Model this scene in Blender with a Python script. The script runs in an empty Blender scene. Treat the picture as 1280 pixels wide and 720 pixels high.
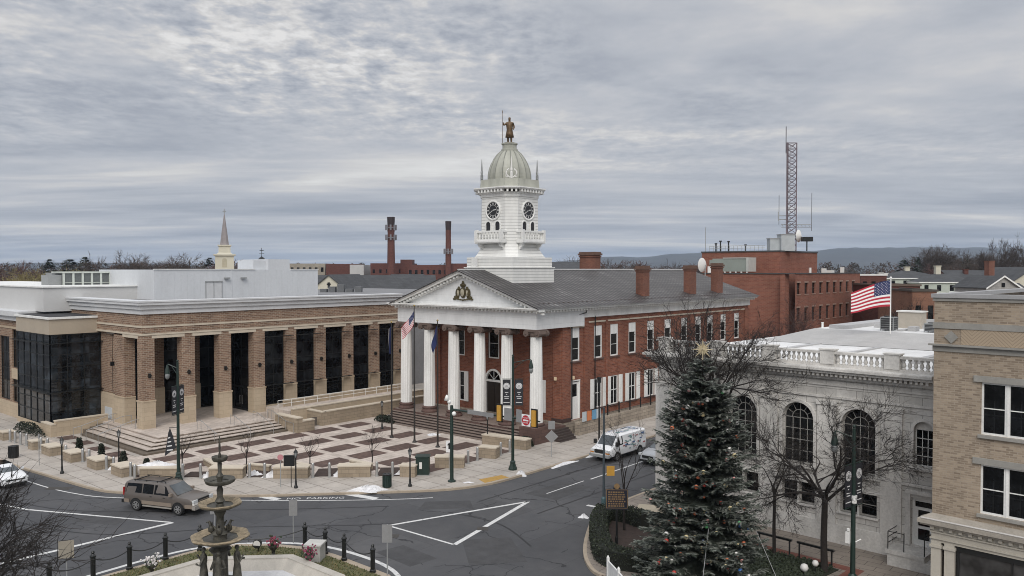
HAZE = 0.00009; DENO = True
import bpy, math, random
from mathutils import Vector, Matrix
S = bpy.context.scene
COL = S.collection
PI = math.pi
rnd = random.Random(7)

# ------------------------------------------------------------------ materials
_mc = {}
def nt(name):
    m = bpy.data.materials.new(name); m.use_nodes = True
    t = m.node_tree; b = t.nodes['Principled BSDF']
    return m, t, b
def N(t, typ, **kw):
    n = t.nodes.new(typ)
    for k, v in kw.items():
        if k in n.inputs: n.inputs[k].default_value = v
        else: setattr(n, k, v)
    return n
def c4(c): return (c[0], c[1], c[2], 1)
def mul(c, k): return (c[0]*k, c[1]*k, c[2]*k)
def mathn(t, op, a, b=None):
    n = t.nodes.new('ShaderNodeMath'); n.operation = op
    for i, v in enumerate((a, b)):
        if v is None: continue
        if isinstance(v, (int, float)): n.inputs[i].default_value = v
        else: t.links.new(v, n.inputs[i])
    return n.outputs[0]
def ramp(t, fac, stops):
    r = t.nodes.new('ShaderNodeValToRGB')
    e = r.color_ramp.elements
    while len(e) > 1: e.remove(e[-1])
    e[0].position = stops[0][0]; e[0].color = c4(stops[0][1])
    for p, c in stops[1:]:
        x = e.new(p); x.color = c4(c)
    t.links.new(fac, r.inputs[0]); return r.outputs[0]
def mixc(t, fac, a, b, mode='MIX'):
    n = t.nodes.new('ShaderNodeMix'); n.data_type = 'RGBA'; n.blend_type = mode
    for s, v in ((n.inputs[0], fac), (n.inputs[6], a), (n.inputs[7], b)):
        if isinstance(v, (int, float)): s.default_value = v
        elif isinstance(v, tuple): s.default_value = c4(v)
        else: t.links.new(v, s)
    return n.outputs[2]
def noise(t, vec, scale, detail=4, rough=.55, stretch=None):
    if stretch:
        mp = t.nodes.new('ShaderNodeMapping'); mp.inputs['Scale'].default_value = stretch
        t.links.new(vec, mp.inputs[0]); vec = mp.outputs[0]
    n = N(t, 'ShaderNodeTexNoise', Scale=scale, Detail=detail, Roughness=rough)
    t.links.new(vec, n.inputs['Vector']); return n.outputs['Fac']
def objc(t): return t.nodes.new('ShaderNodeTexCoord').outputs['Object']
def bump(t, b, h, strength=.3, dist=.02):
    n = N(t, 'ShaderNodeBump', Strength=strength, Distance=dist)
    t.links.new(h, n.inputs['Height']); t.links.new(n.outputs[0], b.inputs['Normal'])
def wallvec(t):
    """horizontal run (x+y) and height, for axis-aligned walls"""
    o = objc(t); s = t.nodes.new('ShaderNodeSeparateXYZ'); t.links.new(o, s.inputs[0])
    u = mathn(t, 'ADD', s.outputs[0], s.outputs[1])
    c = t.nodes.new('ShaderNodeCombineXYZ'); t.links.new(u, c.inputs[0]); t.links.new(s.outputs[2], c.inputs[1])
    return c.outputs[0], o
def mat(name, col, rough=.6, var=.12, scale=1.5, metal=0, bmp=0, bscale=20, spec=.5, streak=False):
    if name in _mc: return _mc[name]
    m, t, b = nt(name)
    o = objc(t)
    if var:
        f1 = noise(t, o, scale, 6, .6, (1, 1, .25) if streak else None)
        f2 = noise(t, o, scale*9, 3, .6)
        f = mathn(t, 'ADD', mathn(t, 'MULTIPLY', f1, .65), mathn(t, 'MULTIPLY', f2, .35))
        col_ = ramp(t, f, [(.3, mul(col, 1-var)), (.7, mul(col, 1+var))])
        t.links.new(col_, b.inputs['Base Color'])
    else: b.inputs['Base Color'].default_value = c4(col)
    b.inputs['Roughness'].default_value = rough; b.inputs['Metallic'].default_value = metal
    b.inputs['Specular IOR Level'].default_value = spec
    if bmp: bump(t, b, noise(t, o, bscale, 4), bmp)
    _mc[name] = m; return m
def brick(name, c1, c2, mortar, bw=.3, bh=.1, ms=.012, stain=.25, flat=False, offset=.5, rough=.85, sscale=.35, bmp=.25):
    """brick / ashlar / slab pattern; flat = laid on the ground in x,y"""
    if name in _mc: return _mc[name]
    m, t, b = nt(name)
    if flat: v = o = objc(t)
    else: v, o = wallvec(t)
    br = N(t, 'ShaderNodeTexBrick', Scale=1.0)
    br.inputs['Brick Width'].default_value = bw; br.inputs['Row Height'].default_value = bh
    br.inputs['Mortar Size'].default_value = ms; br.inputs['Mortar Smooth'].default_value = .2; br.inputs['Bias'].default_value = -.1
    br.offset = offset
    br.inputs['Color1'].default_value = c4(c1); br.inputs['Color2'].default_value = c4(c2); br.inputs['Mortar'].default_value = c4(mortar)
    t.links.new(v, br.inputs['Vector'])
    n1 = noise(t, o, sscale, 6, .65); n2 = noise(t, o, 7, 3, .7)
    n3 = noise(t, o, 1.1, 5, .6, (1, 1, .12) if not flat else None)
    k = mathn(t, 'ADD', mathn(t, 'MULTIPLY', n1, .45), mathn(t, 'ADD', mathn(t, 'MULTIPLY', n2, .25), mathn(t, 'MULTIPLY', n3, .3)))
    g = ramp(t, k, [(.33, (1-stain,)*3), (.66, (1+stain,)*3)])
    col = mixc(t, 1.0, br.outputs['Color'], g, 'MULTIPLY')
    t.links.new(col, b.inputs['Base Color']); b.inputs['Roughness'].default_value = rough
    b.inputs['Specular IOR Level'].default_value = .25
    if bmp: bump(t, b, mathn(t, 'SUBTRACT', n2, br.outputs['Fac']), bmp, .015)
    _mc[name] = m; return m
def siding(name, col, pitch, dark=.55, var=.1, lap=.12):
    """painted boards with dark joint lines every pitch metres of height"""
    if name in _mc: return _mc[name]
    m, t, b = nt(name); o = objc(t)
    s = t.nodes.new('ShaderNodeSeparateXYZ'); t.links.new(o, s.inputs[0])
    fr = mathn(t, 'FRACT', mathn(t, 'DIVIDE', s.outputs[2], pitch))
    g = ramp(t, fr, [(0, (dark,)*3), (lap, (1, 1, 1)), (1, (1, 1, 1))])  # dark joint lines; on the clapboard, lap shade put into the colour
    f = noise(t, o, 1.3, 6, .65, (1, 1, .4)); base = ramp(t, f, [(.3, mul(col, 1-var)), (.7, mul(col, 1+var*.5))])
    t.links.new(mixc(t, 1.0, base, g, 'MULTIPLY'), b.inputs['Base Color'])
    b.inputs['Roughness'].default_value = .55
    bump(t, b, fr, .5, .03)
    _mc[name] = m; return m
def glassm(name, col=(.012, .013, .015), rough=.06, var=.6, spec=.5, cell=None):
    if name in _mc: return _mc[name]
    m, t, b = nt(name); o = objc(t)
    f = noise(t, o, .8, 3, .6)
    base = ramp(t, f, [(.35, mul(col, 1-var)), (.7, mul(col, 1+var))])
    if cell:     # pane reflections and dim interiors put into the colour, cell by cell
        v, _ = wallvec(t); br = N(t, 'ShaderNodeTexBrick', Scale=1.0); br.inputs['Brick Width'].default_value = cell[0]; br.inputs['Row Height'].default_value = cell[1]
        br.inputs['Mortar Size'].default_value = .03; br.inputs['Bias'].default_value = -.35; br.offset = .0
        br.inputs['Color1'].default_value = (1,1,1,1); br.inputs['Color2'].default_value = (cell[2],)*3+(1,); br.inputs['Mortar'].default_value = (2.2,2.2,2.2,1); t.links.new(v, br.inputs['Vector'])
        base = mixc(t, 1, base, br.outputs['Color'], 'MULTIPLY')
    t.links.new(base, b.inputs['Base Color'])
    b.inputs['Roughness'].default_value = rough; b.inputs['Specular IOR Level'].default_value = spec
    bump(t, b, noise(t, o, .7, 2), .05, .05)
    _mc[name] = m; return m
W_PAINT = mat('white_paint', (.77, .77, .745), .5, .2, 1.1, streak=True)
OFFWHITE = mat('offwhite_trim', (.70, .69, .66), .55, .08, 1)
CREAM = mat('cream_stone', (.54, .475, .38), .8, .1, 1, bmp=.1)
BLACKM = mat('black_metal', (.012, .013, .013), .4, .1, 3)
GREENM = mat('dark_green_metal', (.012, .028, .022), .45, .2, 3)
STEEL = mat('brushed_steel', (.46, .46, .45), .38, .15, 4, metal=.7)
GREYM = mat('grey_metal', (.27, .28, .28), .5, .12, 2)
SIGNBACK = mat('sign_back_aluminium', (.30, .30, .30), .5, .12, 3, metal=.3)
GALV = mat('galvanised', (.36, .37, .37), .5, .15, 3, metal=.3)
YELLOW = mat('signal_yellow', (.55, .30, .05), .5, .12, 3)
RED = mat('sign_red', (.45, .02, .03), .5, .05, 3)
SIGNW = mat('sign_white', (.8, .8, .8), .5, .04, 3)
RUBBER = mat('tyre_rubber', (.015, .015, .015), .85, .2, 6)
PANE = glassm('window_glass', (.008,.0085,.009), .05, .8, .3, (.7, .9, 3.5))
PANE2 = glassm('dark_curtain_glass', (.0045, .005, .0055), .03, .8, .18, (1.25, 1.05, 5.5))
BAYGLASS = glassm('bay_glass', (.010, .0125, .015), .02, .9, .5, (1.7, .8, 4.5))
WSCREEN = glassm('windscreen_glass', (.05,.06,.065), .03, .5, 1.0)  # paler bluish base: sky reflection put into the colour
CARGLASS = glassm('car_glass', (.006, .007, .008), .04, .3, .2)
J_BRICK = brick('judicial_brick', (.275, .178, .122), (.150, .090, .064), (.36, .305, .24), .46, .17, .020, .22)
J_BASE = brick('judicial_cast_stone', (.47, .385, .28), (.43, .35, .255), (.30, .245, .18), 1.2, .4, .008, .12)
C_BRICK = brick('courthouse_brick', (.262, .100, .060), (.155, .054, .034), (.23, .14, .11), .4, .14, .014, .32)
A_BRICK = brick('annex_brick', (.25, .105, .072), (.19, .074, .051), (.24, .14, .105), .6, .2, .018, .16)
T_BRICK = brick('tan_brick', (.37, .30, .225), (.205, .16, .118), (.35, .295, .235), .3, .1, .014, .2)
STONE = brick('limestone_ashlar', (.60, .585, .555), (.49, .475, .445), (.24, .23, .215), 1.15, .46, .014, .34)
STONET = mat('limestone_trim', (.57, .555, .525), .8, .36, .9, bmp=.15, streak=True)
BROWNST = brick('brownstone', (.125, .078, .066), (.095, .06, .052), (.06, .04, .036), .9, .3, .01, .25)
RUBBLE = brick('rubble_stone', (.36, .31, .25), (.27, .23, .19), (.17, .145, .12), .75, .32, .02, .25)
GUTTER = mat('gutter_dirt', (.052, .046, .040), .95, .45, 1.2)
PATCH = mat('asphalt_patch', (.055, .055, .057), .85, .3, 1.5)
SEATST = brick('seat_wall_stone', (.33, .27, .20), (.27, .22, .16), (.16, .13, .10), .75, .3, .01, .2)
CLAP = siding('white_clapboard', (.78, .78, .75), .30, .32, .1, .2)
FRIEZE = siding('white_frieze_board', (.74, .75, .75), .62, .45, .12, .03)
COPPER = mat('verdigris_copper', (.375, .378, .325), .6, .24, 1.2, streak=True)
BRONZE = mat('bronze_statue', (.125, .08, .042), .45, .4, 4, metal=.4)
IRON = mat('fountain_iron', (.075, .071, .057), .55, .85, 4, metal=.2)
RIMST = mat('fountain_rim_paint', (.25, .20, .13), .75, .75, 4)
ROOFW = mat('white_membrane', (.70, .70, .69), .6, .22, .35)
ROOFG = mat('grey_roof_deck', (.20, .20, .205), .8, .2, .5)
PANELW = mat('white_metal_panel', (.58, .60, .62), .45, .10, .35, streak=True)
TWIG = mat('bark_twig', (.020, .016, .014), .9, .35, 8)
BARK = mat('bark_trunk', (.026, .021, .018), .95, .4, 8, bmp=.5, bscale=25)
TWIGR = mat('far_twigs', (.070, .055, .047), .95, .3, .5)
SNOW = mat('old_snow', (.66, .66, .67), .8, .3, 3, bmp=.5, bscale=8)

def roofmat():
    m, t, b = nt('courthouse_roof_tile'); v, o = None, objc(t)
    s = t.nodes.new('ShaderNodeSeparateXYZ'); t.links.new(o, s.inputs[0])
    fy = mathn(t, 'FRACT', mathn(t, 'DIVIDE', s.outputs[1], .66))
    fx = mathn(t, 'FRACT', mathn(t, 'DIVIDE', s.outputs[0], .75))
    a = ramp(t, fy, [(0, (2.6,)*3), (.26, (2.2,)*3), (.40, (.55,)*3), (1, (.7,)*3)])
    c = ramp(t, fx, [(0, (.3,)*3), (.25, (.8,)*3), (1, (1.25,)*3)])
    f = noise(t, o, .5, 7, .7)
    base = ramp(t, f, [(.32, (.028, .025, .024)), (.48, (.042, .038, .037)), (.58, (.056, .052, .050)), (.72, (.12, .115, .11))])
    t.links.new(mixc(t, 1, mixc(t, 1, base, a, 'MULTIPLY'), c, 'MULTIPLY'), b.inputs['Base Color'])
    b.inputs['Roughness'].default_value = .5
    bump(t, b, fy, .4, .04); return m
ROOFT = roofmat()
SLATE = brick('slate_roof', (.075, .078, .082), (.06, .062, .066), (.04, .04, .042), .6, .3, .01, .2)

def asphalt():
    m, t, b = nt('asphalt'); o = objc(t)
    n1 = noise(t, o, .12, 6, .6); n2 = noise(t, o, 1.2, 5, .7); n3 = noise(t, o, 30, 3, .7)
    k = mathn(t, 'ADD', mathn(t, 'MULTIPLY', n1, .6), mathn(t, 'ADD', mathn(t, 'MULTIPLY', n2, .2), mathn(t, 'MULTIPLY', n3, .2)))
    base = ramp(t, k, [(.34, (.042, .043, .047)), (.46, (.061, .062, .066)), (.54, (.074, .074, .077)), (.66, (.108, .107, .108))])
    # sealed cracks: edges of two warped cell patterns, broken up by noise
    def cracks(scale, w, seed, lo):
        mp = t.nodes.new('ShaderNodeMapping'); mp.inputs['Location'].default_value = (seed, seed*2, 0)
        wn = N(t, 'ShaderNodeTexNoise', Scale=.5, Detail=4.0); t.links.new(o, wn.inputs['Vector'])
        wv = mixc(t, .82, wn.outputs['Color'], o, 'MIX')
        ad = t.nodes.new('ShaderNodeVectorMath'); ad.operation = 'MULTIPLY_ADD'
        t.links.new(wn.outputs['Color'], ad.inputs[0]); ad.inputs[1].default_value = (2.2, 2.2, 0); t.links.new(o, ad.inputs[2])
        t.links.new(ad.outputs[0], mp.inputs[0])
        vo = N(t, 'ShaderNodeTexVoronoi', Scale=scale); vo.feature = 'DISTANCE_TO_EDGE'; vo.voronoi_dimensions = '2D'
        t.links.new(mp.outputs[0], vo.inputs['Vector'])
        line = mathn(t, 'LESS_THAN', vo.outputs['Distance'], w*scale)
        msk = mathn(t, 'GREATER_THAN', noise(t, mp.outputs[0], .16, 2), lo)
        return mathn(t, 'MULTIPLY', line, msk)
    c = mathn(t, 'MAXIMUM', cracks(.16, .05, 3.1, .47), cracks(.5, .032, 11.7, .54))
    # rectangular resurfaced patches
    br = N(t, 'ShaderNodeTexBrick', Scale=1.0); br.inputs['Brick Width'].default_value = 9; br.inputs['Row Height'].default_value = 3.7
    br.inputs['Mortar Size'].default_value = .02; br.inputs['Color1'].default_value = (1.12,)*3+(1,); br.inputs['Color2'].default_value = (.9,)*3+(1,); br.inputs['Mortar'].default_value = (.62,)*3+(1,)
    rm = t.nodes.new('ShaderNodeMapping'); rm.inputs['Rotation'].default_value = (0, 0, math.radians(90)); t.links.new(o, rm.inputs[0]); t.links.new(rm.outputs[0], br.inputs['Vector'])
    base = mixc(t, .8, base, br.outputs['Color'], 'MULTIPLY')
    t.links.new(mixc(t, mathn(t, 'MULTIPLY', c, .8), base, (.012, .012, .014)), b.inputs['Base Color'])
    b.inputs['Roughness'].default_value = .8; bump(t, b, n3, .3, .01); return m
ASPH = asphalt()
WALK = brick('concrete_sidewalk', (.42, .385, .345), (.37, .335, .295), (.17, .15, .13), 2.2, 1.5, .03, .26, True, 0)
PAVER = brick('slab_pavers', (.27, .235, .20), (.24, .21, .18), (.12, .10, .09), 1.25, .62, .02, .22, True, .5)
KERB = mat('kerb_stone', (.36, .30, .23), .85, .2, 2, bmp=.2)
PLZ = brick('plaza_pale_paver', (.53, .465, .41), (.45, .39, .34), (.29, .25, .215), .9, .45, .016, .26, True, .5)
PLZD = brick('plaza_brown_paver', (.128, .086, .072), (.092, .063, .054), (.062, .045, .039), .6, .3, .016, .34, True, .5)
BRKST = brick('red_brick_paving', (.24, .095, .07), (.18, .07, .055), (.12, .07, .06), .3, .1, .01, .2, True, .5)
EARTH = mat('town_ground', (.10, .085, .07), .95, .35, .02)
MULCH = mat('planting_bed_soil', (.045, .03, .024), .95, .5, 3, bmp=.6, bscale=15)
LAWN = mat('winter_lawn', (.105, .10, .045), .95, .5, 1.5, bmp=.6, bscale=20)
def lineworn():
    m, t, b = nt('road_paint'); o = objc(t)
    f = noise(t, o, 6, 5, .75)
    t.links.new(ramp(t, f, [(.30, (.13, .13, .13)), (.42, (.55, .55, .54)), (.7, (.72, .72, .70))]), b.inputs['Base Color'])
    b.inputs['Roughness'].default_value = .7; return m
LINE = lineworn()
LINEW = mat('road_paint_faded', (.35, .33, .30), .8, .35, 5)

# ------------------------------------------------------------------ mesh builder
def wm(o):
    m = Matrix.Translation(o.location) @ o.rotation_euler.to_matrix().to_4x4() @ Matrix.Diagonal((*o.scale, 1))
    return wm(o.parent) @ o.matrix_parent_inverse @ m if o.parent else m
class MB:
    def __init__(s): s.v = []; s.f = []; s.m = []
    def add(s, vs, fs, mi=0):
        k = len(s.v); s.v += [tuple(p) for p in vs]
        for f in fs: s.f.append([i+k for i in f]); s.m.append(mi)
        return s
    def box(s, x0, y0, z0, x1, y1, z1, mi=0):
        return s.add([(x0,y0,z0),(x1,y0,z0),(x1,y1,z0),(x0,y1,z0),(x0,y0,z1),(x1,y0,z1),(x1,y1,z1),(x0,y1,z1)],
            [(3,2,1,0),(4,5,6,7),(0,1,5,4),(1,2,6,5),(2,3,7,6),(3,0,4,7)], mi)
    def obox(s, cx, cy, z0, sx, sy, sz, rz=0, mi=0):
        c, q = math.cos(rz), math.sin(rz); P = []
        for z in (z0, z0+sz):
            for a, b in ((-1,-1),(1,-1),(1,1),(-1,1)):
                x, y = a*sx/2, b*sy/2; P.append((cx+x*c-y*q, cy+x*q+y*c, z))
        return s.add(P, [(3,2,1,0),(4,5,6,7),(0,1,5,4),(1,2,6,5),(2,3,7,6),(3,0,4,7)], mi)
    def bar(s, p0, p1, w, h=None, mi=0):
        h = h or w; p0 = Vector(p0); p1 = Vector(p1); d = (p1-p0).normalized()
        up = Vector((0,0,1)) if abs(d.z) < .95 else Vector((1,0,0))
        a = d.cross(up).normalized()*(w/2); b = a.normalized().cross(d)*(h/2)
        P = [p+i*a+j*b for p in (p0, p1) for i, j in ((-1,-1),(1,-1),(1,1),(-1,1))]
        return s.add(P, [(3,2,1,0),(4,5,6,7),(0,1,5,4),(1,2,6,5),(2,3,7,6),(3,0,4,7)], mi)
    def path(s, pts, rad, n=6, mi=0, cap=True):
        pts = [Vector(p) for p in pts]; k = len(pts)
        if not isinstance(rad, (list, tuple)): rad = [rad]*k
        V = []; F = []
        for i, p in enumerate(pts):
            d = (pts[min(i+1,k-1)]-pts[max(i-1,0)]).normalized()
            up = Vector((0,0,1)) if abs(d.z) < .9 else Vector((1,0,0))
            a = d.cross(up).normalized(); b = a.cross(d)
            for j in range(n):
                q = 2*PI*j/n; V.append(p+(a*math.cos(q)+b*math.sin(q))*rad[i])
        for i in range(k-1):
            for j in range(n):
                F.append((i*n+j, i*n+(j+1)%n, (i+1)*n+(j+1)%n, (i+1)*n+j))
        if cap: F += [tuple(range(n)), tuple(range((k-1)*n, k*n))]
        return s.add(V, F, mi)
    def tube(s, p0, p1, r, r1=None, n=8, mi=0): return s.path([p0, p1], [r, r if r1 is None else r1], n, mi)
    def lathe(s, prof, cx=0, cy=0, n=16, mi=0, a0=0, capb=True, capt=True):
        V = []; F = []; k = len(prof)
        for r, z in prof:
            for j in range(n):
                q = a0+2*PI*j/n; V.append((cx+r*math.cos(q), cy+r*math.sin(q), z))
        for i in range(k-1):
            for j in range(n):
                F.append((i*n+j, i*n+(j+1)%n, (i+1)*n+(j+1)%n, (i+1)*n+j))
        if capb: F.append(tuple(reversed(range(n))))
        if capt: F.append(tuple(range((k-1)*n, k*n)))
        return s.add(V, F, mi)
    def prism(s, poly, z0, z1, mi=0):
        n = len(poly); V = [(x,y,z0) for x,y in poly]+[(x,y,z1) for x,y in poly]
        F = [tuple(reversed(range(n))), tuple(range(n,2*n))]+[(i,(i+1)%n,n+(i+1)%n,n+i) for i in range(n)]
        return s.add(V, F, mi)
    def loft(s, rings, mi=0, cap=True, closed=True):
        n = len(rings[0]); V = [p for r in rings for p in r]; F = []
        for i in range(len(rings)-1):
            for j in range(n if closed else n-1):
                F.append((i*n+j, i*n+(j+1)%n, (i+1)*n+(j+1)%n, (i+1)*n+j))
        if cap: F += [tuple(reversed(range(n))), tuple(range((len(rings)-1)*n, len(rings)*n))]
        return s.add(V, F, mi)
    def ball(s, c, r, n=8, mi=0, sz=1, jit=0):
        pr = []; k = max(3, n//2)
        V = [(c[0], c[1], c[2]-r*sz)]
        for i in range(1, k):
            a = -PI/2+PI*i/k
            for j in range(n):
                q = 2*PI*j/n; e = 1+(rnd.uniform(-jit, jit) if jit else 0)
                V.append((c[0]+r*e*math.cos(a)*math.cos(q), c[1]+r*e*math.cos(a)*math.sin(q), c[2]+r*e*sz*math.sin(a)))
        V.append((c[0], c[1], c[2]+r*sz)); F = []
        for j in range(n): F.append((0, 1+(j+1)%n, 1+j))
        for i in range(k-2):
            for j in range(n): F.append((1+i*n+j, 1+i*n+(j+1)%n, 1+(i+1)*n+(j+1)%n, 1+(i+1)*n+j))
        L = len(V)-1
        for j in range(n): F.append((L, 1+(k-2)*n+j, 1+(k-2)*n+(j+1)%n))
        return s.add(V, F, mi)
    def quad(s, a, b, c, d, mi=0): return s.add([a,b,c,d], [(0,1,2,3)], mi)
    def disc(s, c, r, u, v, n=20, mi=0, r2=None):
        """disc (or ellipse) centred at c spanned by unit vectors u, v; r2 inner radius makes a ring"""
        c = Vector(c); u = Vector(u); v = Vector(v)
        P = [c+(u*math.cos(2*PI*i/n)+v*math.sin(2*PI*i/n))*r for i in range(n)]
        if r2 is None: return s.add(P, [tuple(range(n))], mi)
        Q = [c+(u*math.cos(2*PI*i/n)+v*math.sin(2*PI*i/n))*r2 for i in range(n)]
        return s.add(P+Q, [(i,(i+1)%n,n+(i+1)%n,n+i) for i in range(n)], mi)
    def text(s, body, origin, u, v, size, mi=0, align='CENTER', thick=.004):
        """flat lettering on the plane origin + u, v"""
        cu = bpy.data.curves.new('lettering_curve', 'FONT'); cu.body = body; cu.size = size; cu.align_x = align; cu.align_y = 'CENTER'
        cu.resolution_u = 2
        ob = bpy.data.objects.new('lettering_curve', cu); COL.objects.link(ob)
        me = ob.to_mesh(); o = Vector(origin); u = Vector(u); v = Vector(v)
        s.add([o+u*p.co.x+v*p.co.y for p in me.vertices], [tuple(q.vertices) for q in me.polygons], mi)
        ob.to_mesh_clear(); bpy.data.objects.remove(ob); bpy.data.curves.remove(cu); return s
    def build(s, name, mats, parent=None, smooth=None, lab=None):
        me = bpy.data.meshes.new(name); me.from_pydata(s.v, [], s.f)
        if not isinstance(mats, (list, tuple)): mats = [mats]
        for m in mats: me.materials.append(m)
        me.polygons.foreach_set('material_index', s.m); 
        if smooth is not None:
            me.polygons.foreach_set('use_smooth', [True]*len(me.polygons)); me.update()
            if smooth < 180: me.set_sharp_from_angle(angle=math.radians(smooth))
        me.update()
        return link(name, me, parent, lab)
def link(name, me, parent=None, lab=None):
    o = bpy.data.objects.new(name, me); COL.objects.link(o)
    if parent is not None:
        o.parent = parent; o.matrix_parent_inverse = wm(parent).inverted()
    if lab: o['label'] = lab
    return o
def thing(name, label, cat, loc=(0,0,0), rz=0, group=None):
    o = bpy.data.objects.new(name, None); COL.objects.link(o); o.empty_display_size = .2
    o.location = loc; o.rotation_euler = (0,0,rz); return tag(o, label, cat, group)
def tag(o, label, cat, group=None):
    o['label'] = label; o['category'] = cat
    if group: o['group'] = group
    return o
def struct(o, kind='structure'): o['kind'] = kind; return o
def kids(o): return [c for c in COL.objects if c.parent == o]
def dup(root, loc, rz=0, label=None, sc=None, kidlist=None):
    r = root.copy(); COL.objects.link(r); r.location = loc; r.rotation_euler = (0,0,rz)
    if sc: r.scale = sc if isinstance(sc, tuple) else (sc,)*3
    if label: r['label'] = label
    for ch in (kidlist if kidlist is not None else kids(root)):
        c = ch.copy(); COL.objects.link(c); c.parent = r
        for g in kids(ch):
            d = g.copy(); COL.objects.link(d); d.parent = c
    return r
def wall(mb, p, u, nin, L, z0, z1, ops=(), dep=.25, mi=0, rmi=None):
    """wall sheet from p along u (2D), openings (u0,u1,za,zb[,'arch']) with reveals going nin*dep inward"""
    rmi = mi if rmi is None else rmi
    us = sorted({0, L, *[o[0] for o in ops], *[o[1] for o in ops]}); zs = sorted({z0, z1, *[o[2] for o in ops], *[o[3] for o in ops]})
    def Q(a, z, d=0): return (p[0]+u[0]*a+nin[0]*d, p[1]+u[1]*a+nin[1]*d, z)
    for i in range(len(us)-1):
        for j in range(len(zs)-1):
            a, b, c, d = us[i], us[i+1], zs[j], zs[j+1]
            if b-a < 1e-6 or d-c < 1e-6: continue
            am, zm = (a+b)/2, (c+d)/2
            if any(o[0] < am < o[1] and o[2] < zm < o[3] for o in ops): continue
            mb.quad(Q(a,c), Q(b,c), Q(b,d), Q(a,d), mi)
    for o in ops:
        a, b, c, d = o[:4]
        if len(o) > 4:
            r = (b-a)/2; sp = d-r; n = 14; pts = [((a+b)/2-r*math.cos(PI*k/n), sp+r*math.sin(PI*k/n)) for k in range(n+1)]
            for k in range(n):
                (x0,y0),(x1,y1) = pts[k], pts[k+1]
                mb.quad(Q(x0,y0), Q(x1,y1), Q(x1,d), Q(x0,d), mi); mb.quad(Q(x0,y0), Q(x1,y1), Q(x1,y1,dep), Q(x0,y0,dep), rmi)
            d = sp
        else: mb.quad(Q(a,d), Q(b,d), Q(b,d,dep), Q(a,d,dep), rmi)
        mb.quad(Q(a,c), Q(b,c), Q(b,c,dep), Q(a,c,dep), rmi)
        mb.quad(Q(a,c), Q(a,d), Q(a,d,dep), Q(a,c,dep), rmi); mb.quad(Q(b,c), Q(b,d), Q(b,d,dep), Q(b,c,dep), rmi)
_win = {}
def window(parent, x, y, z, rz, w, h, key='sash', fm=None, pm=None, name='window', nx=1, ny=2, fw=.09, bw=.04, arch=False, dp=.07, panel=0, lab=None):
    """window part (frame mesh) with a pane sub-part; local: centre of sill at the origin, facing -y"""
    k = (key, w, h, nx, ny, arch, panel)
    fm = fm or W_PAINT; pm = pm or PANE
    if k not in _win:
        f = MB(); g = MB()
        if not arch:
            f.box(-w/2, -dp, 0, -w/2+fw, dp, h); f.box(w/2-fw, -dp, 0, w/2, dp, h)
            f.box(-w/2+fw, -dp, 0, w/2-fw, dp, fw); f.box(-w/2+fw, -dp, h-fw-panel, w/2-fw, dp, h)
            top = h-fw-panel
            for i in range(1, nx): q = -w/2+fw+(w-2*fw)*i/nx; f.box(q-bw/2, -dp*.6, fw, q+bw/2, dp*.6, top)
            for j in range(1, ny):
                q = fw+(top-fw)*j/ny; f.box(-w/2+fw, -dp*.7, q-bw/2, w/2-fw, dp*.7, q+bw/2)
            g.quad((-w/2+.01, .0, .01), (w/2-.01, 0, .01), (w/2-.01, 0, h-.01), (-w/2+.01, 0, h-.01))
        else:
            r = w/2; sp = h-r; n = 18
            f.box(-w/2, -dp, 0, -w/2+fw, dp, sp); f.box(w/2-fw, -dp, 0, w/2, dp, sp); f.box(-w/2+fw, -dp, 0, w/2-fw, dp, fw)
            for (ra, rb) in ((r-fw, r), (r*.5-bw/2, r*.5+bw/2)):
                R = []
                for i in range(n+1):
                    a = PI*i/n; R.append([(q*math.cos(a), d, sp+q*math.sin(a)) for q, d in ((ra,-dp),(rb,-dp),(rb,dp),(ra,dp))])
                f.loft(R)
            for a in (30, 60, 90, 120, 150):
                q = math.radians(a); f.bar((r*.5*math.cos(q), 0, sp+r*.5*math.sin(q)), ((r-fw)*math.cos(q), 0, sp+(r-fw)*math.sin(q)), bw, bw)
            for i in range(1, nx): q = -w/2+fw+(w-2*fw)*i/nx; f.box(q-bw/2, -dp*.6, fw, q+bw/2, dp*.6, sp + (r*.5 if nx > 2 and i in (nx//2,) and nx % 2 == 0 else 0))
            for j in range(1, ny+1):
                q = fw+(sp-fw)*j/ny; f.box(-w/2+fw, -dp*.6, q-bw/2, w/2-fw, dp*.6, q+bw/2)
            P = [(-w/2+.01,0,.01),(w/2-.01,0,.01)]+[((r-.01)*math.cos(PI*i/n),0,sp+(r-.01)*math.sin(PI*i/n)) for i in range(n+1)]
            g.add(P, [tuple(range(len(P)))])
        a = f.build(name, fm); b = g.build('pane', pm, a)
        _win[k] = (a.data, b.data); ob, pa = a, b
        ob.location = (x, y, z); ob.rotation_euler = (0,0,rz); ob.parent = parent; ob.matrix_parent_inverse = wm(parent).inverted()
    else:
        ob = bpy.data.objects.new(name, _win[k][0]); COL.objects.link(ob); ob.location = (x, y, z); ob.rotation_euler = (0,0,rz)
        ob.parent = parent; ob.matrix_parent_inverse = wm(parent).inverted()
        pa = bpy.data.objects.new('pane', _win[k][1]); COL.objects.link(pa); pa.parent = ob
    if lab: ob['label'] = lab
    return ob
ORD = 'first second third fourth fifth sixth seventh eighth ninth tenth eleventh twelfth thirteenth fourteenth fifteenth sixteenth seventeenth eighteenth nineteenth twentieth'.split()
# bearing helper for the far town: tb = tangent of the angle right of the viewing axis, D = metres away along it
YAW = math.radians(41)
def far(tb, D): return (D*(-math.sin(YAW)+tb*math.cos(YAW)), D*(math.cos(YAW)+tb*math.sin(YAW)))
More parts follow.
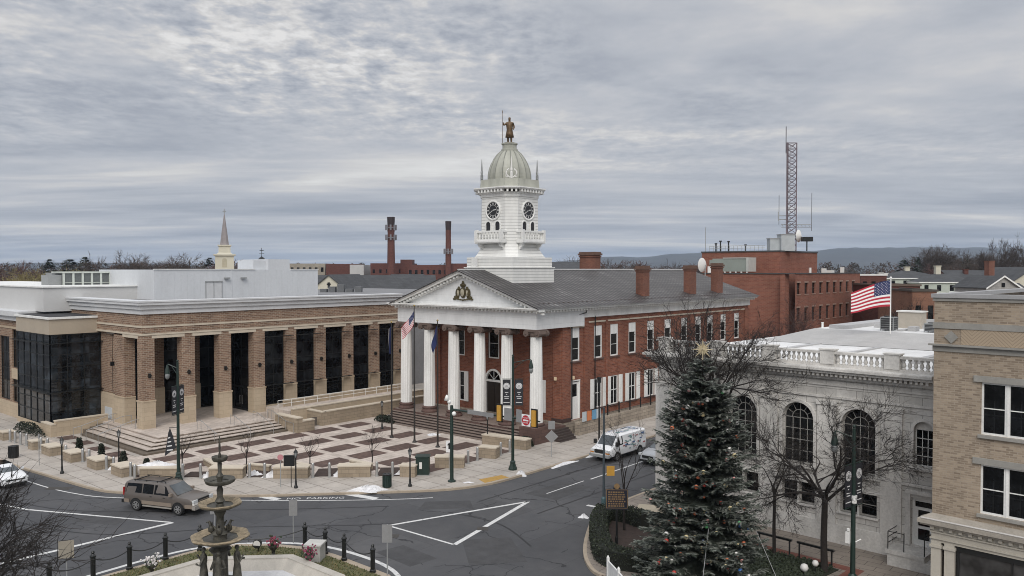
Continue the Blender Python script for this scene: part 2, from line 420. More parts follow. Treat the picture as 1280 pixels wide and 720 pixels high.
# ================================================================== SETTING
ter = MB(); ter.lathe([(9500, -.40), (.1, -.40)], n=48, capb=False)
struct(ter.build('terrain', EARTH))
road = MB(); road.quad((-260,-60,-.13),(90,-60,-.13),(90,330,-.13),(-260,330,-.13)); struct(road.build('road', ASPH))
KNW = [(-39.45,330),(-39.45,120),(-39.45,95),(-39.45,75),(-39.45,65),(-39.45,56),(-39.4,45.3),(-39.8,42.3),(-40.8,40),(-42.9,37.4),(-46.6,33.4),(-50.4,29.5),(-55,26.1),(-57.2,24.7),(-59.5,23.7),(-66.3,22.9),(-74.5,22.2),(-100,21.2),(-255,19)]
P_nw = KNW+[(-255,330)]
a = MB(); a.prism(P_nw, -.3, 0); struct(a.build('sidewalk', WALK))
KNE = [(85,29.5),(20,31.2),(-12,32.6),(-22.3,33.5),(-23.3,33.75),(-24.2,34.1),(-25.5,35.3),(-26.9,37.2),(-28.6,40.1),(-29.6,42.2),(-29.9,43.6),(-29.9,46),(-29.9,50),(-29.9,60),(-29.9,80),(-29.9,100),(-29.9,330)]
a = MB(); a.prism(KNE+[(85,330)], -.3, 0); struct(a.build('sidewalk', PAVER))
def strip(mb, pts, off0, off1, z, mi=0, z2=None):
    """ribbon along a polyline between two left-hand offsets"""
    def offp(i, d):
        p = Vector(pts[i]); t = (Vector(pts[min(i+1,len(pts)-1)])-Vector(pts[max(i-1,0)])).normalized(); return (p.x-t.y*d, p.y+t.x*d)
    for i in range(len(pts)-1):
        a, b, c, d = offp(i,off0), offp(i+1,off0), offp(i+1,off1), offp(i,off1)
        if z2 is None: mb.quad((*a,z),(*b,z),(*c,z),(*d,z), mi)
        else: mb.add([(*q,z2) for q in (a,b,c,d)]+[(*q,z) for q in (a,b,c,d)], [(4,5,6,7),(0,1,5,4),(2,3,7,6),(1,2,6,5),(3,0,4,7)], mi)
def smooth_line(pts, n=4):
    out = []
    for i in range(len(pts)-1):
        p0, p1, p2, p3 = (Vector(pts[max(i-1,0)]), Vector(pts[i]), Vector(pts[i+1]), Vector(pts[min(i+2,len(pts)-1)]))
        for k in range(n):
            t = k/n; out.append(tuple(.5*((2*p1)+(p2-p0)*t+(2*p0-5*p1+4*p2-p3)*t*t+(3*p1-p0-3*p2+p3)*t**3)))
    return out+[tuple(pts[-1])]
a = MB(); strip(a, smooth_line(KNW), .03, -.17, .012, 0, -.25); struct(a.build('kerb', KERB))
a = MB(); strip(a, smooth_line(KNE), .03, -.17, .012, 0, -.25); struct(a.build('kerb', KERB))
# gutter dirt band and markings
zl = -.124
a = MB(); strip(a, smooth_line([p for p in KNW if p[1] < 130 and p[0] > -120]), -.75, -.0, -.126); strip(a, smooth_line([p for p in KNE if p[1] < 110 and p[0] < 10]), -.7, 0, -.126); struct(a.build('gutter', GUTTER))
a = MB()
for P in (((-39.0,35.5),(-36.6,38.2),(-37.9,39.3),(-40.0,37.1)),((-36.2,43),(-33.6,43.2),(-33.7,47.5),(-36.1,47.2)),((-30.9,35.4),(-27.6,33.0),(-29.6,30.6),(-32.7,33.2)),((-53.5,19.8),(-50.6,21.2),(-51.8,23.6),(-54.5,22.2)),((-34.9,28.6),(-31.8,28.4),(-31.6,30.2),(-34.6,30.4)),((-38.9,52),(-36.6,52),(-36.6,63),(-38.9,63))): a.add([(x,y,-.127) for x,y in P],[(0,1,2,3)])
struct(a.build('asphalt_patch', PATCH))
a = MB()
for P in ([(-37.3,39.5),(-37.2,60),(-37.4,110)],[(-32.6,40),(-32.4,60),(-32.5,110)],[(-60,16.5),(-50,19.6),(-44.5,26.0),(-38.5,32.0),(-36.5,36)],[(-66,18.2),(-56,20.6),(-47,28.6),(-41.0,34.8)],[(-37.2,36.5),(-33,36.8),(-29,35)]): strip(a, smooth_line(P,8), -.065, .065, -.1255)
struct(a.build('sealed_crack', mat('tar_seal', (.016,.016,.018), .6, .3, 4)))
a = MB()
def seg(p, q, w=.16): a.add([], []); strip(a, [p, q], -w/2, w/2, zl)
A_, B_, C_ = (-37.96,32.13), (-32.45,32.34), (-34.79,41.67)
seg(A_, B_); seg(B_, C_, .3); seg(A_, C_, .22)
seg((-58.24,18.87), (-48.6,23.71), .18); seg((-48.5,15.2), (-48.45,23.8), .28); seg((-58.24,18.87), (-75,14), .18); seg((-48.5,15.2),(-48.9,6), .28)
strip(a, smooth_line([(-80,20.6),(-65.88,21.47),(-60,22.4),(-56.28,24.13),(-48.88,29.8),(-44.79,33.35),(-41.73,36.39),(-40.3,38.1)]), -.06, .06, zl)
strip(a, [(-35.05,44),(-35.1,48.5)], -.05, .05, zl)
seg((-35.0,49.2), (-35.15,62), .14); seg((-35.2,66), (-35.3,90), .14)
seg((-31.3,43.6), (-29.95,43.7), .3)
strip(a, smooth_line([(-43.1,6),(-43.15,12),(-43.2,17),(-43.3,20),(-42.9,22.6),(-41.3,25.0),(-39.4,26.6),(-37.5,27.4),(-35.5,27.7),(-33.3,27.7),(-31.4,27.2),(-29.8,26),(-28,24)]), -.13, .13, zl)
for pp, qq in (((-50.9,30.3),(-47.9,30.9)), ((-45.6,34.8),(-43.0,35.4))):
    strip(a, [pp, qq], -.28, .28, zl)
u_ = Vector((2.14, 2.12, 0)).normalized(); v_ = Vector((-u_.y, u_.x, 0))
a.text('NO  PARKING', (-46.25,32.75,zl), u_, v_, .62)
struct(a.build('road_marking', LINE))
a = MB()
for (x, y, rx, ry) in ((-36.3,31.0,.42,.3),(-62.2,22.2,.9,.35),(-33.2,35.5,.34,.34)): a.obox(x, y, -.129, rx*2, ry*2, .006, .7)
struct(a.build('manhole_cover', mat('cast_iron_cover', (.05,.045,.04), .7, .3, 8)))
# plaza
a = MB(); a.prism([(-81.5,27.6),(-60.4,27.6),(-58.5,29.2),(-45.6,41.4),(-45.6,56.6),(-66.9,57.5),(-66.9,45),(-67.3,30)], -.2, .006); struct(a.build('plaza_paving', PLZ))
a = MB()
def inplaza(x, y):
    if x > -46.5 or y > 55: return False
    return (y-27.9) > (x+60.6)*.93 + (.3 if x > -60.6 else 0) if x > -60.6 else y > 28.0
for i in range(6):
    for j in range(9):
        x0 = -65.6+i*3.72; y0 = 26.7+j*3.72
        cs = [(x0,y0),(x0+1.85,y0),(x0+1.85,y0+3.0),(x0,y0+3.0)]
        if all(inplaza(*c) for c in cs): a.quad(*[(x,y,.012) for x,y in cs])
        else:
            pl = []                        # clip against the diagonal seat-wall line
            f = lambda p: (p[1]-28.2)-(p[0]+60.4)*.93
            for k in range(4):
                p, q = cs[k], cs[(k+1)%4]
                if f(p) > 0: pl.append(p)
                if f(p)*f(q) < 0:
                    t = f(p)/(f(p)-f(q)); pl.append((p[0]+(q[0]-p[0])*t, p[1]+(q[1]-p[1])*t))
            if len(pl) > 2 and x0 < -46 and max(p[1] for p in pl) < 55 and min(p[0] for p in pl) > -67 and min(p[1] for p in pl) > 27: a.add([(x,y,.012) for x,y in pl], [tuple(range(len(pl)))])
for k in range(4): x = -80.6+k*3.4; a.quad((x,28.6,.012),(x+1.9,28.6,.012),(x+1.9,30.0,.012),(x,30.0,.012))
struct(a.build('plaza_paving', PLZD))
a = MB(); a.quad((-40.9,43.3,.006),(-39.9,42.9,.006),(-39.6,45.2,.006),(-40.5,45.4,.006)); struct(a.build('tactile_paving', mat('tactile_yellow', (.40,.24,.06), .8, .25, 5)))
# island of the fountain
isl = [(-42.4,8),(-42.4,22.4),(-41.5,24.2),(-40,25.5),(-38,26.5),(-36,26.75),(-31.5,26.75),(-29.5,26),(-28,24.5),(-26.5,22),(-26,8)]
a = MB(); a.prism(isl, -.3, .0); struct(a.build('kerb', KERB))
isl2 = [(x+(-34-x)*.045, y+(17-y)*.045) for x, y in isl]
a = MB(); a.prism(isl2, -.1, .03); struct(a.build('lawn', LAWN))
# hills
M_HILL = mat('hill_forest', (.042,.042,.040), .95, .5, .004)
ridge = [(-.75,40),(-.55,60),(-.35,45),(-.1,45),(.04,58),(.08,74),(.12,96),(.16,92),(.20,112),(.25,122),(.30,104),(.36,128),(.42,148),(.50,152),(.57,149),(.62,146),(.68,120),(.8,95),(1.0,80)]
a = MB(); nn = 170; cols = []
hr = random.Random(3)
for i in range(nn+1):
    tb = -.75+1.75*i/nn
    for k in range(len(ridge)-1):
        if ridge[k][0] <= tb <= ridge[k+1][0]:
            t = (tb-ridge[k][0])/(ridge[k+1][0]-ridge[k][0]); t = t*t*(3-2*t); h = ridge[k][1]+(ridge[k+1][1]-ridge[k][1])*t
    row = []
    for D, q in ((3000,0),(3400,.12),(3800,.35),(4200,.62),(4600,.88),(4900,1),(5400,.8),(6000,0)):
        x, y = far(tb, D); z = -1+h*q*(1+hr.uniform(-.018,.018)); row.append((x,y,z))
    cols.append(row)
a.loft(cols, closed=False, cap=False)
struct(a.build('hills', M_HILL, smooth=180))

# ================================================================== JUDICIAL BUILDING
jb = thing('judicial_building', 'long tan brick building with tall dark windows and corner entrance portico', 'building', (-80,48,0))
PS = [33.6+3.79*i for i in range(9)]
pw = 1.28
w = MB()
for i, y in enumerate(PS):
    y1 = y+(1.15 if i == 0 else pw)
    if i == 8: y1 = 64.8
    w.box(-75.0, y, 3.45, -74.0, y1, 9.42)
w.box(-75.1, 33.6, 9.42, -74.0, 64.8, 11.4)
for i, y in enumerate(PS[:-1]): w.box(-74.0, y+.02, 9.66, -73.95, y+(1.13 if i == 0 else pw-.02), 10.14)
w.box(-79.85, 33.6, 3.45, -77.7, 34.6, 9.42); w.box(-93, 33.601, 9.42, -75.1, 34.5, 11.4)
w.box(-84.5, 34.0, 3.45, -79.85, 34.6, 9.42); w.box(-93.5, 34.5, 0, -93, 45, 11.4)
w.box(-81.6, 37.5, 3.5, -81.0, 39.0, 9.4); w.box(-81.6, 41.95, 3.5, -81.0, 42.85, 9.4)
w.build('wall', J_BRICK, jb)
b = MB()
for i, y in enumerate(PS):
    y1 = y+(1.15 if i == 0 else pw)
    if i == 8: y1 = 64.8
    b = MB(); b.box(-75.06, y-.05, 0, -73.94, y1+.05, 3.33)
    b.box(-75.1, y-.1, 3.33, -73.9, y1+.1, 3.45); b.build('stone_base', J_BASE, jb)
b = MB()
b.box(-79.9, 33.55, 0, -77.65, 34.6, 3.33); b.box(-79.95, 33.5, 3.33, -77.6, 34.6, 3.45)
b.box(-84.5, 33.9, 0, -79.9, 34.6, 3.4)
b.build('stone_base', J_BASE, jb); b = MB(); b.box(-81.6, 37.45, .85, -80.95, 39.05, 3.5); b.build('stone_base', J_BASE, jb); b = MB(); b.box(-81.6, 41.9, .85, -80.95, 42.9, 3.5)
b.build('stone_base', J_BASE, jb); b = MB(); b.box(-74.9, 46.0, 0, -74.1, 64.8, 1.42)
b.build('stone_base', J_BASE, jb)
t = MB()
for z0, z1, pr in ((9.45,9.62,.07),(10.16,10.32,.07)):
    t.box(-75, 33.6-pr, z0, -74.0+pr, 64.8, z1); t.box(-93, 33.6-pr, z0, -75, 34, z1)
t.build('string_course', CREAM, jb)
for i in range(8):
    l = MB(); y0 = PS[i]+(1.15 if i == 0 else pw); y1 = PS[i+1]
    l.box(-74.7, y0-.25, 9.15, -73.97, y1+.25, 9.42); l.build('lintel', CREAM, jb)
l = MB(); l.box(-78.0, 33.57, 9.15, -74.8, 34.2, 9.42); l.build('lintel', CREAM, jb)
for y in PS[:1]+PS[1:4]: pass
# windows with slim mullions, shelf louvres
for i in range(3, 8):
    y0 = PS[i]+pw+.05; y1 = PS[i+1]-.05; wd = y1-y0; ym = (y0+y1)/2
    window(jb, -74.45, ym, 1.42, PI/2, wd, 7.9, 'curtain', BLACKM, PANE2, nx=2, ny=5, fw=.08, bw=.05, dp=.05)
    for z in (3.55, 8.55):
        s = MB()
        for k in range(4): s.box(-73.78+.12*k, y0-.1, z, -73.7+.12*k, y1+.62, z+.045)
        for yy in (y0, ym, y1+.55): s.box(-74.3, yy-.025, z-.01, -73.3, yy+.025, z+.06)
        s.build('sunshade', BLACKM, jb)
for (y0, y1) in ((34.0,37.4),(39.05,41.9),(42.9,45.1)):
    window(jb, -81.25, (y0+y1)/2, .9, PI/2, y1-y0, 8.4, 'curtain', BLACKM, PANE2, nx=2, ny=4, fw=.08, bw=.05, dp=.05)
# entrance end wall with glazed doors
window(jb, -78.1, 45.2, 3.3, 0, 5.7, 6.0, 'curtain', BLACKM, PANE2, nx=4, ny=3, fw=.08, bw=.05, dp=.05)
for k in range(4):
    x0 = -80.95+1.43*k
    d = MB(); d.box(x0, 45.15, .87, x0+.08, 45.27, 3.28); d.box(x0+1.33, 45.15, .87, x0+1.41, 45.27, 3.28); d.box(x0+.08, 45.15, .87, x0+1.33, 45.27, 1.05); d.box(x0+.08, 45.15, 3.18, x0+1.33, 45.27, 3.28)
    dd = d.build('door', BLACKM, jb)
    g = MB(); g.quad((x0+.08,45.21,1.05),(x0+1.33,45.21,1.05),(x0+1.33,45.21,3.18),(x0+.08,45.21,3.18)); g.build('pane', PANE2, dd)
    h = MB(); q = x0+(1.2 if k % 2 == 0 else .2); h.tube((q,45.08,1.5),(q,45.08,2.4),.025); h.bar((q,45.08,1.55),(q,45.18,1.55),.03); h.bar((q,45.08,2.35),(q,45.18,2.35),.03); h.build('handle', STEEL, dd)
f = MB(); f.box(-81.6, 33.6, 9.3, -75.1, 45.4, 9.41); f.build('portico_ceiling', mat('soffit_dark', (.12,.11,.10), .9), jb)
f = MB(); f.box(-84.5, 33.9, -.1, -73.4, 46.2, .85); f.box(-73.4, 33.9, -.1, -69.4, 44.3, .85); f.box(-84.5, 32.9, -.1, -69.4, 33.9, .85); f.build('portico_floor', PLZ, jb)
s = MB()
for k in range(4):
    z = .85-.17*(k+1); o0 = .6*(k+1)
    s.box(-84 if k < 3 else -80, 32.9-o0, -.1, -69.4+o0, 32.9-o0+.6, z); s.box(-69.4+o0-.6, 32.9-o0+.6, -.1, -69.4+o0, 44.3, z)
s.build('steps', mat('step_riser_shade', (.13,.105,.08), .9, .25, 2), jb)  # riser colour darkened to carry the shade under the nosings
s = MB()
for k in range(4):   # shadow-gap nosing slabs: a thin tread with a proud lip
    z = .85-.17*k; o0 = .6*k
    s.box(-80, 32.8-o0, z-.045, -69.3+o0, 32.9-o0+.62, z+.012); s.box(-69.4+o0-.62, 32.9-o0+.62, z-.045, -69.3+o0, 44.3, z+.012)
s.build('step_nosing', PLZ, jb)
# cornice
c = MB()
for z0, z1, pr in ((11.4,11.85,.15),(11.85,12.25,.32),(12.25,12.5,.55),(12.5,12.64,.62)):
    c.box(-75.2, 33.6-pr, z0, -74+pr, 64.5, z1); c.box(-93-pr, 33.6-pr, z0, -75.2, 34.6, z1); c.box(-93-pr, 34.6, z0, -92.4, 46, z1)
c.build('cornice', mat('pale_cornice', (.60,.61,.62), .55, .1, .5, streak=True), jb)
c = MB(); c.box(-92.4, 34.6, 12.0, -75.2, 64.5, 12.25); c.box(-135, 45, 0, -81.7, 95, 12.1); c.build('roof', ROOFG, jb)
# glazed corner bay
for (x0,y0,x1,y1,nx) in ((-92.5,29.3,-83.85,29.3,5),(-83.85,29.3,-83.85,33.9,3)):
    fr = MB(); pn = MB(); L = math.hypot(x1-x0, y1-y0); ux, uy = (x1-x0)/L, (y1-y0)/L
    for i in range(nx+1): q = L*i/nx; fr.obox(x0+ux*q, y0+uy*q, .5, .09, .09, 8.78, 0)
    for z in (.5,1.7,2.9,3.75,4.9,6.1,7.3,8.4,9.2): fr.bar((x0,y0,z),(x1,y1,z),.07,.07)
    pn.quad((x0-uy*.0,y0+.02*abs(ux),.5),(x1-.02*abs(uy),y1+.02*abs(ux),.5),(x1-.02*abs(uy),y1+.02*abs(ux),9.28),(x0,y0+.02*abs(ux),9.28))
    o = fr.build('bay_window', BLACKM, jb); pn.build('pane', BAYGLASS, o)
for z in (3.7, 8.4):
    s = MB()
    for k in range(4):
        e = .12+.13*k; s.box(-93.0, 29.3-e-.04, z, -83.85+e, 29.3-e+.04, z+.05); s.box(-83.85+e-.04, 29.3-e, z, -83.85+e+.04, 34.3, z+.05)
    s.build('sunshade', BLACKM, jb)
s = MB(); s.box(-92.6, 29.2, 0, -83.75, 34.0, .5); s.build('bay_base', J_BASE, jb)
s = MB(); s.box(-92.3, 29.5, .5, -84.05, 33.8, .55); s.box(-92.2,29.7,3.6,-84.2,33.9,3.9); s.box(-92.2,29.7,7.5,-84.2,33.9,7.9); s.box(-90.2,31.2,.5,-89.9,31.5,9.2); s.box(-86.5,31.2,.5,-86.2,31.5,9.2); s.build('bay_floor', mat('interior_grey', (.10,.10,.11), .8), jb)
s = MB(); s.box(-92.6, 29.2, 9.28, -83.75, 34.0, 10.75); s.build('bay_fascia', mat('tan_metal_panel', (.42,.36,.28), .5, .08, .6), jb)
s = MB(); s.box(-92.75, 29.05, 10.75, -83.6, 34.0, 10.95); s.build('bay_coping', W_PAINT, jb)
s = MB(); s.box(-92.5, 29.3, 10.96, -83.9, 33.95, 11.0); s.build('bay_roof', mat('black_roof_felt', (.03,.03,.032), .8), jb)
# left wing
w = MB(); wall(w, (-125,29.8), (1,0), (0,1), 32.4, 0, 10.2, [(q,q+3.0,1.6,8.4) for q in (3,8.6,14.2,19.8,25.4)] + [(29.2,31.3,1.6,4.0),(29.2,31.3,5.2,9.2)], .3); w.box(-92.61,29.81,0,-92.6,45,10.2)
w.build('wall', J_BRICK, jb)
for q in (3,8.6,14.2,19.8,25.4): window(jb, -125+q+1.5, 30.0, 1.6, 0, 3.0, 6.8, 'curtain', BLACKM, PANE2, nx=2, ny=4, fw=.08, bw=.05, dp=.05)
window(jb, -94.75, 30.0, 1.6, 0, 2.1, 2.4, 'curtain', BLACKM, PANE2, nx=2, ny=1, fw=.08, bw=.05, dp=.05); window(jb, -94.75, 30.0, 5.2, 0, 2.1, 4.0, 'curtain', BLACKM, PANE2, nx=2, ny=2, fw=.08, bw=.05, dp=.05)
s = MB(); s.box(-125,29.7,0,-92.6,29.8,1.5); s.box(-95.8,29.72,4.05,-93.7,29.8,5.15); s.box(-125,29.72,9.3,-92.6,29.8,9.5); s.build('stone_base', J_BASE, jb)
s = MB(); s.box(-125,29.45,10.2,-92.5,45,10.7); s.box(-125,29.1,10.7,-92.2,45,11.2); s.build('cornice', mat('pale_cornice', (.6,.6,.6)), jb)
s = MB(); 
for k in range(24): s.box(-118+k, 34+.5*(k%3), 11.2, -117.3+k, 36, 11.5+.12*(k%4))
s.build('roof_gravel_edge', mat('black_roof_felt', (.03,.03,.03)), jb)
# roof screens
s = MB(); s.box(-100, 40.4, 11.9, -86, 61.4, 15.5); s.box(-90, 52.6, 15.5, -86.5, 54.3, 16.62); s.box(-92, 54.3, 15.5, -86.02, 57.3, 16.75)
for y in [40.4+.75*k for k in range(1,28)]: s.box(-86, y-.015, 12.2, -85.985, y+.015, 15.45)
s.box(-86.0,49.4,12,-85.95,49.5,15.5)
s.build('roof_penthouse', PANELW, jb)
s = MB(); s.box(-86.1, 40.35, 15.5, -85.9, 52.5, 15.58); s.box(-86.1,57.35,15.5,-85.9,61.45,15.58); s.build('penthouse_coping', W_PAINT, jb)
d = MB(); d.box(-85.98, 46.3, 12.2, -85.93, 48.2, 14.1); dd = d.build('roof_door', mat('pale_grey_door', (.55,.56,.57), .5), jb)
d = MB(); d.box(-85.99,46.2,14.1,-85.85,48.3,14.2); d.box(-85.97,47.2,12.2,-85.9,47.26,14.1); d.box(-85.97,46.25,12.2,-85.9,46.3,14.1); d.box(-85.97,48.2,12.2,-85.9,48.25,14.1); d.build('frame', GREYM, dd)
for y in (48.8, 50.9):
    d = MB(); d.box(-85.98, y-.3, 14.45, -85.6, y+.3, 14.6); d.build('wall_light', GREYM, jb)
s = MB(); s.box(-135, 30.9, 11.2, -90, 43.3, 13.65); s.build('roof_screen', mat('pale_render', (.56,.56,.55), .6, .05, .4), jb)
s = MB(); s.box(-135, 30.75, 13.65, -89.85, 43.4, 13.78); s.build('screen_coping', W_PAINT, jb)
for y in [PS[i]+.62 for i in range(0,9)]:
    d = MB(); d.box(-74.0, y-.09, 5.55, -73.8, y+.09, 5.95); d.box(-74.0,y-.13,5.68,-73.72,y+.13,5.82); d.build('wall_lamp', BLACKM, jb)
d = MB(); d.box(-80.6, 33.5, 6.2, -80.4, 34.0, 6.6); d.build('wall_lamp', BLACKM, jb)
d = MB(); d.box(-82.8, 33.85, .9, -81.2, 33.92, 2.0); d.build('notice_panel', mat('pale_notice', (.55,.58,.6), .5), jb)
# cooling unit on the roof
hv = thing('air_handling_unit', 'long louvred cooling unit in a white frame on the flat roof behind the brick building', 'air conditioner', (-97,38.6,13.5))
a = MB(); a.box(-100, 35.4, 13.4, -97.05, 42.3, 15.1); a.build('louvres', mat('louvre_grey', (.11,.12,.12), .6, .2, 3), hv)
a = MB()
for y in [35.3+1.0*k for k in range(8)]: a.box(-97.1, y, 13.4, -96.95, y+.22, 15.2)
a.box(-97.12,35.3,13.4,-96.93,42.5,13.6); a.box(-100.1,35.2,15.1,-96.9,42.6,15.28)
for y in [35.5+1.0*k for k in range(7)]: a.box(-97.1,y,14.0,-96.98,y+.8,14.06)
a.build('frame', mat('pale_green_frame', (.50,.53,.49), .5), hv)
a = MB(); a.box(-99.3, 33.9, 13.4, -97.3, 35.3, 14.9); a.tube((-98.3,34.5,14.9),(-98.3,34.5,15.15),.5); a.build('fan', GREYM, hv)
# retaining walls, ramp, rails
def swall(name, lab, boxes, m=SEATST, cap=True, cat='wall', group=None):
    r = thing(name, lab, cat, ((boxes[0][0]+boxes[0][2])/2,(boxes[0][1]+boxes[0][3])/2,0), 0, group)
    b = MB(); c = MB()
    for (x0,y0,x1,y1,h) in boxes:
        b.box(x0,y0,-.05,x1,y1,h-(.1 if cap else 0))
        if cap: c.box(x0-.04,y0-.04,h-.1,x1+.04,y1+.04,h)
    b.build('wall_body', m, r)
    if cap: c.build('coping', CREAM, r)
    return r
swall('retaining_wall', 'tan stone end wall where the wide steps stop beside the ramp', [(-69.3,44.35,-65.5,44.95,1.45),(-66.1,44.95,-65.5,46.3,1.1)])
swall('retaining_wall', 'long low tan stone wall along the back edge of the paved plaza', [(-67.2,48.4,-66.7,64.6,1.42),(-71.5,48.0,-66.7,48.4,1.42)])
swall('retaining_wall', 'upper tan stone ramp wall under the dark windows, behind the longer low wall', [(-69.6,46.4,-69.2,64.6,1.62),(-72.7,47.5,-72.4,64.5,2.0)], J_BASE)
swall('retaining_wall', 'sloping tan stone wall between the glass corner bay and the left end of the steps', [(-83.4,28.3,-81.0,28.7,1.2),(-81.4,28.7,-81.0,33.4,1.5)], J_BASE)
a = MB(); a.box(-73.9,46.25,-.05,-69.6,64.6,1.35); r_ = a.build('ramp', PLZ); tag(r_, 'pale paved ramp and terrace running below the row of dark windows', 'ramp')
a = MB(); a.box(-67.0,46.9,.1,-66.95,47.6,.95); tag(a.build('drain_grate', mat('bronze_grate', (.10,.085,.07), .6)), 'square brown grate set in the ramp wall at the back of the plaza', 'grate')
def rail(lab, pts, post=1.2, h=.9, r=.028, m=STEEL, low=False, group=None):
    """pipe handrail following floor points"""
    t = thing('handrail', lab, 'handrail', pts[0], 0, group)
    a = MB(); a.path([(x,y,z+h) for x,y,z in pts], r, 6)
    if low: a.path([(x,y,z+h*.5) for x,y,z in pts], r*.8, 6)
    a.build('rail', m, t); 
    for i in range(len(pts)-1):
        p, q = Vector(pts[i]), Vector(pts[i+1]); n = max(1, round((q-p).length/post))
        for k in range(n+(1 if i == len(pts)-2 else 0)):
            c = p.lerp(q, k/n); b = MB(); b.tube(c, c+Vector((0,0,h)), r*.9, n=6); b.build('post', m, t)
    return t
rail('steel handrail beside the sloping wall at the left end of the steps', [(-79.3,29.6,0),(-79.3,30.3,.1),(-79.3,33.2,.85),(-79.3,34.0,.85)])
rail('middle steel handrail on the left flight of steps, between two others', [(-77.2,29.9,0),(-77.2,30.5,.15),(-77.2,33.2,.85),(-77.2,34.0,.85)])
rail('steel handrail up the left flight of steps, closest to the brick corner pillar', [(-74.6,29.9,0),(-74.6,30.5,.15),(-74.6,33.2,.85),(-74.6,34.0,.85)])
for y, l in ((36.9,'steel handrail on the front steps in line with the second brick pillar'),(40.2,'steel handrail on the front steps in line with the third brick pillar'),(42.6,'steel handrail on the front steps in line with the glazed doors')):
    rail(l, [(-66.8,y,0),(-67.2,y,.1),(-69.6,y,.85),(-70.3,y,.85)])
rail('steel handrail fixed along the stone end wall right of the wide steps', [(-65.9,44.2,0),(-67.2,44.2,.1),(-69.6,44.2,.85),(-70.3,44.2,.85)])
rail('long pale pipe railing along the ramp below the dark windows', [(-72.2,46.6,1.35),(-72.2,64.3,1.35)], 1.6, .75, .03, W_PAINT, True)
# ================================================================== COURTHOUSE
CX = -54.5
ch = thing('courthouse', 'red brick courthouse with white columned portico, tiled roof and white clock tower', 'courthouse', (CX,78,0))
XR, XL = -45.9, -63.1
UW = [62,65.75,68.6,71.95,75.6,79.2,82.9,86.2,89.15,92.6,96.3]
ops = [(y-.72-60, y+.72-60, 6.8, 10.0) for y in UW]+[(y-.72-60, y+.72-60, 1.9, 4.8) for y in UW[1:]]+[(62-.72-60,62+.72-60,1.25,4.9)]
w = MB(); wall(w, (XR,60), (0,1), (-1,0), 39.6, 1.2, 10.9, ops, .22)
fo = [(q-.75-XL, q+.75-XL, 6.6, 9.6) for q in (-59.4,-54.6,-49.2)]+[(q-.75-XL,q+.75-XL,1.9,5.0) for q in (-59.4,-49.2)]+[(-54.6-1.05-XL,-54.6+1.05-XL,1.1,5.4,'arch')]
wall(w, (XL,60), (1,0), (0,1), XR-XL, 1.1, 10.3, fo, .22)
w.quad((XL,60,0),(XL,99.6,0),(XL,99.6,10.9),(XL,60,10.9)); w.quad((XL,99.6,0),(XR,99.6,0),(XR,99.6,10.9),(XL,99.6,10.9))
w.build('wall', C_BRICK, ch)
for y0, y1 in ((59.85,61.0),(63.3,64.0),(66.95,67.3),(98.4,99.7)): pl = MB(); pl.box(XR, y0, 1.2, XR+.12, y1, 10.5); pl.build('pilaster', C_BRICK, ch)
for x0, x1 in ((-63.2,-62.1),(-46.9,-45.9),(-57.3,-56.9),(-52.4,-52.0)): pl = MB(); pl.box(x0, 59.8, 1.1, x1, 60.0, 10.1); pl.build('pilaster', C_BRICK, ch)
for y in UW[1:]:
    pl = MB()
    for (z0,z1,a,b) in ((5.15,5.25,.62,.62),(5.95,6.05,.62,.62)): pl.box(XR, y-a, z0, XR+.05, y+b, z1)
    pl.box(XR,y-.62,5.25,XR+.05,y-.52,5.95); pl.box(XR,y+.52,5.25,XR+.05,y+.62,5.95)
    pl.build('brick_panel', C_BRICK, ch)
s = MB(); s.box(XL-.1, 59.7, -.1, XR+.16, 99.8, 1.2); s.build('plinth', RUBBLE, ch)
s = MB(); s.box(XR+.121, 59.8, 1.2, XR+.2, 61.1, 1.55); s.box(-47,59.7,1.2,XR+.2,59.79,1.55); s.build('brick_plinth_course', mat('dark_brick_base', (.06,.035,.03), .85, .3, 3), ch)
s = MB(); s.box(XR, 61.0, 9.98+.0, XR+.1, 63.3, 10.0+.12); s.box(XR,64,10.35,XR+.09,99.6,10.5); s.build('belt_course', CREAM, ch)
for i, y in enumerate(UW):
    window(ch, XR-.12, y, 6.8, PI/2, 1.36, 3.2, 'court', W_PAINT, PANE, nx=1, ny=2, panel=.85, fw=.13)
    s = MB(); s.box(XR, y-.85, 6.66, XR+.14, y+.85, 6.8); s.build('sill', BROWNST, ch)
    if i:
        o = window(ch, XR-.12, y, 1.9, PI/2, 1.36, 2.9, 'court_low', W_PAINT, PANE, nx=2, ny=2, fw=.1, bw=.06)
        s = MB(); s.box(XR, y-.85, 1.78, XR+.14, y+.85, 1.9); s.build('sill', BROWNST, ch)
        for q in (-1, 1):
            m = MB(); yc = y+q*1.06; m.box(XR+.02, yc-.32, 1.9, XR+.1, yc+.32, 4.8)
            m.box(XR+.1, yc-.25, 2.0, XR+.115, yc+.25, 3.2); m.box(XR+.1, yc-.25, 3.4, XR+.115, yc+.25, 4.7)
            m.build('shutter', W_PAINT, ch)
d = MB(); d.box(XR-.2, 61.4, 1.25, XR-.1, 62.6, 3.4); d.box(XR-.2,61.4,3.4,XR-.1,61.6,4.8); d.box(XR-.2,62.4,3.4,XR-.1,62.6,4.8); d.box(XR-.2,61.6,4.6,XR-.1,62.4,4.8)
dd = d.build('side_door', W_PAINT, ch)
d = MB(); d.quad((XR-.15,61.6,3.4),(XR-.15,62.4,3.4),(XR-.15,62.4,4.6),(XR-.15,61.6,4.6)); d.build('pane', PANE, dd)
d = MB(); d.box(XR-.1,61.28,1.25,XR+.03,61.4,4.9); d.box(XR-.1,62.6,1.25,XR+.03,62.72,4.9); d.box(XR-.1,61.28,4.9,XR+.05,62.72,5.0); d.build('frame', W_PAINT, dd)
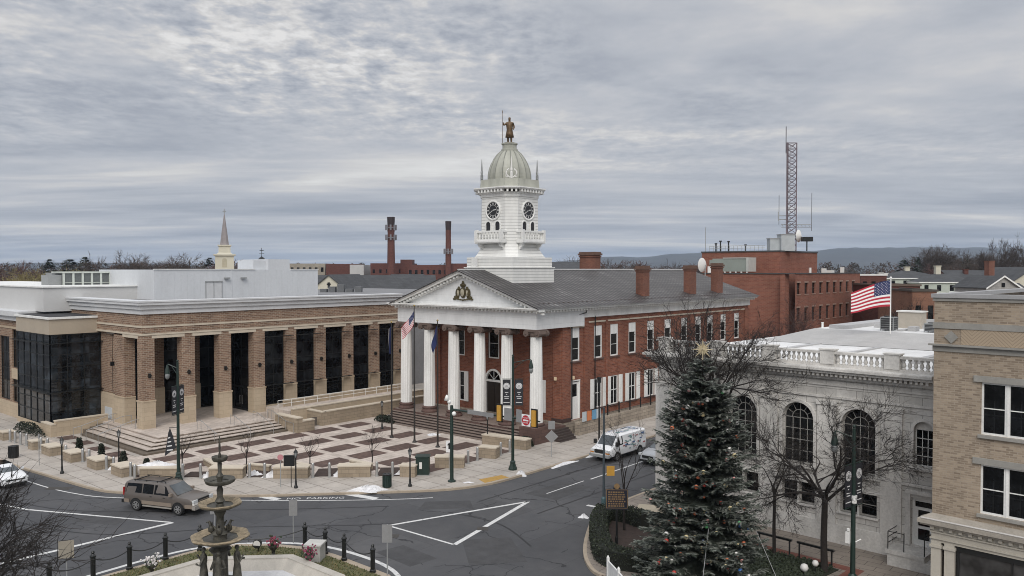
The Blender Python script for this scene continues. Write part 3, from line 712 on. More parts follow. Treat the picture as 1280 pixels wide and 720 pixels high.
for q in (-59.4,-54.6,-49.2): window(ch, q, 60.12, 6.6, 0, 1.42, 3.0, 'court_front', W_PAINT, PANE, nx=1, ny=2, fw=.12)
for q in (-59.4,-49.2): window(ch, q, 60.12, 1.9, 0, 1.42, 3.1, 'court_front_low', W_PAINT, PANE, nx=2, ny=2, fw=.12, bw=.06)
for q in (-60.45,-58.35,-48.15): m = MB(); m.box(q-.28,59.9,1.9,q+.28,59.97,5.0); m.build('shutter', W_PAINT, ch)
d = MB()
for x0 in (-55.6, -54.58): d.box(x0, 60.1, 1.12, x0+.98, 60.2, 4.25)
dd = d.build('front_door', mat('dark_door', (.022,.016,.012), .4, .3, 4), ch)
d = MB(); d.box(-55.75,59.95,1.1,-55.58,60.15,4.4); d.box(-53.62,59.95,1.1,-53.45,60.15,4.4); d.box(-55.75,59.93,4.25,-53.45,60.15,4.45); 
R = []
for i in range(13):
    a = PI*i/12; R.append([(-54.6+q*math.cos(a), y, 4.4+q*math.sin(a)) for q, y in ((.95,59.93),(1.15,59.93),(1.15,60.15),(.95,60.15))])
d.loft(R)
for a in (45,90,135): q = math.radians(a); d.bar((-54.6,60.05,4.45),(-54.6+.97*math.cos(q),60.05,4.42+.97*math.sin(q)),.05)
d.build('fanlight', W_PAINT, dd)
# portico floor and brownstone steps
s = MB(); s.box(-64.3,55.4,-.1,-45.3,59.7,1.1); s.build('portico_floor', BROWNST, ch)
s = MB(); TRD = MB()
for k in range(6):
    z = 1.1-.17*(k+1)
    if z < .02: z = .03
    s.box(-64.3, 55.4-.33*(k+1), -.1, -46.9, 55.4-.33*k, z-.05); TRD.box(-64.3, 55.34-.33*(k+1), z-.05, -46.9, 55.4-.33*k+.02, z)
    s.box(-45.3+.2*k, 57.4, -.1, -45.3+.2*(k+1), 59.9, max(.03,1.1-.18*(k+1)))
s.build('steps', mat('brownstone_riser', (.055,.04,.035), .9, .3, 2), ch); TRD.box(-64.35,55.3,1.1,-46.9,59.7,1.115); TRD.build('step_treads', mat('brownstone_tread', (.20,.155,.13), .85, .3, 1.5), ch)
s = MB(); s.box(-46.95,55.0,-.1,-45.15,57.35,1.45); s.box(-47.0,54.9,1.45,-45.1,57.4,1.6) if False else None; s.build('corner_pedestal', BROWNST, ch)
for i in range(6):
    x = -63.5+i*3.49; c = MB(); n = 40; prof = []
    zb, zt = 1.75, 9.45
    for j in range(9):
        t = j/8; z = zb+(zt-zb)*t; r = .60-.085*t**1.6; prof.append([(x+(r-(.035 if q % 2 else 0))*math.cos(2*PI*q/n), 56.3+(r-(.035 if q % 2 else 0))*math.sin(2*PI*q/n), z) for q in range(n)])
    c.loft(prof); col = c.build('column', W_PAINT, ch)
    b = MB(); b.lathe([(.82,1.1),(.84,1.25),(.74,1.38),(.70,1.45),(.76,1.55),(.76,1.63),(.63,1.75)], x, 56.3, 20); 
    if i < 5: b.box(x-.95,55.3,.6,x+.95,57.2,1.11)
    b.build('column_base', BROWNST, col, smooth=40)
    k = MB(); k.lathe([(.52,9.45),(.58,9.55),(.62,9.7),(.58,9.85)], x, 56.3, 20); k.box(x-.72,55.6,9.92,x+.72,57.0,10.14)
    for sx in (-1,1):
        for yy in (55.72, 56.88):
            k.path([(x+sx*.66,yy-.14,9.78),(x+sx*.66,yy+.14,9.78)], .3, 12); k.path([(x+sx*.66,yy-.2,9.78),(x+sx*.66,yy+.2,9.78)], .11, 8)
        k.path([(x+sx*.66,55.75,9.78),(x+sx*.66,56.85,9.78)], .22, 10)
    k.box(x-.66,55.7,9.78,x+.66,56.9,10.0)
    k.build('capital', mat('brown_capital', (.13,.095,.08), .8, .25, 4), col)
e = MB(); e.box(-64.1,55.65,10.14,-45.5,57.0,11.62); e.box(-64.1,57.0,10.14,-62.9,60.1,11.62); e.box(-46.75,57.0,10.14,-45.5,62.9,11.62); e.build('entablature', FRIEZE, ch)
e = MB(); e.box(-62.9,57,10.9,-46.75,60.05,11.0); e.build('portico_ceiling', W_PAINT, ch)
co = MB()
for z0,z1,pr in ((11.62,11.74,.12),(11.86,11.98,.7),(11.98,12.08,.82)):
    co.box(-64.1-pr,55.65-pr,z0,-45.5+pr,57.2,z1); co.box(-46.2,57.2,z0,-45.5+pr-(.0),99.9,z1); co.box(-64.1-pr,57.2,z0,-63.4,99.9,z1)
co.box(-45.9,62.9,10.9,-45.7,99.7,11.62)
co.build('cornice', W_PAINT, ch)
dn = MB()
for k in range(42): x = -64.0+.45*k; dn.box(x,55.22,11.66,x+.2,55.64,11.86)
for k in range(96): y = 55.7+.46*k; dn.box(-45.5,y,11.66,-45.0,y+.2,11.86)
dn.build('dentils', W_PAINT, ch)
# pediment
YE, YW_ = -44.65, -64.35; AP = 15.45; EV = 12.08; YF = 54.85
def rz_(x): return EV+(AP-EV)*(1-abs(x-CX)/(CX-YW_))
p = MB(); p.add([(-63.6,55.7,12.0),(-45.4,55.7,12.0),(CX,55.7,AP-.25)], [(0,1,2)]); p.build('tympanum', FRIEZE, ch)
p = MB()
for sg in (-1,1):
    xe = CX+sg*9.85
    for (dz0,dz1,yf) in ((-.14,-.02,YF),(-.34,-.14,YF+.12),(-.62,-.5,55.45)):
        A = (xe,EV+.02); B = (CX,AP)
        P = [(A[0],YF*0+yf,A[1]+dz0),(B[0],yf,B[1]+dz0),(B[0],yf,B[1]+dz1),(A[0],yf,A[1]+dz1)]
        Q = [(x,55.75,z) for x,_,z in P]; p.add(P+Q, [(0,1,2,3),(4,5,6,7),(0,1,5,4),(2,3,7,6),(1,2,6,5),(3,0,4,7)])
    for k in range(1,22):
        t = k/22; x = xe+(CX-xe)*t; z = EV+(AP-EV)*t-.46; p.box(x-.1,55.15,z-.12,x+.1,55.7,z+.1)
p.build('raking_cornice', W_PAINT, ch)
r = MB()
for sg in (-1,1):
    xe = CX+sg*9.95
    r.add([(xe,YF-.1,EV-.02),(CX,YF-.1,AP),(CX,100.0,AP),(xe,100.4,EV-.02)], [(0,1,2,3)])
    r.add([(xe,YF-.1,EV-.10),(CX,YF-.1,AP-.08),(CX,YF-.1,AP),(xe,YF-.1,EV-.02)], [(0,1,2,3)])
r.add([(CX-9.95,100.4,EV-.02),(CX+9.95,100.4,EV-.02),(CX,100.0,AP)], [(0,1,2)])
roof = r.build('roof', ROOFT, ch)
r = MB(); r.path([(CX,YF,AP+.02),(CX,58.5,AP+.02)], .12, 6); r.path([(CX,65.2,AP+.04),(CX,100,AP+.04)], .11, 6); r.build('ridge_cap', mat('pale_ridge', (.42,.42,.41), .6, .2, 2), roof)
g = MB()
for k in range(60): y = 56+.74*k; g.box(-45.75,y,12.63-.52+.2,-45.55,y+.16,12.63-.52+.36)
g.box(-45.72,55.5,12.40,-45.66,100,12.43); g.build('snow_guard', mat('brown_guard', (.10,.08,.075), .6), roof)
def chim(x, y, zb, zt, wx, wy, lab=None):
    c = MB(); c.box(x-wx/2,y-wy/2,zb,x+wx/2,y+wy/2,zt-.4); c.box(x-wx/2-.08,y-wy/2-.08,zt-.62,x+wx/2+.08,y+wy/2+.08,zt-.45)
    o = c.build('chimney', brick('chimney_brick', (.22,.09,.06), (.16,.065,.045), (.14,.10,.08), .28, .1, .012, .35), roof)
    c = MB(); c.box(x-wx/2-.16,y-wy/2-.16,zt-.4,x+wx/2+.16,y+wy/2+.16,zt-.18); c.box(x-wx/2-.05,y-wy/2-.05,zt-.18,x+wx/2+.05,y+wy/2+.05,zt); c.build('chimney_cap', mat('brown_cap', (.13,.075,.055), .8, .3, 3), o)
chim(-46.7,75.2,12.3,15.9,.9,1.3); chim(-46.7,85.6,12.3,16.0,.9,1.4); chim(-46.7,92.4,12.3,16.3,.9,1.4); chim(-56.5,79.2,14.3,17.6,2.2,1.2)
# downpipes
dp = MB()
dp.path([(-45.35,63.0,11.6),(-45.35,63.0,11.4),(-45.72,61.2,11.05),(-45.72,61.2,1.4)], .06, 6); dp.build('downpipe', BLACKM, ch)
dp = MB(); dp.path([(-45.72,65.0,11.0),(-45.72,64.95,1.4)], .05, 6); dp.build('downpipe', BLACKM, ch)
dp = MB(); dp.path([(-45.72,88.0,11.0),(-45.72,88,1.4)], .05, 6); dp.build('downpipe', BLACKM, ch)
# state arms on the tympanum, in dull gilt: shield, two horses, eagle and scroll read as one relief
am = MB()
def blob(x,z,rx,rz,y=55.62,mi=0): am.add([(CX-.1+x+rx*math.cos(2*PI*i/12),y,13.15+z+rz*math.sin(2*PI*i/12)) for i in range(12)]+[(CX-.1+x,y-.12,13.15+z)], [(i,(i+1)%12,12) for i in range(12)], mi)
for sg in (-1,1):
    blob(sg*.72,.05,.30,.5); blob(sg*.95,-.35,.3,.2); blob(sg*.55,.5,.2,.24); blob(sg*1.15,-.5,.25,.1); blob(sg*.6,.1,.14,.3,55.55,1)
blob(0,.15,.42,.55); blob(0,.15,.26,.38,55.52,1); blob(0,.85,.4,.2); blob(0,1.08,.16,.2)
for k in range(7): blob(-.9+.3*k,-.58+.04*abs(k-3),.2,.09,55.58)
am.build('coat_of_arms', [mat('tarnished_gilt', (.07,.055,.022), .5, .5, 6, metal=.3), mat('arms_pale', (.35,.32,.24), .6)], ch)
# wall lamps
for (x,y,rz) in ((-46.5,59.68,0),(-45.68,61.35,0)):
    l = MB(); l.box(x-.1,y-.1,5.15,x+.1,y+.1,5.45); l.build('wall_lamp', mat('lamp_warm_glass', (.75,.6,.4), .4), ch)
# stone area wall and railings along the side street
r_ = swall('area_wall', 'coarse grey stone wall along the courthouse side below the shuttered windows', [(-45.2,60.95,-44.7,99,1.2)], RUBBLE, False)
f = thing('railing', 'black iron railing on top of the coarse grey stone wall beside the courthouse', 'railing', (-44.95,62,1.2))
a = MB(); a.bar((-44.95,64,2.15),(-44.95,99,2.15),.05); a.bar((-44.95,64,1.45),(-44.95,99,1.45),.04); a.build('rail', BLACKM, f)
for k in range(18): a = MB(); a.box(-45.0,64+2*k,1.2,-44.9,64.1+2*k,2.3); a.build('post', BLACKM, f)
a = MB()
for y, cc in ((61.3,0),(62.1,1),(62.9,2),(63.6,0)): a.box(-44.6,y,1.25,-44.55,y+.65,2.15,cc)
tag(a.build('display_board', [mat('poster_pale',(.5,.55,.58),.6), mat('poster_orange',(.6,.2,.08),.6), mat('poster_blue',(.15,.33,.5),.6)]), 'row of coloured display boards in front of the white side door', 'poster')
# ---------------- clock tower
ct_ = MB(); TX, TY = -54.05, 61.8
def octr(h, c, z): return [(TX+x,TY+y,z) for x,y in ((-h+c,-h),(h-c,-h),(h,-h+c),(h,h-c),(h-c,h),(-h+c,h),(-h,h-c),(-h,-h+c))]
ct_.box(TX-3.2,TY-3.2,13.2,TX+3.2,TY+3.2,15.65); ct_.box(TX-3.28,TY-3.28,15.65,TX+3.28,TY+3.28,15.75); ct_.box(TX-3.05,TY-3.05,15.75,TX+3.05,TY+3.05,16.72)
rings = []
for k in range(8):
    t = k/7; h = 2.45+.50*(1-t)**2.2; rings.append(octr(h, .87, 16.72+1.6*t))
rings.append(octr(2.42,.87,22.75)); ct_.loft(rings)
tower = ct_.build('clock_tower', CLAP, ch)
a = MB(); a.loft([octr(2.5,.87,22.7),octr(2.5,.87,22.95),octr(2.6,.9,23.0),octr(2.62,.9,23.1)]); a.loft([octr(3.0,1.05,23.38),octr(3.1,1.1,23.5),octr(3.1,1.1,23.6)])
for k in range(8):
    p, q = Vector(octr(2.62,.9,23.2)[k]), Vector(octr(2.62,.9,23.2)[(k+1)%8]); L = (q-p).length; n = max(2, round(L/.42))
    o = Vector((p.x+q.x-2*TX, p.y+q.y-2*TY, 0)).normalized()
    for i in range(n):
        c = p.lerp(q,(i+.5)/n)+o*.16; a.obox(c.x,c.y,23.1,.18,.4,.28,math.atan2(o.y,o.x)-PI/2)
a.build('tower_cornice', W_PAINT, tower)
a = MB(); a.loft([octr(2.62,.92,23.6),octr(2.55,.9,23.7),octr(2.5,.9,24.45)]); a.build('drum', COPPER, tower)
a = MB(); prof = [(2.08,24.45),(2.1,24.75),(2.08,25.1),(1.98,25.6),(1.8,26.1),(1.55,26.6),(1.2,27.1),(.85,27.4)]; n = 32; R = []
for r, z in prof: R.append([(TX+r*(1.0 if j % 2 else 1.045)*math.cos(2*PI*j/n),TY+r*(1.0 if j % 2 else 1.045)*math.sin(2*PI*j/n),z) for j in range(n)])
a.loft(R)
for j in range(0,32,2): a.path([(TX+r*1.03*math.cos(2*PI*j/32),TY+r*1.03*math.sin(2*PI*j/32),z) for r,z in prof],.055,5,1)
a.lathe([(.85,27.35),(.85,27.6),(.72,27.65),(.72,28.05),(.82,28.1),(.82,28.22)],TX,TY,16); a.build('dome', [COPPER, mat('dome_rib', (.215,.22,.19), .6, .2, 2)], tower)
for k, (sx, sy) in enumerate(((1,-1),(1,1),(-1,1),(-1,-1))):
    x, y = TX+sx*1.98, TY+sy*1.98; a = MB()
    a.lathe([(.14,24.4),(.14,25.0),(.1,25.1),(.13,25.25),(.09,25.5),(.05,26.2),(.02,26.6)],x,y,8)
    d = Vector((-sy*.707*1, sx*.707*1, 0))
    for q in (-1,1):
        pts = [(x+d.x*q*(.15+.32*math.sin(t*PI)+.1*t), y+d.y*q*(.15+.32*math.sin(t*PI)+.1*t), 24.5+.85*t) for t in (0,.2,.4,.6,.8,1)]
        a.path(pts, .07, 5)
        a.path([(x+d.x*q*.3,y+d.y*q*.3,24.55),(x+d.x*q*.55,y+d.y*q*.55,24.6),(x+d.x*q*.5,y+d.y*q*.5,24.8)], .06, 5)
    a.build('finial', GREYM if k in (1,3) else OFFWHITE, tower)
CLK = [mat('clock_black', (.018,.018,.02), .4, 0), W_PAINT]
for k in range(4):
    a0 = k*PI/2; n_ = Vector((math.sin(a0),-math.cos(a0),0)); u = Vector((math.cos(a0),math.sin(a0),0)); up = Vector((0,0,1)); c = Vector((TX,TY,21.35))+n_*2.43
    f = MB(); f.disc(c+n_*.02,1.0,u,up,28,1,.72)
    R = []
    for i in range(29):
        q = 2*PI*i/28; e = u*math.cos(q)+up*math.sin(q); R.append([tuple(c+e*rr+n_*dd) for rr,dd in ((1.0,0),(1.0,.1),(.9,.14),(.82,.1),(.82,0))])
    f.loft(R,1,cap=False)
    f.disc(c+n_*.05,.83,u,up,28,0)
    for i in range(12):
        q = 2*PI*i/12; e = u*math.sin(q)+up*math.cos(q); t_ = u*math.cos(q)-up*math.sin(q); wdt = .07 if i % 3 else .1
        f.quad(*[c+n_*.06+e*rr+t_*s_ for rr,s_ in ((.58,-wdt/2),(.58,wdt/2),(.76,wdt/2),(.76,-wdt/2))],1)
    f.disc(c+n_*.06,.54,u,up,24,1,.515)
    for hh, L, wd in ((2+40/60, .42, .09),(40/5., .66, .06)):
        q = 2*PI*hh/12; e = u*math.sin(q)+up*math.cos(q); t_ = u*math.cos(q)-up*math.sin(q)
        f.quad(*[c+n_*.075+e*rr+t_*s_ for rr,s_ in ((-.14,-wd/2),(-.14,wd/2),(L,wd/3),(L,-wd/3))],1)
    f.build('clock', CLK, tower)
    for q in (-.62,.62):
        g = MB(); P = [(q-.3,19.35),(q+.3,19.35)]+[(q+.3*math.cos(PI*i/10),19.95+.3*math.sin(PI*i/10)) for i in range(11)]
        b0 = Vector((TX,TY,0))+n_*2.46
        g.add([b0+u*x+up*z for x,z in P],[tuple(range(len(P)))],0)
        R = [[tuple(b0+u*(q+rr*math.cos(PI*i/10))+up*(19.95+rr*math.sin(PI*i/10))+n_*dd) for rr,dd in ((.3,0),(.42,.0),(.42,.08),(.3,.08))] for i in range(11)]
        g.loft(R,1); 
        for sx in (-1,1): g.bar(b0+u*(q+sx*.36)+up*19.3+n_*.04, b0+u*(q+sx*.36)+up*19.95+n_*.04,.12,.08,1)
        g.build('arched_opening', CLK, tower)
    b = MB(); 
    def bb(u0,u1,d0,d1,z0,z1): P = [Vector((TX,TY,0))+u*x+n_*y+up*z for z in (z0,z1) for x,y in ((u0,d0),(u1,d0),(u1,d1),(u0,d1))]; b.add(P,[(3,2,1,0),(4,5,6,7),(0,1,5,4),(1,2,6,5),(2,3,7,6),(3,0,4,7)])
    bb(-1.75,1.75,2.4,3.25,18.18,18.36); bb(-1.72,1.72,2.4,3.2,18.1,18.18)
    bb(-1.75,1.75,3.02,3.24,19.15,19.32); bb(-1.75,1.75,3.05,3.2,18.36,18.5)
    for sx in (-1,1):
        bb(sx*1.62-.14,sx*1.62+.14,2.98,3.26,18.36,19.42); bb(sx*1.65-.1,sx*1.65+.1,2.4,3.0,19.15,19.32); bb(sx*1.65-.1,sx*1.65+.1,2.4,3.0,18.36,18.5)
        for i in range(5):
            t = i/5; bb(sx*1.35-.12,sx*1.35+.12,2.4,2.4+.75*(t**.6),17.4+.7*t,17.4+.7*(t+.2))
        for y in (2.55,2.8): c = Vector((TX,TY,0))+u*sx*1.65+n_*y; b.lathe([(.05,18.5),(.09,18.7),(.045,18.95),(.07,19.15)],c.x,c.y,6)
    for i in range(7):
        c = Vector((TX,TY,0))+u*(-1.2+.4*i)+n_*3.12; b.lathe([(.06,18.5),(.085,18.7),(.045,18.95),(.07,19.15)],c.x,c.y,6)
    b.build('balcony', W_PAINT, tower)
d = MB(); d.box(-56.2,58.58,15.7,-55.6,58.62,16.72); d.box(-56.28,58.55,15.7,-56.2,58.66,16.75); d.box(-55.6,58.55,15.7,-55.52,58.66,16.75); d.build('tower_hatch', W_PAINT, tower)
# statue on the dome
def skin_mesh(name, pts, edges, sub=2):
    me = bpy.data.meshes.new(name+'_base'); me.from_pydata([p[:3] for p in pts], edges, [])
    ob = bpy.data.objects.new(name+'_base', me); COL.objects.link(ob)
    sk = ob.modifiers.new('s','SKIN'); ss = ob.modifiers.new('d','SUBSURF'); ss.levels = ss.render_levels = sub
    for i, p in enumerate(pts):
        r = p[3]; me.skin_vertices[0].data[i].radius = (r, p[4] if len(p) > 4 else r)
    me.skin_vertices[0].data[0].use_root = True
    dg = bpy.context.evaluated_depsgraph_get(); dg.update(); m2 = bpy.data.meshes.new_from_object(ob.evaluated_get(dg)); m2.name = name
    bpy.data.objects.remove(ob); bpy.data.meshes.remove(me); 
    m2.polygons.foreach_set('use_smooth',[True]*len(m2.polygons)); return m2
st = thing('statue', 'bronze standing figure holding a tall spear on top of the copper dome', 'statue', (TX,TY,28.22), math.radians(35)); st.scale = (1.12,1.12,1.12)
pts = [(0,0,1.15,.19,.15),(0,0,1.45,.22,.16),(0,0,1.75,.25,.15),(0,0,1.95,.085),(0,-.03,2.08,.11),(0,-.02,2.25,.13),(0,-.01,2.36,.10),
       (.28,0,1.82,.11),(.42,.02,1.5,.085),(.34,-.16,1.22,.075),(-.28,0,1.82,.11),(-.52,-.1,1.62,.085),(-.58,-.2,1.9,.07),
       (.13,0,.95,.14),(.16,-.06,.55,.11),(.16,-.02,.1,.085),(.17,-.18,.05,.07),(-.13,0,.95,.14),(-.15,.02,.55,.11),(-.14,.06,.1,.085),(-.15,-.08,.05,.07)]
ed = [(0,1),(1,2),(2,3),(3,4),(4,5),(5,6),(2,7),(7,8),(8,9),(2,10),(10,11),(11,12),(0,13),(13,14),(14,15),(15,16),(0,17),(17,18),(18,19),(19,20)]
me = skin_mesh('figure', pts, ed); me.materials.append(BRONZE); o = link('figure', me); o.parent = st
a = MB(); a.loft([[(r*math.cos(2*PI*j/12)*1.1, r*math.sin(2*PI*j/12)+y0, z) for j in range(12)] for r,y0,z in ((.36,.05,.55),(.30,.04,.9),(.24,.02,1.25),(.29,.0,1.65),(.22,0,1.85))]); o = a.build('coat', BRONZE, smooth=180); o.parent = st
a = MB(); a.tube((-.6,-.22,0),(-.6,-.22,2.75),.03,.02,6); a.lathe([(.0,2.7),(.05,2.78),(.0,3.0)],-.6,-.22,6); o = a.build('spear', BRONZE); o.parent = st
a = MB(); a.lathe([(.5,0),(.5,.06),(.44,.08)],0,0,12); o = a.build('statue_base', BRONZE); o.parent = st
# ================================================================== LIMESTONE BANK-LIKE BUILDING (built square, then turned)
sb = thing('stone_building', 'pale limestone building with three tall arched windows and balustraded roof', 'building')
L0 = -17.2; WC = [-14.45,-10.95,-7.4,-3.9]
ops = [(q-.95-L0,q+.95-L0,4.15,7.75,'arch') for q in WC]+[(x-L0,x+.95-L0,1.85,3.1) for q in WC for x in (q-.98,q+.08)]+[(-.98-L0,-.02-L0,5.1,7.5,'arch'),(-1.08-L0,.06-L0,.85,3.4)]
w = MB(); wall(w, (L0,0), (1,0), (0,1), 17.3, 0, 9.3, ops, .45)
w.quad((L0,0,0),(L0,36,0),(L0,36,9.3),(L0,0,9.3)); w.quad((.1,0,0),(.1,36,0),(.1,36,9.3),(.1,0,9.3)); w.quad((L0,36,0),(.1,36,0),(.1,36,9.3),(L0,36,9.3))
w.build('wall', STONE, sb)
t = MB()
t.box(L0-.05,-.1,0,-2.0,0,1.1); t.box(-2.0,-.08,0,.1,0,.8)
t.box(L0-.05,-.08,8.2,.1,0,8.32); t.box(L0-.05,-.06,8.9,.1,0,8.98)
for q in (L0+.4,-12.75,-9.2,-5.65,-2.1):
    t.box(q-.55,-.12,1.1,q+.55,0,8.0); t.box(q-.62,-.18,7.8,q+.62,0,8.05)
for q in WC:
    R = []
    for i in range(17):
        a = PI*i/16; R.append([(q+r*math.cos(a),y,6.8+r*math.sin(a)) for r,y in ((.95,0),(.95,-.1),(1.13,-.1),(1.13,0))])
    t.loft(R); t.box(q-1.13,-.1,4.1,q-.95,0,6.8); t.box(q+.95,-.1,4.1,q+1.13,0,6.8); t.box(q-1.25,-.16,3.95,q+1.25,0,4.12); t.box(q-1.25,-.09,3.12,q+1.25,0,3.25); t.box(q-1.15,-.12,1.75,q+1.15,0,1.85)
R = []
for i in range(17):
    a = PI*i/16; R.append([(-.5+r*math.cos(a),y,7.02+r*math.sin(a)) for r,y in ((.48,0),(.48,-.08),(.63,-.08),(.63,0))])
t.loft(R); t.box(-1.13,-.08,5.0,-.98,0,7.02); t.box(-.02,-.08,5.0,.1,0,7.02); t.box(-1.2,-.14,4.9,.1,0,5.02)
t.box(-1.95,-.12,4.0,.1,0,4.12); t.box(-1.35,-.1,.85,-1.1,0,3.6); t.box(-1.35,-.13,3.6,.1,0,3.8)
t.build('stone_trim', STONET, sb)
c = MB()
for z0,z1,pr in ((9.3,9.48,.2),(9.66,9.82,.62),(9.82,9.96,.78),(9.96,10.0,.7)): c.box(L0-pr,-pr,z0,.1,.3,z1)
c.build('cornice', STONET, sb)
c = MB()
for k in range(66): x = L0-.3+.265*k; c.box(x,-.5,9.48,x+.14,-.2,9.65)
c.box(L0-.2,-.2,9.48,.1,.2,9.66); c.build('dentils', STONET, sb)
b = MB(); b.box(L0-.1,-.12,10.0,.1,.3,10.14); b.box(L0-.1,-.14,10.72,.1,.3,10.86)
for q in (L0+.5,-12.75,-9.2,-5.65,-2.1): b.box(q-.4,-.18,10.14,q+.4,.34,10.92); b.box(q-.46,-.22,10.92,q+.46,.38,11.0)
b.build('parapet', STONET, sb)
bal = None; kk = 0
PR = [(.1,10.14),(.11,10.2),(.06,10.24),(.13,10.36),(.06,10.56),(.1,10.66),(.1,10.72)]
for q0,q1 in ((L0+.9,-13.15),(-12.35,-9.6),(-8.8,-6.05),(-5.25,-2.5),(-1.7,.1)):
    n = round((q1-q0)/.29)
    for i in range(n):
        x = q0+(i+.5)*(q1-q0)/n
        if bal is None: m = MB(); m.lathe(PR,0,.08,8); o = m.build('baluster', STONET, sb, smooth=50); bal = o.data; o.location = (x,0,0)
        else: o = link('baluster', bal, sb); o.location = (x,0,0)
for q in WC:
    window(sb, q, .28, 4.15, 0, 1.9, 3.6, 'archw', mat('pale_grey_frame',(.34,.33,.31),.6), PANE, nx=4, ny=4, fw=.07, bw=.035, arch=True, dp=.04)
    for x in (q-.98,q+.08): window(sb, x+.475, .25, 1.85, 0, .95, 1.25, 'low', mat('pale_grey_frame',(.34,.33,.31),.6), PANE, nx=1, ny=2, fw=.07, dp=.04)
window(sb, -.5, .28, 5.1, 0, .96, 2.4, 'archs', W_PAINT, PANE, nx=3, ny=4, fw=.06, bw=.035, arch=True, dp=.04)
m = MB(); P = [(-.5+.46*math.cos(PI*i/12),.18,7.02+.46*math.sin(PI*i/12)) for i in range(13)]; m.add(P,[tuple(range(13))]); m.build('lunette', STONET, sb)
d = MB(); d.box(-1.08,.2,.85,-.95,.32,3.4); d.box(-.07,.2,.85,.06,.32,3.4); d.box(-.95,.2,3.2,-.07,.32,3.4); d.box(-.95,.2,2.75,-.07,.32,2.9); d.box(-.95,.22,.85,-.8,.3,2.75); d.box(-.22,.22,.85,-.07,.3,2.75); d.box(-.8,.22,.85,-.22,.3,1.15); d.box(-.8,.22,1.75,-.22,.3,1.9)
dd = d.build('door', W_PAINT, sb); g = MB(); g.quad((-.95,.26,.85),(-.07,.26,.85),(-.07,.26,3.2),(-.95,.26,3.2)); g.build('pane', PANE, dd)
s = MB(); s.box(-1.75,-1.5,-.05,.1,-.12,.62); s.box(-1.85,-1.55,.62,.1,-.1,.82); s.box(.1,-1.5,-.05,.6,-.12,.5); s.build('stoop', STONET, sb)
s = MB()
for x in (-1.75,-.95): s.tube((x,-1.4,.82),(x,-1.4,1.75),.025,n=6)
for z in (1.75,1.45,1.15): s.path([(-1.75,-.15,z),(-1.75,-1.4,z),(-.95,-1.4,z)] if z == 1.75 else [(-1.75,-.15,z),(-1.75,-1.4,z)],.022,6)
s.build('stoop_railing', BLACKM, sb)
s = MB(); s.tube((0.05,-1.4,.82),(.05,-1.4,1.75),.025,n=6); s.path([(.05,-.15,1.75),(.05,-1.4,1.75)],.022,6); s.build('stoop_railing', BLACKM, sb)
r = MB(); r.quad((L0,.2,10.05),(.1,.2,10.05),(.1,36,10.05),(L0,36,10.05))
r.add([(-16.2,12.0,10.06),(-3.2,13.0,10.06),(-3.2,34,10.06),(-16.4,34,10.06),(-14.8,18.5,10.75),(-4.6,18.5,10.75),(-4.6,33,10.75),(-14.8,33,10.75)],[(0,1,5,4),(1,2,6,5),(2,3,7,6),(3,0,4,7),(4,5,6,7)])
roof = r.build('roof', ROOFW, sb)
r = MB(); r.box(-12.0,3.0,10.05,-11.6,12.5,10.14); r.box(-7.6,2.0,10.05,-7.3,12.5,10.14); r.box(-2.6,4,10.05,-2.2,30,10.3)
for q in range(6): r.box(-13.5+1.7*q,20.5+(q%3)*2.2,10.76,-12.9+1.7*q,21.3+(q%3)*2.2,11.0+.1*(q%2))
r.box(-13.9,19,10.75,-12.5,30,11.05); r.box(-10.5,24,10.75,-4.8,24.3,11.0); r.box(-12.5,28,10.75,-4.8,28.4,11.3); r.box(-9,20,10.76,-8.6,28,10.86)
r.build('roof_upstand', mat('pale_grey_roof', (.42,.42,.42), .7, .15, .6), roof)
r = MB(); r.add([(-16.2,11.96,10.075),(-3.2,12.96,10.075),(-4.6,18.46,10.765),(-14.8,18.46,10.765)],[(0,1,2,3)]); r.build('roof_slope', mat('grey_mineral_felt', (.40,.395,.385), .85, .15, .8, streak=False), roof)
sb.location = (-11, 46.2, 0); sb.rotation_euler = (0,0,math.radians(-4))
def SL(u, v, z=0):
    a = math.radians(-4); return (-11+u*math.cos(a)-v*math.sin(a), 46.2+u*math.sin(a)+v*math.cos(a), z)
def acu(lab, p, s, hgt):
    t = thing('air_conditioner', lab, 'air conditioner', p, math.radians(-4))
    a = MB(); a.box(-s/2,-s/2,.08,s/2,s/2,hgt); o = a.build('casing', mat('ac_dark', (.03,.03,.032), .5, .2, 4)); o.parent = t
    a = MB()
    for sx in (-1,1):
        for sy in (-1,1): a.box(sx*s/2-.03,sy*s/2-.03,0,sx*s/2+.03,sy*s/2+.03,hgt+.02)
    a.box(-s/2-.03,-s/2-.03,hgt,s/2+.03,s/2+.03,hgt+.06)
    for k in range(5): z = .15+hgt*.17*k; a.box(-s/2-.01,-s/2-.01,z,s/2+.01,s/2+.01,z+.025)
    o = a.build('frame', GREYM); o.parent = t
    a = MB(); a.lathe([(s*.38,hgt+.06),(s*.38,hgt+.12),(s*.3,hgt+.13)],0,0,12); o = a.build('fan_guard', BLACKM); o.parent = t
acu('black boxy cooling unit on the white stone-building roof, below the big flag', SL(-9.6,20,10.76), .95, 1.0)
acu('low black cooling unit on the white roof beside the brown brick wall edge', SL(-6.6,20.5,10.76), .9, .62)
t = thing('roof_hatch', 'pale tan boxy roof hatch behind the black cooling unit on the white roof', 'roof hatch', SL(-9.4,24.4,10.8), math.radians(-4)); a = MB(); a.box(-.9,-.6,-.1,.9,.6,1.25); o = a.build('hatch_body', mat('tan_hatch', (.42,.38,.32), .7)); o.parent = t; a = MB(); a.box(-1.0,-.7,1.25,1.0,.7,1.35); o = a.build('hatch_lid', OFFWHITE); o.parent = t
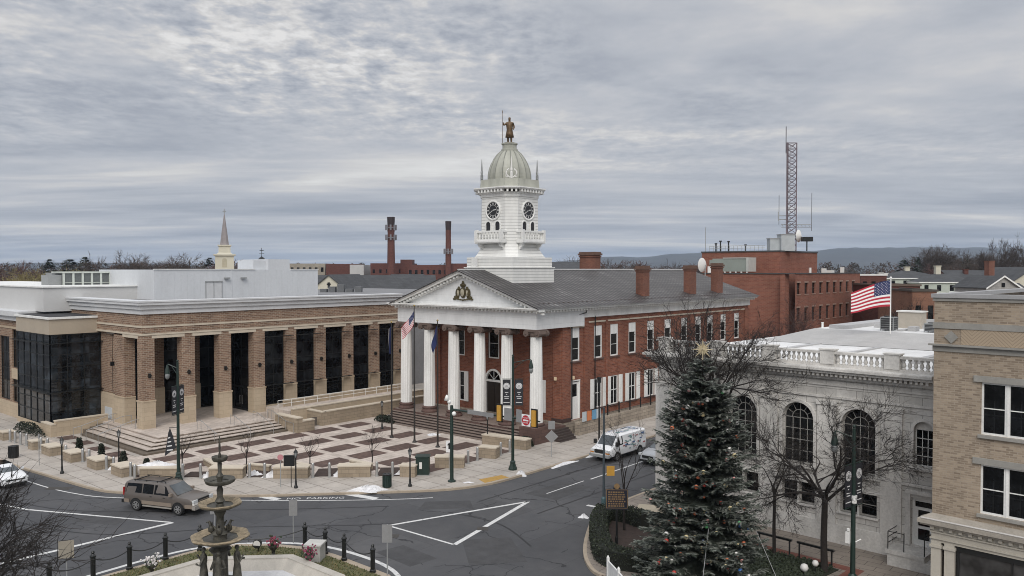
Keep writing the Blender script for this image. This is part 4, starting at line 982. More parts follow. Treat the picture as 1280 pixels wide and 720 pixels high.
t = thing('roof_vent', 'grey twin sheet metal vent boxes at the right end of the white roof', 'vent', SL(-3.2,26,10.2), math.radians(-4)); a = MB(); a.box(-1.3,-.7,-.2,0,.7,2.6); a.box(0,-.9,-.2,1.6,.9,2.9); o = a.build('vent_box', GREYM); o.parent = t; a = MB(); a.box(-1.4,-.8,2.6,0,.8,2.7); a.box(-.05,-1.0,2.9,1.7,1,3.0); o = a.build('vent_cap', GALV); o.parent = t
t = MB(); t.tube((0,0,0),(0,0,.6),.09,n=8); t.tube((0,0,.6),(0,0,.66),.12,n=8); o = t.build('vent_pipe', W_PAINT); o.location = SL(-14.9,20,10.5); tag(o, 'short white vent pipe at the left end of the stone building roof', 'pipe')
# ================================================================== flags
FLM = [mat('flag_red', (.42,.025,.045), .8, .1, 2), mat('flag_white', (.78,.77,.76), .8, .05, 2), mat('flag_blue', (.018,.028,.10), .8, .1, 2)]
def usflag(w, h, P):
    """P(s,t) -> point, s 0 hoist..1 fly, t 0 top..1 bottom; a double-sided cloth with star field"""
    nx = 30; m = MB(); V = [P(i/nx,j/13) for j in range(14) for i in range(nx+1)]; F = []
    m.v = [tuple(p) for p in V]
    for j in range(13):
        for i in range(nx):
            m.f.append([j*(nx+1)+i, j*(nx+1)+i+1, (j+1)*(nx+1)+i+1, (j+1)*(nx+1)+i]); m.m.append(2 if (j < 7 and i < 12) else (0 if j % 2 == 0 else 1))
    for r in range(9):
        for c in range(6 if r % 2 == 0 else 5):
            s0 = (.033+.0667*c+(.0333 if r % 2 else 0)); t0 = (.054*(r+1))
            p = Vector(P(s0,t0)); a = (Vector(P(s0+.01,t0))-p).normalized(); b = (Vector(P(s0,t0+.01))-p).normalized(); n_ = a.cross(b)
            for sd in (-1,1): m.add([p+n_*.012*sd+(a*math.sin(2*PI*k/10)-b*math.cos(2*PI*k/10))*(h*.021 if k % 2 == 0 else h*.008) for k in range(10)],[tuple(range(10))],1)
    return m
fp = thing('flag', 'large American flag flying on a white pole above the stone building roof', 'flag', (-18.2,63.7,10.8))
a = MB(); a.path([(-18.2,63.7,10.75),(-18.2,63.7,14.85)],[.05,.04],8); a.ball((-18.2,63.7,14.9),.09,8); a.build('pole', W_PAINT, fp, smooth=60)
dv = Vector((-2.05,-1.75,0)).normalized()
def Pf(s,t):
    L = 3.05; y = math.sin(s*7.5+t*1.0)*.16*s; b = Vector((-18.22,63.68,14.72))+dv*(s*L*.97)+Vector((-dv.y,dv.x,0))*y
    b.z += -t*1.95 -s**1.3*.95 + math.sin(s*6+.5)*.06*s + t*s*.42; return b
usflag(3.1,1.95,Pf).build('cloth', FLM, fp, smooth=180)
def flagpole(lab, x, y, H, kind):
    f = thing('flagpole', lab, 'flagpole', (x,y,0), 0, 'flagpoles on the plaza')
    a = MB(); a.path([(x,y,0),(x,y,H)],[.085,.045],10); a.build('pole', mat('bronze_pole',(.03,.027,.024),.4), f, smooth=60)
    a = MB(); a.lathe([(.22,0),(.22,.05),(.12,.14),(.09,.3)],x,y,12); a.build('base_collar', mat('bronze_pole',(.03,.027,.024)), f)
    a = MB(); a.ball((x,y,H+.08),.09,8); a.build('finial', mat('gold_ball',(.35,.25,.08),.35,0,1,metal=.6), f, smooth=180)
    d = Vector((-.83,-.56,0)).normalized(); q = Vector((-d.y,d.x,0))
    if kind == 'us':
        def P(s,t): 
            b = Vector((x,y,H-.3))+d*(.05+1.6*s*(.75+.1*t))+q*math.sin(s*11+t*2)*.2*s; b.z -= .1+t*(1.2-.2*s)+s**.8*1.55; b += d*(-.35*t*s); return b
        usflag(1.9,1.15,P).build('cloth', FLM, f, smooth=180)
    else:
        m = MB(); n = 14; k = {'blue':(.5,1.6,1.3),'hang':(.22,2.6,.2)}[kind]
        V = [Vector((x,y,H-.35))+d*(.06+k[0]*s*(.6+.4*math.sin(t*2.5+.4)))+q*math.sin(s*8+t*3)*.09-Vector((0,0,t*(k[1]-s*.4)+s*k[2])) for t in [j/10 for j in range(11)] for s in [i/n for i in range(n+1)]]
        m.v = [tuple(p) for p in V]
        for j in range(10):
            for i in range(n): m.f.append([j*(n+1)+i,j*(n+1)+i+1,(j+1)*(n+1)+i+1,(j+1)*(n+1)+i]); m.m.append(1 if kind == 'hang' and i > 9 else 0)
        m.build('cloth', [FLM[2], mat('flag_grey',(.35,.33,.33),.8)], f, smooth=180)
flagpole('dark flagpole nearest the dark office windows, its flag hanging limp', -57.2, 48.9, 10.6, 'hang')
flagpole('tallest dark flagpole, middle of the three, with a drooping American flag', -54.1, 48.9, 12.2, 'us')
flagpole('dark flagpole in front of the columns with a folded blue flag', -51.1, 48.9, 11.0, 'blue')
# ================================================================== TAN BRICK BUILDING (built square, then turned)
tb_ = thing('tan_brick_building', 'tan brick shop building with paired white sash windows and stone bands', 'building')
ops = [(2.0,4.05,8.08,10.45),(2.0,4.05,4.5,6.75),(6.5,8.55,8.08,10.45),(6.5,8.55,4.5,6.75)]
w = MB(); wall(w,(0,0),(1,0),(0,1),14,3.9,14.15,ops,.3); w.quad((0,0,0),(0,30,0),(0,30,14.15),(0,0,14.15)); w.quad((14,0,0),(14,30,0),(14,30,14.15),(14,0,14.15))
w.build('wall', T_BRICK, tb_)
gr = mat('grey_stone_band', (.29,.28,.255), .85, .18, 1.2)
for z0,z1,pr in ((14.05,14.2,.06),(12.78,13.06,.05),(11.72,11.98,.05),(11.98,12.06,.2)): s = MB(); s.box(-pr,-pr,z0,14,0,z1); s.build('stone_band', gr, tb_)
for x in (2.0,6.5):
    for z in (8.08,4.5):
        s = MB(); s.box(x-.3,-.08,z+2.37 if z > 8 else z+2.25,x+2.35,0,z+2.37+.28 if z > 8 else z+2.25+.28); s.build('lintel', gr, tb_); s = MB(); s.box(x-.1,-.12,z-.14,x+2.15,0,z); s.build('sill', gr, tb_)
s = MB(); s.add([(.75,-.06,12.1),(1.05,-.06,12.4),(.75,-.06,12.7),(.45,-.06,12.4)],[(0,1,2,3)]); s.build('stone_diamond', gr, tb_)
def herring():
    m, t, b = nt('herringbone_brick'); o = objc(t); s_ = t.nodes.new('ShaderNodeSeparateXYZ'); t.links.new(o, s_.inputs[0])
    tri = mathn(t,'ABSOLUTE',mathn(t,'SUBTRACT',mathn(t,'FRACT',mathn(t,'DIVIDE',s_.outputs[0],1.6)),.5))
    v = mathn(t,'FRACT',mathn(t,'DIVIDE',mathn(t,'ADD',s_.outputs[2],mathn(t,'MULTIPLY',tri,1.6)),.16))
    t.links.new(ramp(t,v,[(0,(.22,.17,.12)),(.3,(.38,.30,.215)),(1,(.40,.32,.23))]),b.inputs['Base Color']); b.inputs['Roughness'].default_value = .9; return m
s = MB(); s.box(1.15,-.025,12.07,14,0,12.77); s.build('patterned_panel', herring(), tb_)
s = MB(); s.box(-.12,-.12,14.2,14.1,.5,14.38); s.box(-.12,.5,14.2,.35,30,14.38); s.build('coping', mat('grey_coping',(.33,.33,.33),.6,.12), tb_)
s = MB(); s.quad((.3,.5,14.1),(14,.5,14.1),(14,30,13.6),(.3,30,13.6)); s.build('roof', ROOFG, tb_)
for x in (2.0,6.5):
    for z,h in ((8.08,2.37),(4.5,2.25)):
        for k in (0,1): window(tb_, x+.5+1.05*k, .15, z, 0, 1.02, h, 'tan%d' % k, W_PAINT, PANE, nx=1, ny=2, fw=.09)
        a = MB(); a.box(x+1.0,0.06,z,x+1.07,.26,z+h); a.build('mullion', W_PAINT, tb_)
        for k in (0,1):
            a = MB(); a.quad((x+.12+1.05*k,.2,z+h*.62),(x+.9+1.05*k,.2,z+h*.62),(x+.9+1.05*k,.2,z+h*.95),(x+.12+1.05*k,.2,z+h*.95)); a.quad((x+.1+1.05*k,.22,z+.1),(x+.24+1.05*k,.22,z+.1),(x+.24+1.05*k,.22,z+h*.95),(x+.1+1.05*k,.22,z+h*.95))
            if z < 5 or k == 0: a.build('blind', mat('curtain_cloth',(.42,.39,.33),.9), tb_)
s = MB(); s.box(-.45,-.62,3.72,14,0,3.9); s.box(-.38,-.5,3.62,14,0,3.72); s.add([(-.45,-.62,3.9),(14,-.62,3.9),(14,0,4.12),(0,0,4.12),(-.45,0,3.9)],[(0,1,2,3),(0,3,4)]); s.build('shop_cornice', mat('beige_cornice',(.34,.31,.265),.75,.3,1.2), tb_)
s = MB(); s.box(.05,-.22,2.85,14,0,3.62); s.box(0,-.3,3.0,14,0,3.06); s.box(0,-.3,3.3,14,0,3.36)
for x in (0.05,.62): s.box(x,-.26,0,x+.42,0,2.85); s.box(x-.05,-.32,2.6,x+.47,0,2.72)
for k in range(36): s.box(.05+.4*k,-.4,3.45,.2+.4*k,0,3.6)
s.build('shop_front', mat('cream_shopfront',(.46,.43,.37),.7,.12), tb_)
s = MB(); s.box(1.1,-.12,2.6,14,-.04,2.85); s.box(1.1,-.1,0,1.2,0,2.6); s.box(3.3,-.08,0,3.36,0,2.6); s.box(5.6,-.08,0,5.66,0,2.6); o = s.build('shop_window', BLACKM, tb_)
s = MB(); s.quad((1.2,-.03,.3),(14,-.03,.3),(14,-.03,2.6),(1.2,-.03,2.6)); s.build('pane', glassm('shop_glass',(.05,.05,.05),.03), o)
s = MB(); s.path([(-.3,-.58,3.96),(14,-.58,3.96)],.05,6); s.build('gutter', mat('pale_gutter',(.5,.48,.45),.5,.15,1), tb_)
tb_.location = (-9.9,41.4,0); tb_.rotation_euler = (0,0,math.radians(-4))
# ================================================================== street furniture
def post_lamp(lab, x, y, H=2.75, grp='small black post lamps'):
    t = thing('post_lamp', lab, 'street lamp', (0,0,0), 0, grp)
    a = MB(); a.lathe([(.14,0),(.14,.12),(.09,.2),(.07,.5),(.055,.6),(.05,H-.62),(.09,H-.58),(.05,H-.5)],0,0,10); a.build('post', BLACKM, t, smooth=50)
    a = MB(); a.lathe([(.07,H-.5),(.13,H-.2)],0,0,6); a.build('lamp_glass', mat('frosted_lamp',(.35,.36,.36),.3,0), t)
    a = MB(); a.lathe([(.17,H-.2),(.13,H-.14),(.06,H-.03),(.02,H+.02),(.02,H+.1)],0,0,8)
    for k in range(6): q = 2*PI*k/6; a.bar((.075*math.cos(q),.075*math.sin(q),H-.5),(.135*math.cos(q),.135*math.sin(q),H-.2),.018)
    a.build('lamp_cap', BLACKM, t); t.location = (x,y,0); return t
pl0 = post_lamp('small black post lamp on the left sidewalk near the white car', -66.0, 23.8)
for lab,x,y in (('small black post lamp beside the low stone walls below the left steps',-65.7,27.9),('small black post lamp on the sidewalk next to the black square box',-49.1,33.1),('small black post lamp on the sidewalk beside the green utility cabinet',-43.3,38.7),('small black post lamp at the back of the plaza by the long low wall',-61.1,51.0),('small black post lamp before the brownstone courthouse steps',-48.7,52.7)):
    dup(pl0,(x,y,0),0,lab)
EMB = [mat('banner_dark',(.02,.021,.026),.7,.15,3), mat('banner_white',(.66,.66,.66),.7,.05)]
def tall_lamp(lab, x, y, arm, H=8.7, banners=True, flag=False, face=0.0):
    t = thing('street_lamp', lab, 'street lamp', (x,y,0), 0, 'tall street lamps with banners')
    a = MB(); a.lathe([(.34,0),(.34,.1),(.26,.3),(.2,.5),(.22,.62),(.13,.72)],x,y,8); a.build('base', GREENM, t)
    a = MB(); a.path([(x,y,.6),(x,y,H)],[.125,.08],10); a.ball((x,y,H+.1),.1,6); a.build('pole', GREENM, t, smooth=60)
    d = Vector((arm[0],arm[1],0)).normalized(); L = math.hypot(*arm)
    a = MB(); p = Vector((x,y,H-.45)); a.path([p,p+d*L+Vector((0,0,.3)),p+d*(L+.1)+Vector((0,0,.1))],.035,6); a.path([p-Vector((0,0,.5)),p+d*L*.6+Vector((0,0,.12))],.025,6); a.build('arm', GREENM, t)
    c = p+d*(L+.05); a = MB(); a.lathe([(.05,c.z+.25),(.09,c.z+.1),(.14,c.z-.1),(.18,c.z-.38),(.1,c.z-.4)],c.x,c.y,12); hd = a.build('lamp_head', GREENM, t, smooth=50)
    a = MB(); a.lathe([(.13,c.z-.4),(.165,c.z-.52),(.135,c.z-.7),(.06,c.z-.8)],c.x,c.y,12); a.build('lamp_globe', mat('lamp_globe_glass',(.22,.23,.23),.15,0), hd, smooth=180)
    if banners:
        f = Vector((math.cos(face),math.sin(face),0)); nrm = Vector((f.y,-f.x,0))
        for sg in (-1,1):
            zt, zb = H-1.75, H-3.75
            for zz in (zt+.05, zb-.05): b = MB(); b.bar((x,y,zz),Vector((x,y,zz))+f*sg*.82,.04); b.build('banner_rod', GREENM, t)
            o = Vector((x,y,0))+f*sg*.48; up = Vector((0,0,1)); m = MB()
            P = [o-f*.31+up*zb,o+f*.31+up*zb,o+f*.31+up*zt,o-f*.31+up*zt]; m.quad(*[p+nrm*.01 for p in P]); m.quad(*[p-nrm*.01 for p in P])
            for s_ in (-1,1):
                q = o+nrm*s_*.016
                m.disc(q+up*(zt-.5),.25,f,up,18,1); m.disc(q+nrm*s_*.004+up*(zt-.5),.2,f,up,18,0,.185)
                for k in range(5): m.bar(q+nrm*s_*.004+f*(-.1+.05*k)+up*(zt-.62),q+nrm*s_*.004+f*(-.09+.045*k)+up*(zt-.4-.03*abs(2-k)),.024,.004,0)
                for zz,ww in ((1.02,.13),(1.17,.05),(1.35,.2),(1.48,.16),(1.8,.24)): m.quad(q-f*ww+up*(zt-zz),q+f*ww+up*(zt-zz),q+f*ww+up*(zt-zz+.05),q-f*ww+up*(zt-zz+.05),1)
            m.build('banner', EMB, t)
    if flag:
        m = MB(); d2 = Vector((-.8,-.6,0)).normalized(); p0 = Vector((x,y,3.7))
        d2 = Vector((-.755,-.656,0)); p0 = Vector((x,y,0)); Z_ = lambda q: Vector((0,0,q)); nr = Vector((.656,-.755,0))
        for o_ in (0,.012): m.add([p0+d2*.60+Z_(3.95)+nr*o_, p0+d2*.72+Z_(3.6)+nr*o_, p0+d2*1.0+Z_(1.85)+nr*o_, p0+d2*.6+Z_(2.15)+nr*o_, p0+d2*.16+Z_(2.5)+nr*o_, p0+d2*.40+Z_(3.4)+nr*o_],[(0,1,2,3,4,5)],0)
        m.bar(p0+Z_(3.95),p0+d2*.65+Z_(3.95),.04,.04,0); m.bar(p0+Z_(2.45),p0+d2*.3+Z_(2.48),.04,.04,0)
        for k in range(4): q = p0+d2*(.62-.02*k)+Z_(3.2-.3*k)+nr*.025; m.add([q-d2*(.05+.04*k),q+d2*(.12+.05*k)-Z_(.05),q+d2*(.12+.05*k)+Z_(.03),q-d2*(.05+.04*k)+Z_(.09)],[(0,1,2,3)],1)
        m.build('pennant', EMB, t)
    return t
tall_lamp('tall dark street lamp with banners and a black pennant, at the left plaza corner', -57.1, 28.5, (-.55,-.45), 8.75, True, True, math.radians(122))
tall_lamp('tall dark street lamp with two banners facing out, in front of the courthouse steps', -40.95, 47.2, (1.15,.75), 8.75, True, False, math.radians(41))
l3 = tall_lamp('tall green street lamp with narrow banners before the stone building', -13.15, 40.4, (-.75,-.35), 7.8, True, False, math.radians(79))
a = MB(); a.ball((-13.3,40.35,4.35),.16,6); a.ball((-13.05,40.2,4.3),.14,6); a.box(-13.4,40.3,4.4,-13.0,40.5,4.55); a.build('camera_cluster', W_PAINT, l3)
a = MB(); a.box(-13.45,40.2,2.2,-13.25,40.4,2.75); a.ball((-13.35,40.3,2.85),.09,6); a.path([(-13.15,40.4,2.2),(-12.85,40.65,2.4)],.03,5); a.build('pole_box', W_PAINT, l3)
# signal mast arm
sg = thing('traffic_signal', 'dark green signal post with a long horizontal arm carrying two signal heads', 'traffic signal', (-42,41.6,0))
a = MB(); a.lathe([(.3,0),(.3,.08),(.16,.15),(.14,.3),(.12,5.5),(.1,5.6)],-42,41.6,12); a.build('pole', GREENM, sg, smooth=50)
a = MB(); a.path([(-42,41.6,5.3),(-33.7,41.6,5.42)],[.085,.05],8); a.build('arm', GREENM, sg, smooth=60)
for x in (-37.15,-34.05):
    a = MB(); a.box(x-.28,41.42,5.0,x+.28,41.46,6.25); bp = a.build('signal_backplate', BLACKM, sg)
    a = MB(); a.box(x-.17,41.32,5.08,x+.17,41.42,6.15); a.build('signal_body', YELLOW, bp)
a = MB(); a.box(-36.7,41.4,5.2,-36.0,41.43,6.05); a.build('sign_back', SIGNBACK, sg)
a = MB(); a.box(-35.65,41.44,5.2,-35.15,41.47,6.05); a.build('sign_back', SIGNBACK, sg)
a = MB(); a.box(-40.2,41.4,5.22,-37.7,41.43,5.52); a.build('street_name_sign', SIGNBACK, sg)
a = MB(); a.ball((-42.15,41.5,5.85),.16,8); a.lathe([(.2,5.95),(.12,6.2),(.05,6.35)],-42.3,41.4,8); a.build('camera', W_PAINT, sg, smooth=180); a = MB(); a.ball((-41.6,41.45,5.05),.17,8); a.build('camera', W_PAINT, sg, smooth=180)
dn_ = thing('no_entry_sign', 'white square sign with a red DO NOT ENTER disc on the signal arm', 'sign', (-34.65,41.3,5.0))
a = MB(); a.box(-35.02,41.27,5.05,-34.28,41.3,5.83); a.build('sign_plate', SIGNW, dn_)
a = MB(); a.disc((-34.65,41.26,5.44),.34,(1,0,0),(0,0,1),28,0); a.quad((-34.88,41.255,5.39),(-34.42,41.255,5.39),(-34.42,41.255,5.49),(-34.88,41.255,5.49),1)
a.text('DO NOT',(-34.65,41.255,5.6),(1,0,0),(0,0,1),.14,1); a.text('ENTER',(-34.65,41.255,5.27),(1,0,0),(0,0,1),.14,1); a.build('sign_disc',[RED,SIGNW],dn_)
def sign(lab, x, y, H, w, h, rz, m, shape='rect', cat='sign', z=0, extra=None, grp=None):
    t = thing('road_sign', lab, cat, (x,y,z), rz, grp)
    a = MB(); a.tube((0,0.03,0),(0,0.03,H),.03,n=6); o = a.build('post', GALV); o.parent = t
    a = MB()
    if shape == 'rect': a.box(-w/2,-.015,H-h,w/2,0,H)
    elif shape == 'disc': a.lathe([(w/2,-.01),(w/2,.01)],0,0,20); a.v = [(x_,z_,y_+H-w/2) for x_,y_,z_ in a.v]
    else: a.add([(0,-.015,H-h),(w/2,-.015,H-h/2),(0,-.015,H),(-w/2,-.015,H-h/2)],[(0,1,2,3)]); a.box(-.28,-.015,H+.05,.28,0,H+.75)
    o = a.build('sign_plate', m); o.parent = t; return t
sign('grey back of a rectangular sign on the fountain island, behind the pink flower urn', -39.3, 26.3, 2.45, .46, .9, math.radians(50), SIGNBACK, z=-.0)
sign('grey back of a rectangular sign at the right tip of the fountain island', -31.5, 26.6, 2.6, .52, .92, math.radians(40), SIGNBACK)
sign('grey back of a rectangular sign partly behind the iron fountain', -44.9, 24.6, 1.9, .5, .85, math.radians(50), SIGNBACK, z=-.13)
sign('pale back of a square sign among bare branches at lower left', -43.4, 15.8, 1.9, .7, .9, math.radians(60), mat('tan_sign_back',(.30,.27,.22),.6))
sign('thin sidewalk signpost near the trash can at the far left', -70.1, 23.6, 2.5, .1, .35, math.radians(60), SIGNBACK)
sign('thin post with a small red and white sign beside the sidewalk lamp', -50.1, 32.5, 2.35, .42, .42, math.radians(45), mat('pale_red_sign',(.5,.22,.24),.5), 'disc')
t = sign('white sign with a black arrow on the plaza behind the signal post', -44.5, 43.8, 2.3, .5, .9, math.radians(45), SIGNW)
a = MB(); a.box(-.06,-.022,1.65,.06,-.016,2.0); a.add([(-.16,-.022,1.95),(.16,-.022,1.95),(0,-.022,2.18)],[(0,1,2)]); o = a.build('arrow', BLACKM); o.parent = t
sign('grey diamond sign back with a small plate above, on the courthouse sidewalk', -41.3, 52.5, 2.25, 1.1, 1.1, math.radians(41), SIGNBACK, 'diamond')
t = thing('square_box_sign', 'black square box mounted beside the small sidewalk lamp', 'sign', (-49.6,33.0,0)); a = MB(); a.obox(-49.75,33.0,1.5,.75,.25,.75,math.radians(45)); a.build('box', BLACKM, t); a = MB(); a.tube((-49.6,33.05,0),(-49.6,33.05,1.5),.03); a.build('post', BLACKM, t)
p = thing('street_pole', 'slim dark pole with a small yellow sign at the curb beside the hedge', 'pole', (-29.35,42.7,0))
a = MB(); a.path([(-29.35,42.7,0),(-29.35,42.7,6.7)],[.09,.06],8); a.build('pole', mat('blue_grey_pole',(.05,.065,.075),.5), p, smooth=60); a = MB(); a.obox(-29.0,42.95,2.35,.5,.04,.62,math.radians(41)); a.build('yellow_sign', YELLOW, p); a = MB(); a.lathe([(.16,0),(.16,.9),(.1,1.0)],-29.35,42.7,8); a.build('base', mat('teal_base',(.06,.11,.12),.5), p)
p = thing('street_pole', 'slim black pole on the courthouse sidewalk in front of the stone area wall', 'pole', (-41.9,60.2,0))
a = MB(); a.path([(-41.9,60.2,0),(-41.9,60.2,5.8)],[.08,.06],8); a.build('pole', BLACKM, p, smooth=60); a = MB(); a.box(-42.05,60.1,5.3,-41.75,60.3,5.8); a.build('pole_head', BLACKM, p)
# historic marker
hm = thing('historic_marker', 'dark blue plaque with gold lettering and border on a post inside the hedge', 'plaque', (-25.3,38.1,0))
a = MB(); a.lathe([(.09,0),(.09,.4),(.06,.5),(.06,2.0)],-25.3,38.1,8); a.build('post', BLACKM, hm)
fx = Vector((math.cos(math.radians(38)),math.sin(math.radians(38)),0)); up = Vector((0,0,1)); nn_ = Vector((fx.y,-fx.x,0)); c = Vector((-25.3,38.1,2.6)); a = MB()
a.obox(-25.3,38.1,2.0,1.25,.08,1.15,math.radians(38)); 
a.add([c+fx*x+up*z-nn_*0 for x,z in ((-.22,.55),(.22,.55),(.12,.8),(-.12,.8))],[(0,1,2,3)]); a.disc(c+up*.72+nn_*.05,.16,fx,up,14,1)
gold = mat('gold_letters',(.24,.155,.075),.5,.25,5)
for (x0,x1,z0,z1) in ((-.6,.6,.5,.53),(-.6,.6,-.53,-.5),(-.6,-.57,-.5,.5),(.57,.6,-.5,.5)): a.quad(*[c+nn_*.045+fx*x+up*z for x,z in ((x0,z0),(x1,z0),(x1,z1),(x0,z1))],1)
rr = random.Random(5)
for k in range(7):
    z = .38-.13*k; x = -.48
    while x < .42:
        wd = rr.uniform(.04,.12); a.quad(*[c+nn_*.045+fx*q+up*w_ for q,w_ in ((x,z-.04),(min(x+wd,.48),z-.04),(min(x+wd,.48),z+.04),(x,z+.04))],1); x += wd+.035
a.build('plaque', [mat('marker_blue',(.014,.017,.03),.5), gold], hm)
# trash cans, cabinet
def can(lab, x, y, m, h=.95, r=.28, grp=None):
    t = thing('trash_can', lab, 'trash can', (0,0,0), 0, grp); a = MB(); a.lathe([(r*.9,0),(r,.05),(r,h-.1)],0,0,14)
    for k in range(14): q = 2*PI*k/14; a.bar((r*1.02*math.cos(q),r*1.02*math.sin(q),.05),(r*1.02*math.cos(q),r*1.02*math.sin(q),h-.1),.03)
    a.build('bin_body', m, t); a = MB(); a.lathe([(r*1.08,h-.1),(r*1.1,h-.02),(r*.7,h),(r*.5,h-.08)],0,0,14,capt=True); a.build('rim', BLACKM, t); t.location = (x,y,0)
can('black trash can on the left sidewalk behind the white car', -74.6, 23.2, BLACKM, 1.0, .36); can('dark green slatted trash can at the plaza curb by the snow heap', -44.4, 37.5, GREENM, .98, .3)
cb = thing('utility_cabinet', 'dark green metal utility cabinet at the plaza corner between stone walls', 'cabinet', (-45.2,41.5,0)); a = MB(); a.obox(-45.2,41.7,.05,1.0,.9,1.3,math.radians(41)); a.build('cabinet_body', GREENM, cb); a = MB(); a.obox(-45.2,41.7,1.35,1.1,1.0,.08,math.radians(41)); a.build('lid', GREENM, cb); a = MB(); a.obox(-45.2,41.7,0,1.04,.94,.05,math.radians(41)); a.build('cabinet_base', GREYM, cb); a = MB(); a.obox(-45.0,41.28,.5,.2,.06,.5,math.radians(41)); a.build('meter', OFFWHITE, cb)
# seat walls
SWL = [('a',(-83.9,24.9,-82.7,25.9)),('b',(-77.4,25.2,-76.4,26.2)),('c',(-74.6,25.3,-72.8,26.4)),('d',(-70.8,25.6,-69.1,26.7)),('e',(-66.8,25.9,-65.0,27.1)),('f',(-63.1,26.2,-61.3,27.4))]
nm = ['leftmost low tan stone block at the left edge beside the dark hedge','second low tan stone block from the left end of the sidewalk row','third low tan stone block from the left end of the sidewalk row','fourth low tan stone block from left, below the sloping end wall','fifth low tan stone block from left, beside the dark lantern post','sixth low tan stone block from left, just behind the brown vehicle']
for (k,bx),l in zip(SWL,nm): swall('seat_wall', l, [(*bx,.78)], SEATST, True, 'seat wall', 'low stone seat walls round the plaza')
def dwall(lab, p, q, h, dep, rz=None):
    t = thing('seat_wall', lab, 'seat wall', (p[0],p[1],0), 0, 'low stone seat walls round the plaza'); p = Vector((*p,0)); q = Vector((*q,0)); d = (q-p); L = d.length; d.normalize(); n_ = Vector((-d.y,d.x,0)); c = (p+q)/2+n_*dep/2; r = math.atan2(d.y,d.x)
    a = MB(); a.obox(c.x,c.y,-.05,L,dep,h-.05,r); a.build('wall_body', SEATST, t); a = MB(); a.obox(c.x,c.y,h-.1,L+.08,dep+.08,.1,r); a.build('coping', CREAM, t)
for l,p,q,h,dp_ in (('tan stone seat wall on the plaza edge directly behind the tall pennant lamp',(-60.1,27.0),(-57.9,29.0),.8,.9),('tan stone seat wall on the plaza edge behind the fountain spire',(-56.1,30.3),(-54.3,32.0),.82,.9),('tan stone seat wall on the plaza edge beside the black square box',(-52.6,33.5),(-50.7,35.2),.85,.9),('tan stone seat wall on the plaza edge behind the sapling nearest the flagpoles',(-49.2,36.8),(-47.5,38.5),.88,.9),('short tan stone seat wall touching the green utility cabinet',(-45.9,40.0),(-44.9,40.6),.88,.8),('tan stone seat wall with the arrow sign before it, behind the signal post',(-45.9,43.6),(-44.1,45.0),.88,.9),('short tan stone seat wall between the two pairs of right-hand bollards',(-45.7,48.4),(-44.3,48.9),.92,.9),('long tan stone seat wall in front of the brownstone courthouse steps',(-49.0,52.3),(-44.5,53.0),.9,.9)): dwall(l,p,q,h,dp_)
for k,(p,q) in enumerate((((-60.6,32.3),(-57.6,31.7)),((-56.4,33.6),(-54.6,34.4)),((-55.0,36.0),(-52.6,36.4)),((-51.4,39.6),(-49.2,39.8)))):
    dwall(('low set-back stone edge of the planting bed behind the tall pennant lamp','low set-back stone edge of the planting bed behind the left sapling','low set-back stone edge of the planting bed behind the middle sapling','low set-back stone edge of the planting bed near the trash can')[k],p,q,.5,.35)
a = MB()
for pts in (((-58.0,29.3),(-56.2,31.0),(-57.4,32.0),(-59.0,30.4)),((-54.4,32.4),(-52.8,33.9),(-54.2,35.6),(-55.8,34.0)),((-50.8,35.8),(-49.3,37.3),(-50.6,39.4),(-52.4,37.4)),((-47.4,39.0),(-46.0,40.2),(-47.4,42.4),(-49,40.8)),((-61.0,26.9),(-60.3,27.2),(-60.6,29.2),(-61.4,28.6))): a.prism(list(pts),0,.05)
struct(a.build('planting_bed', MULCH), 'stuff'); 
# bollards
B = [(-81.85,25.2),(-80.75,25.26),(-79.64,25.35),(-78.7,25.52),(-76.0,25.76),(-75.2,26.0),(-71.2,25.99),(-68.73,26.34),(-68.05,26.57),(-64.72,26.53),(-63.92,26.74),(-61.2,26.84),(-60.2,26.7),(-57.75,29.14),(-56.82,30.05),(-54.15,32.49),(-53.36,33.27),(-50.62,35.61),(-49.8,36.5),(-47.34,39.0),(-46.43,39.75),(-44.92,46.32),(-45.11,47.6),(-44.9,50.22),(-45.0,51.48)]
bt = thing('bollard', 'x', 'bollard', (0,0,0), 0, 'stainless bollards round the plaza')
a = MB(); a.lathe([(.105,0),(.105,1.0),(.09,1.06),(.05,1.1)],0,0,14); a.build('tube', STEEL, bt, smooth=40); a = MB(); a.lathe([(.13,0),(.13,.04),(.105,.06)],0,0,14); a.build('base_ring', GREYM, bt)
BK = kids(bt)
BL = ['%s steel bollard from the left end of the sidewalk row, left of the tall lamp' % ORD[i] for i in range(13)]+['left steel bollard in the plaza gap just right of the tall pennant lamp','right steel bollard in the plaza gap just right of the tall pennant lamp','left steel bollard in front of the left plaza sapling','right steel bollard in the plaza gap by the left sapling','left steel bollard in the plaza gap before the middle sapling','right steel bollard in the plaza gap before the middle sapling','left steel bollard in the gap behind the green trash can','right steel bollard in the gap behind the green trash can','steel bollard just right of the signal post, first of that pair','steel bollard just right of the signal post, second of that pair','steel bollard left of the courthouse-front street lamp, farther from it','steel bollard left of the courthouse-front street lamp, closer to it']
for i,(x,y) in enumerate(B):
    if i == 0: bt.location = (x,y,0); bt['label'] = BL[0]
    else: dup(bt,(x,y,0),0,BL[i],kidlist=BK)
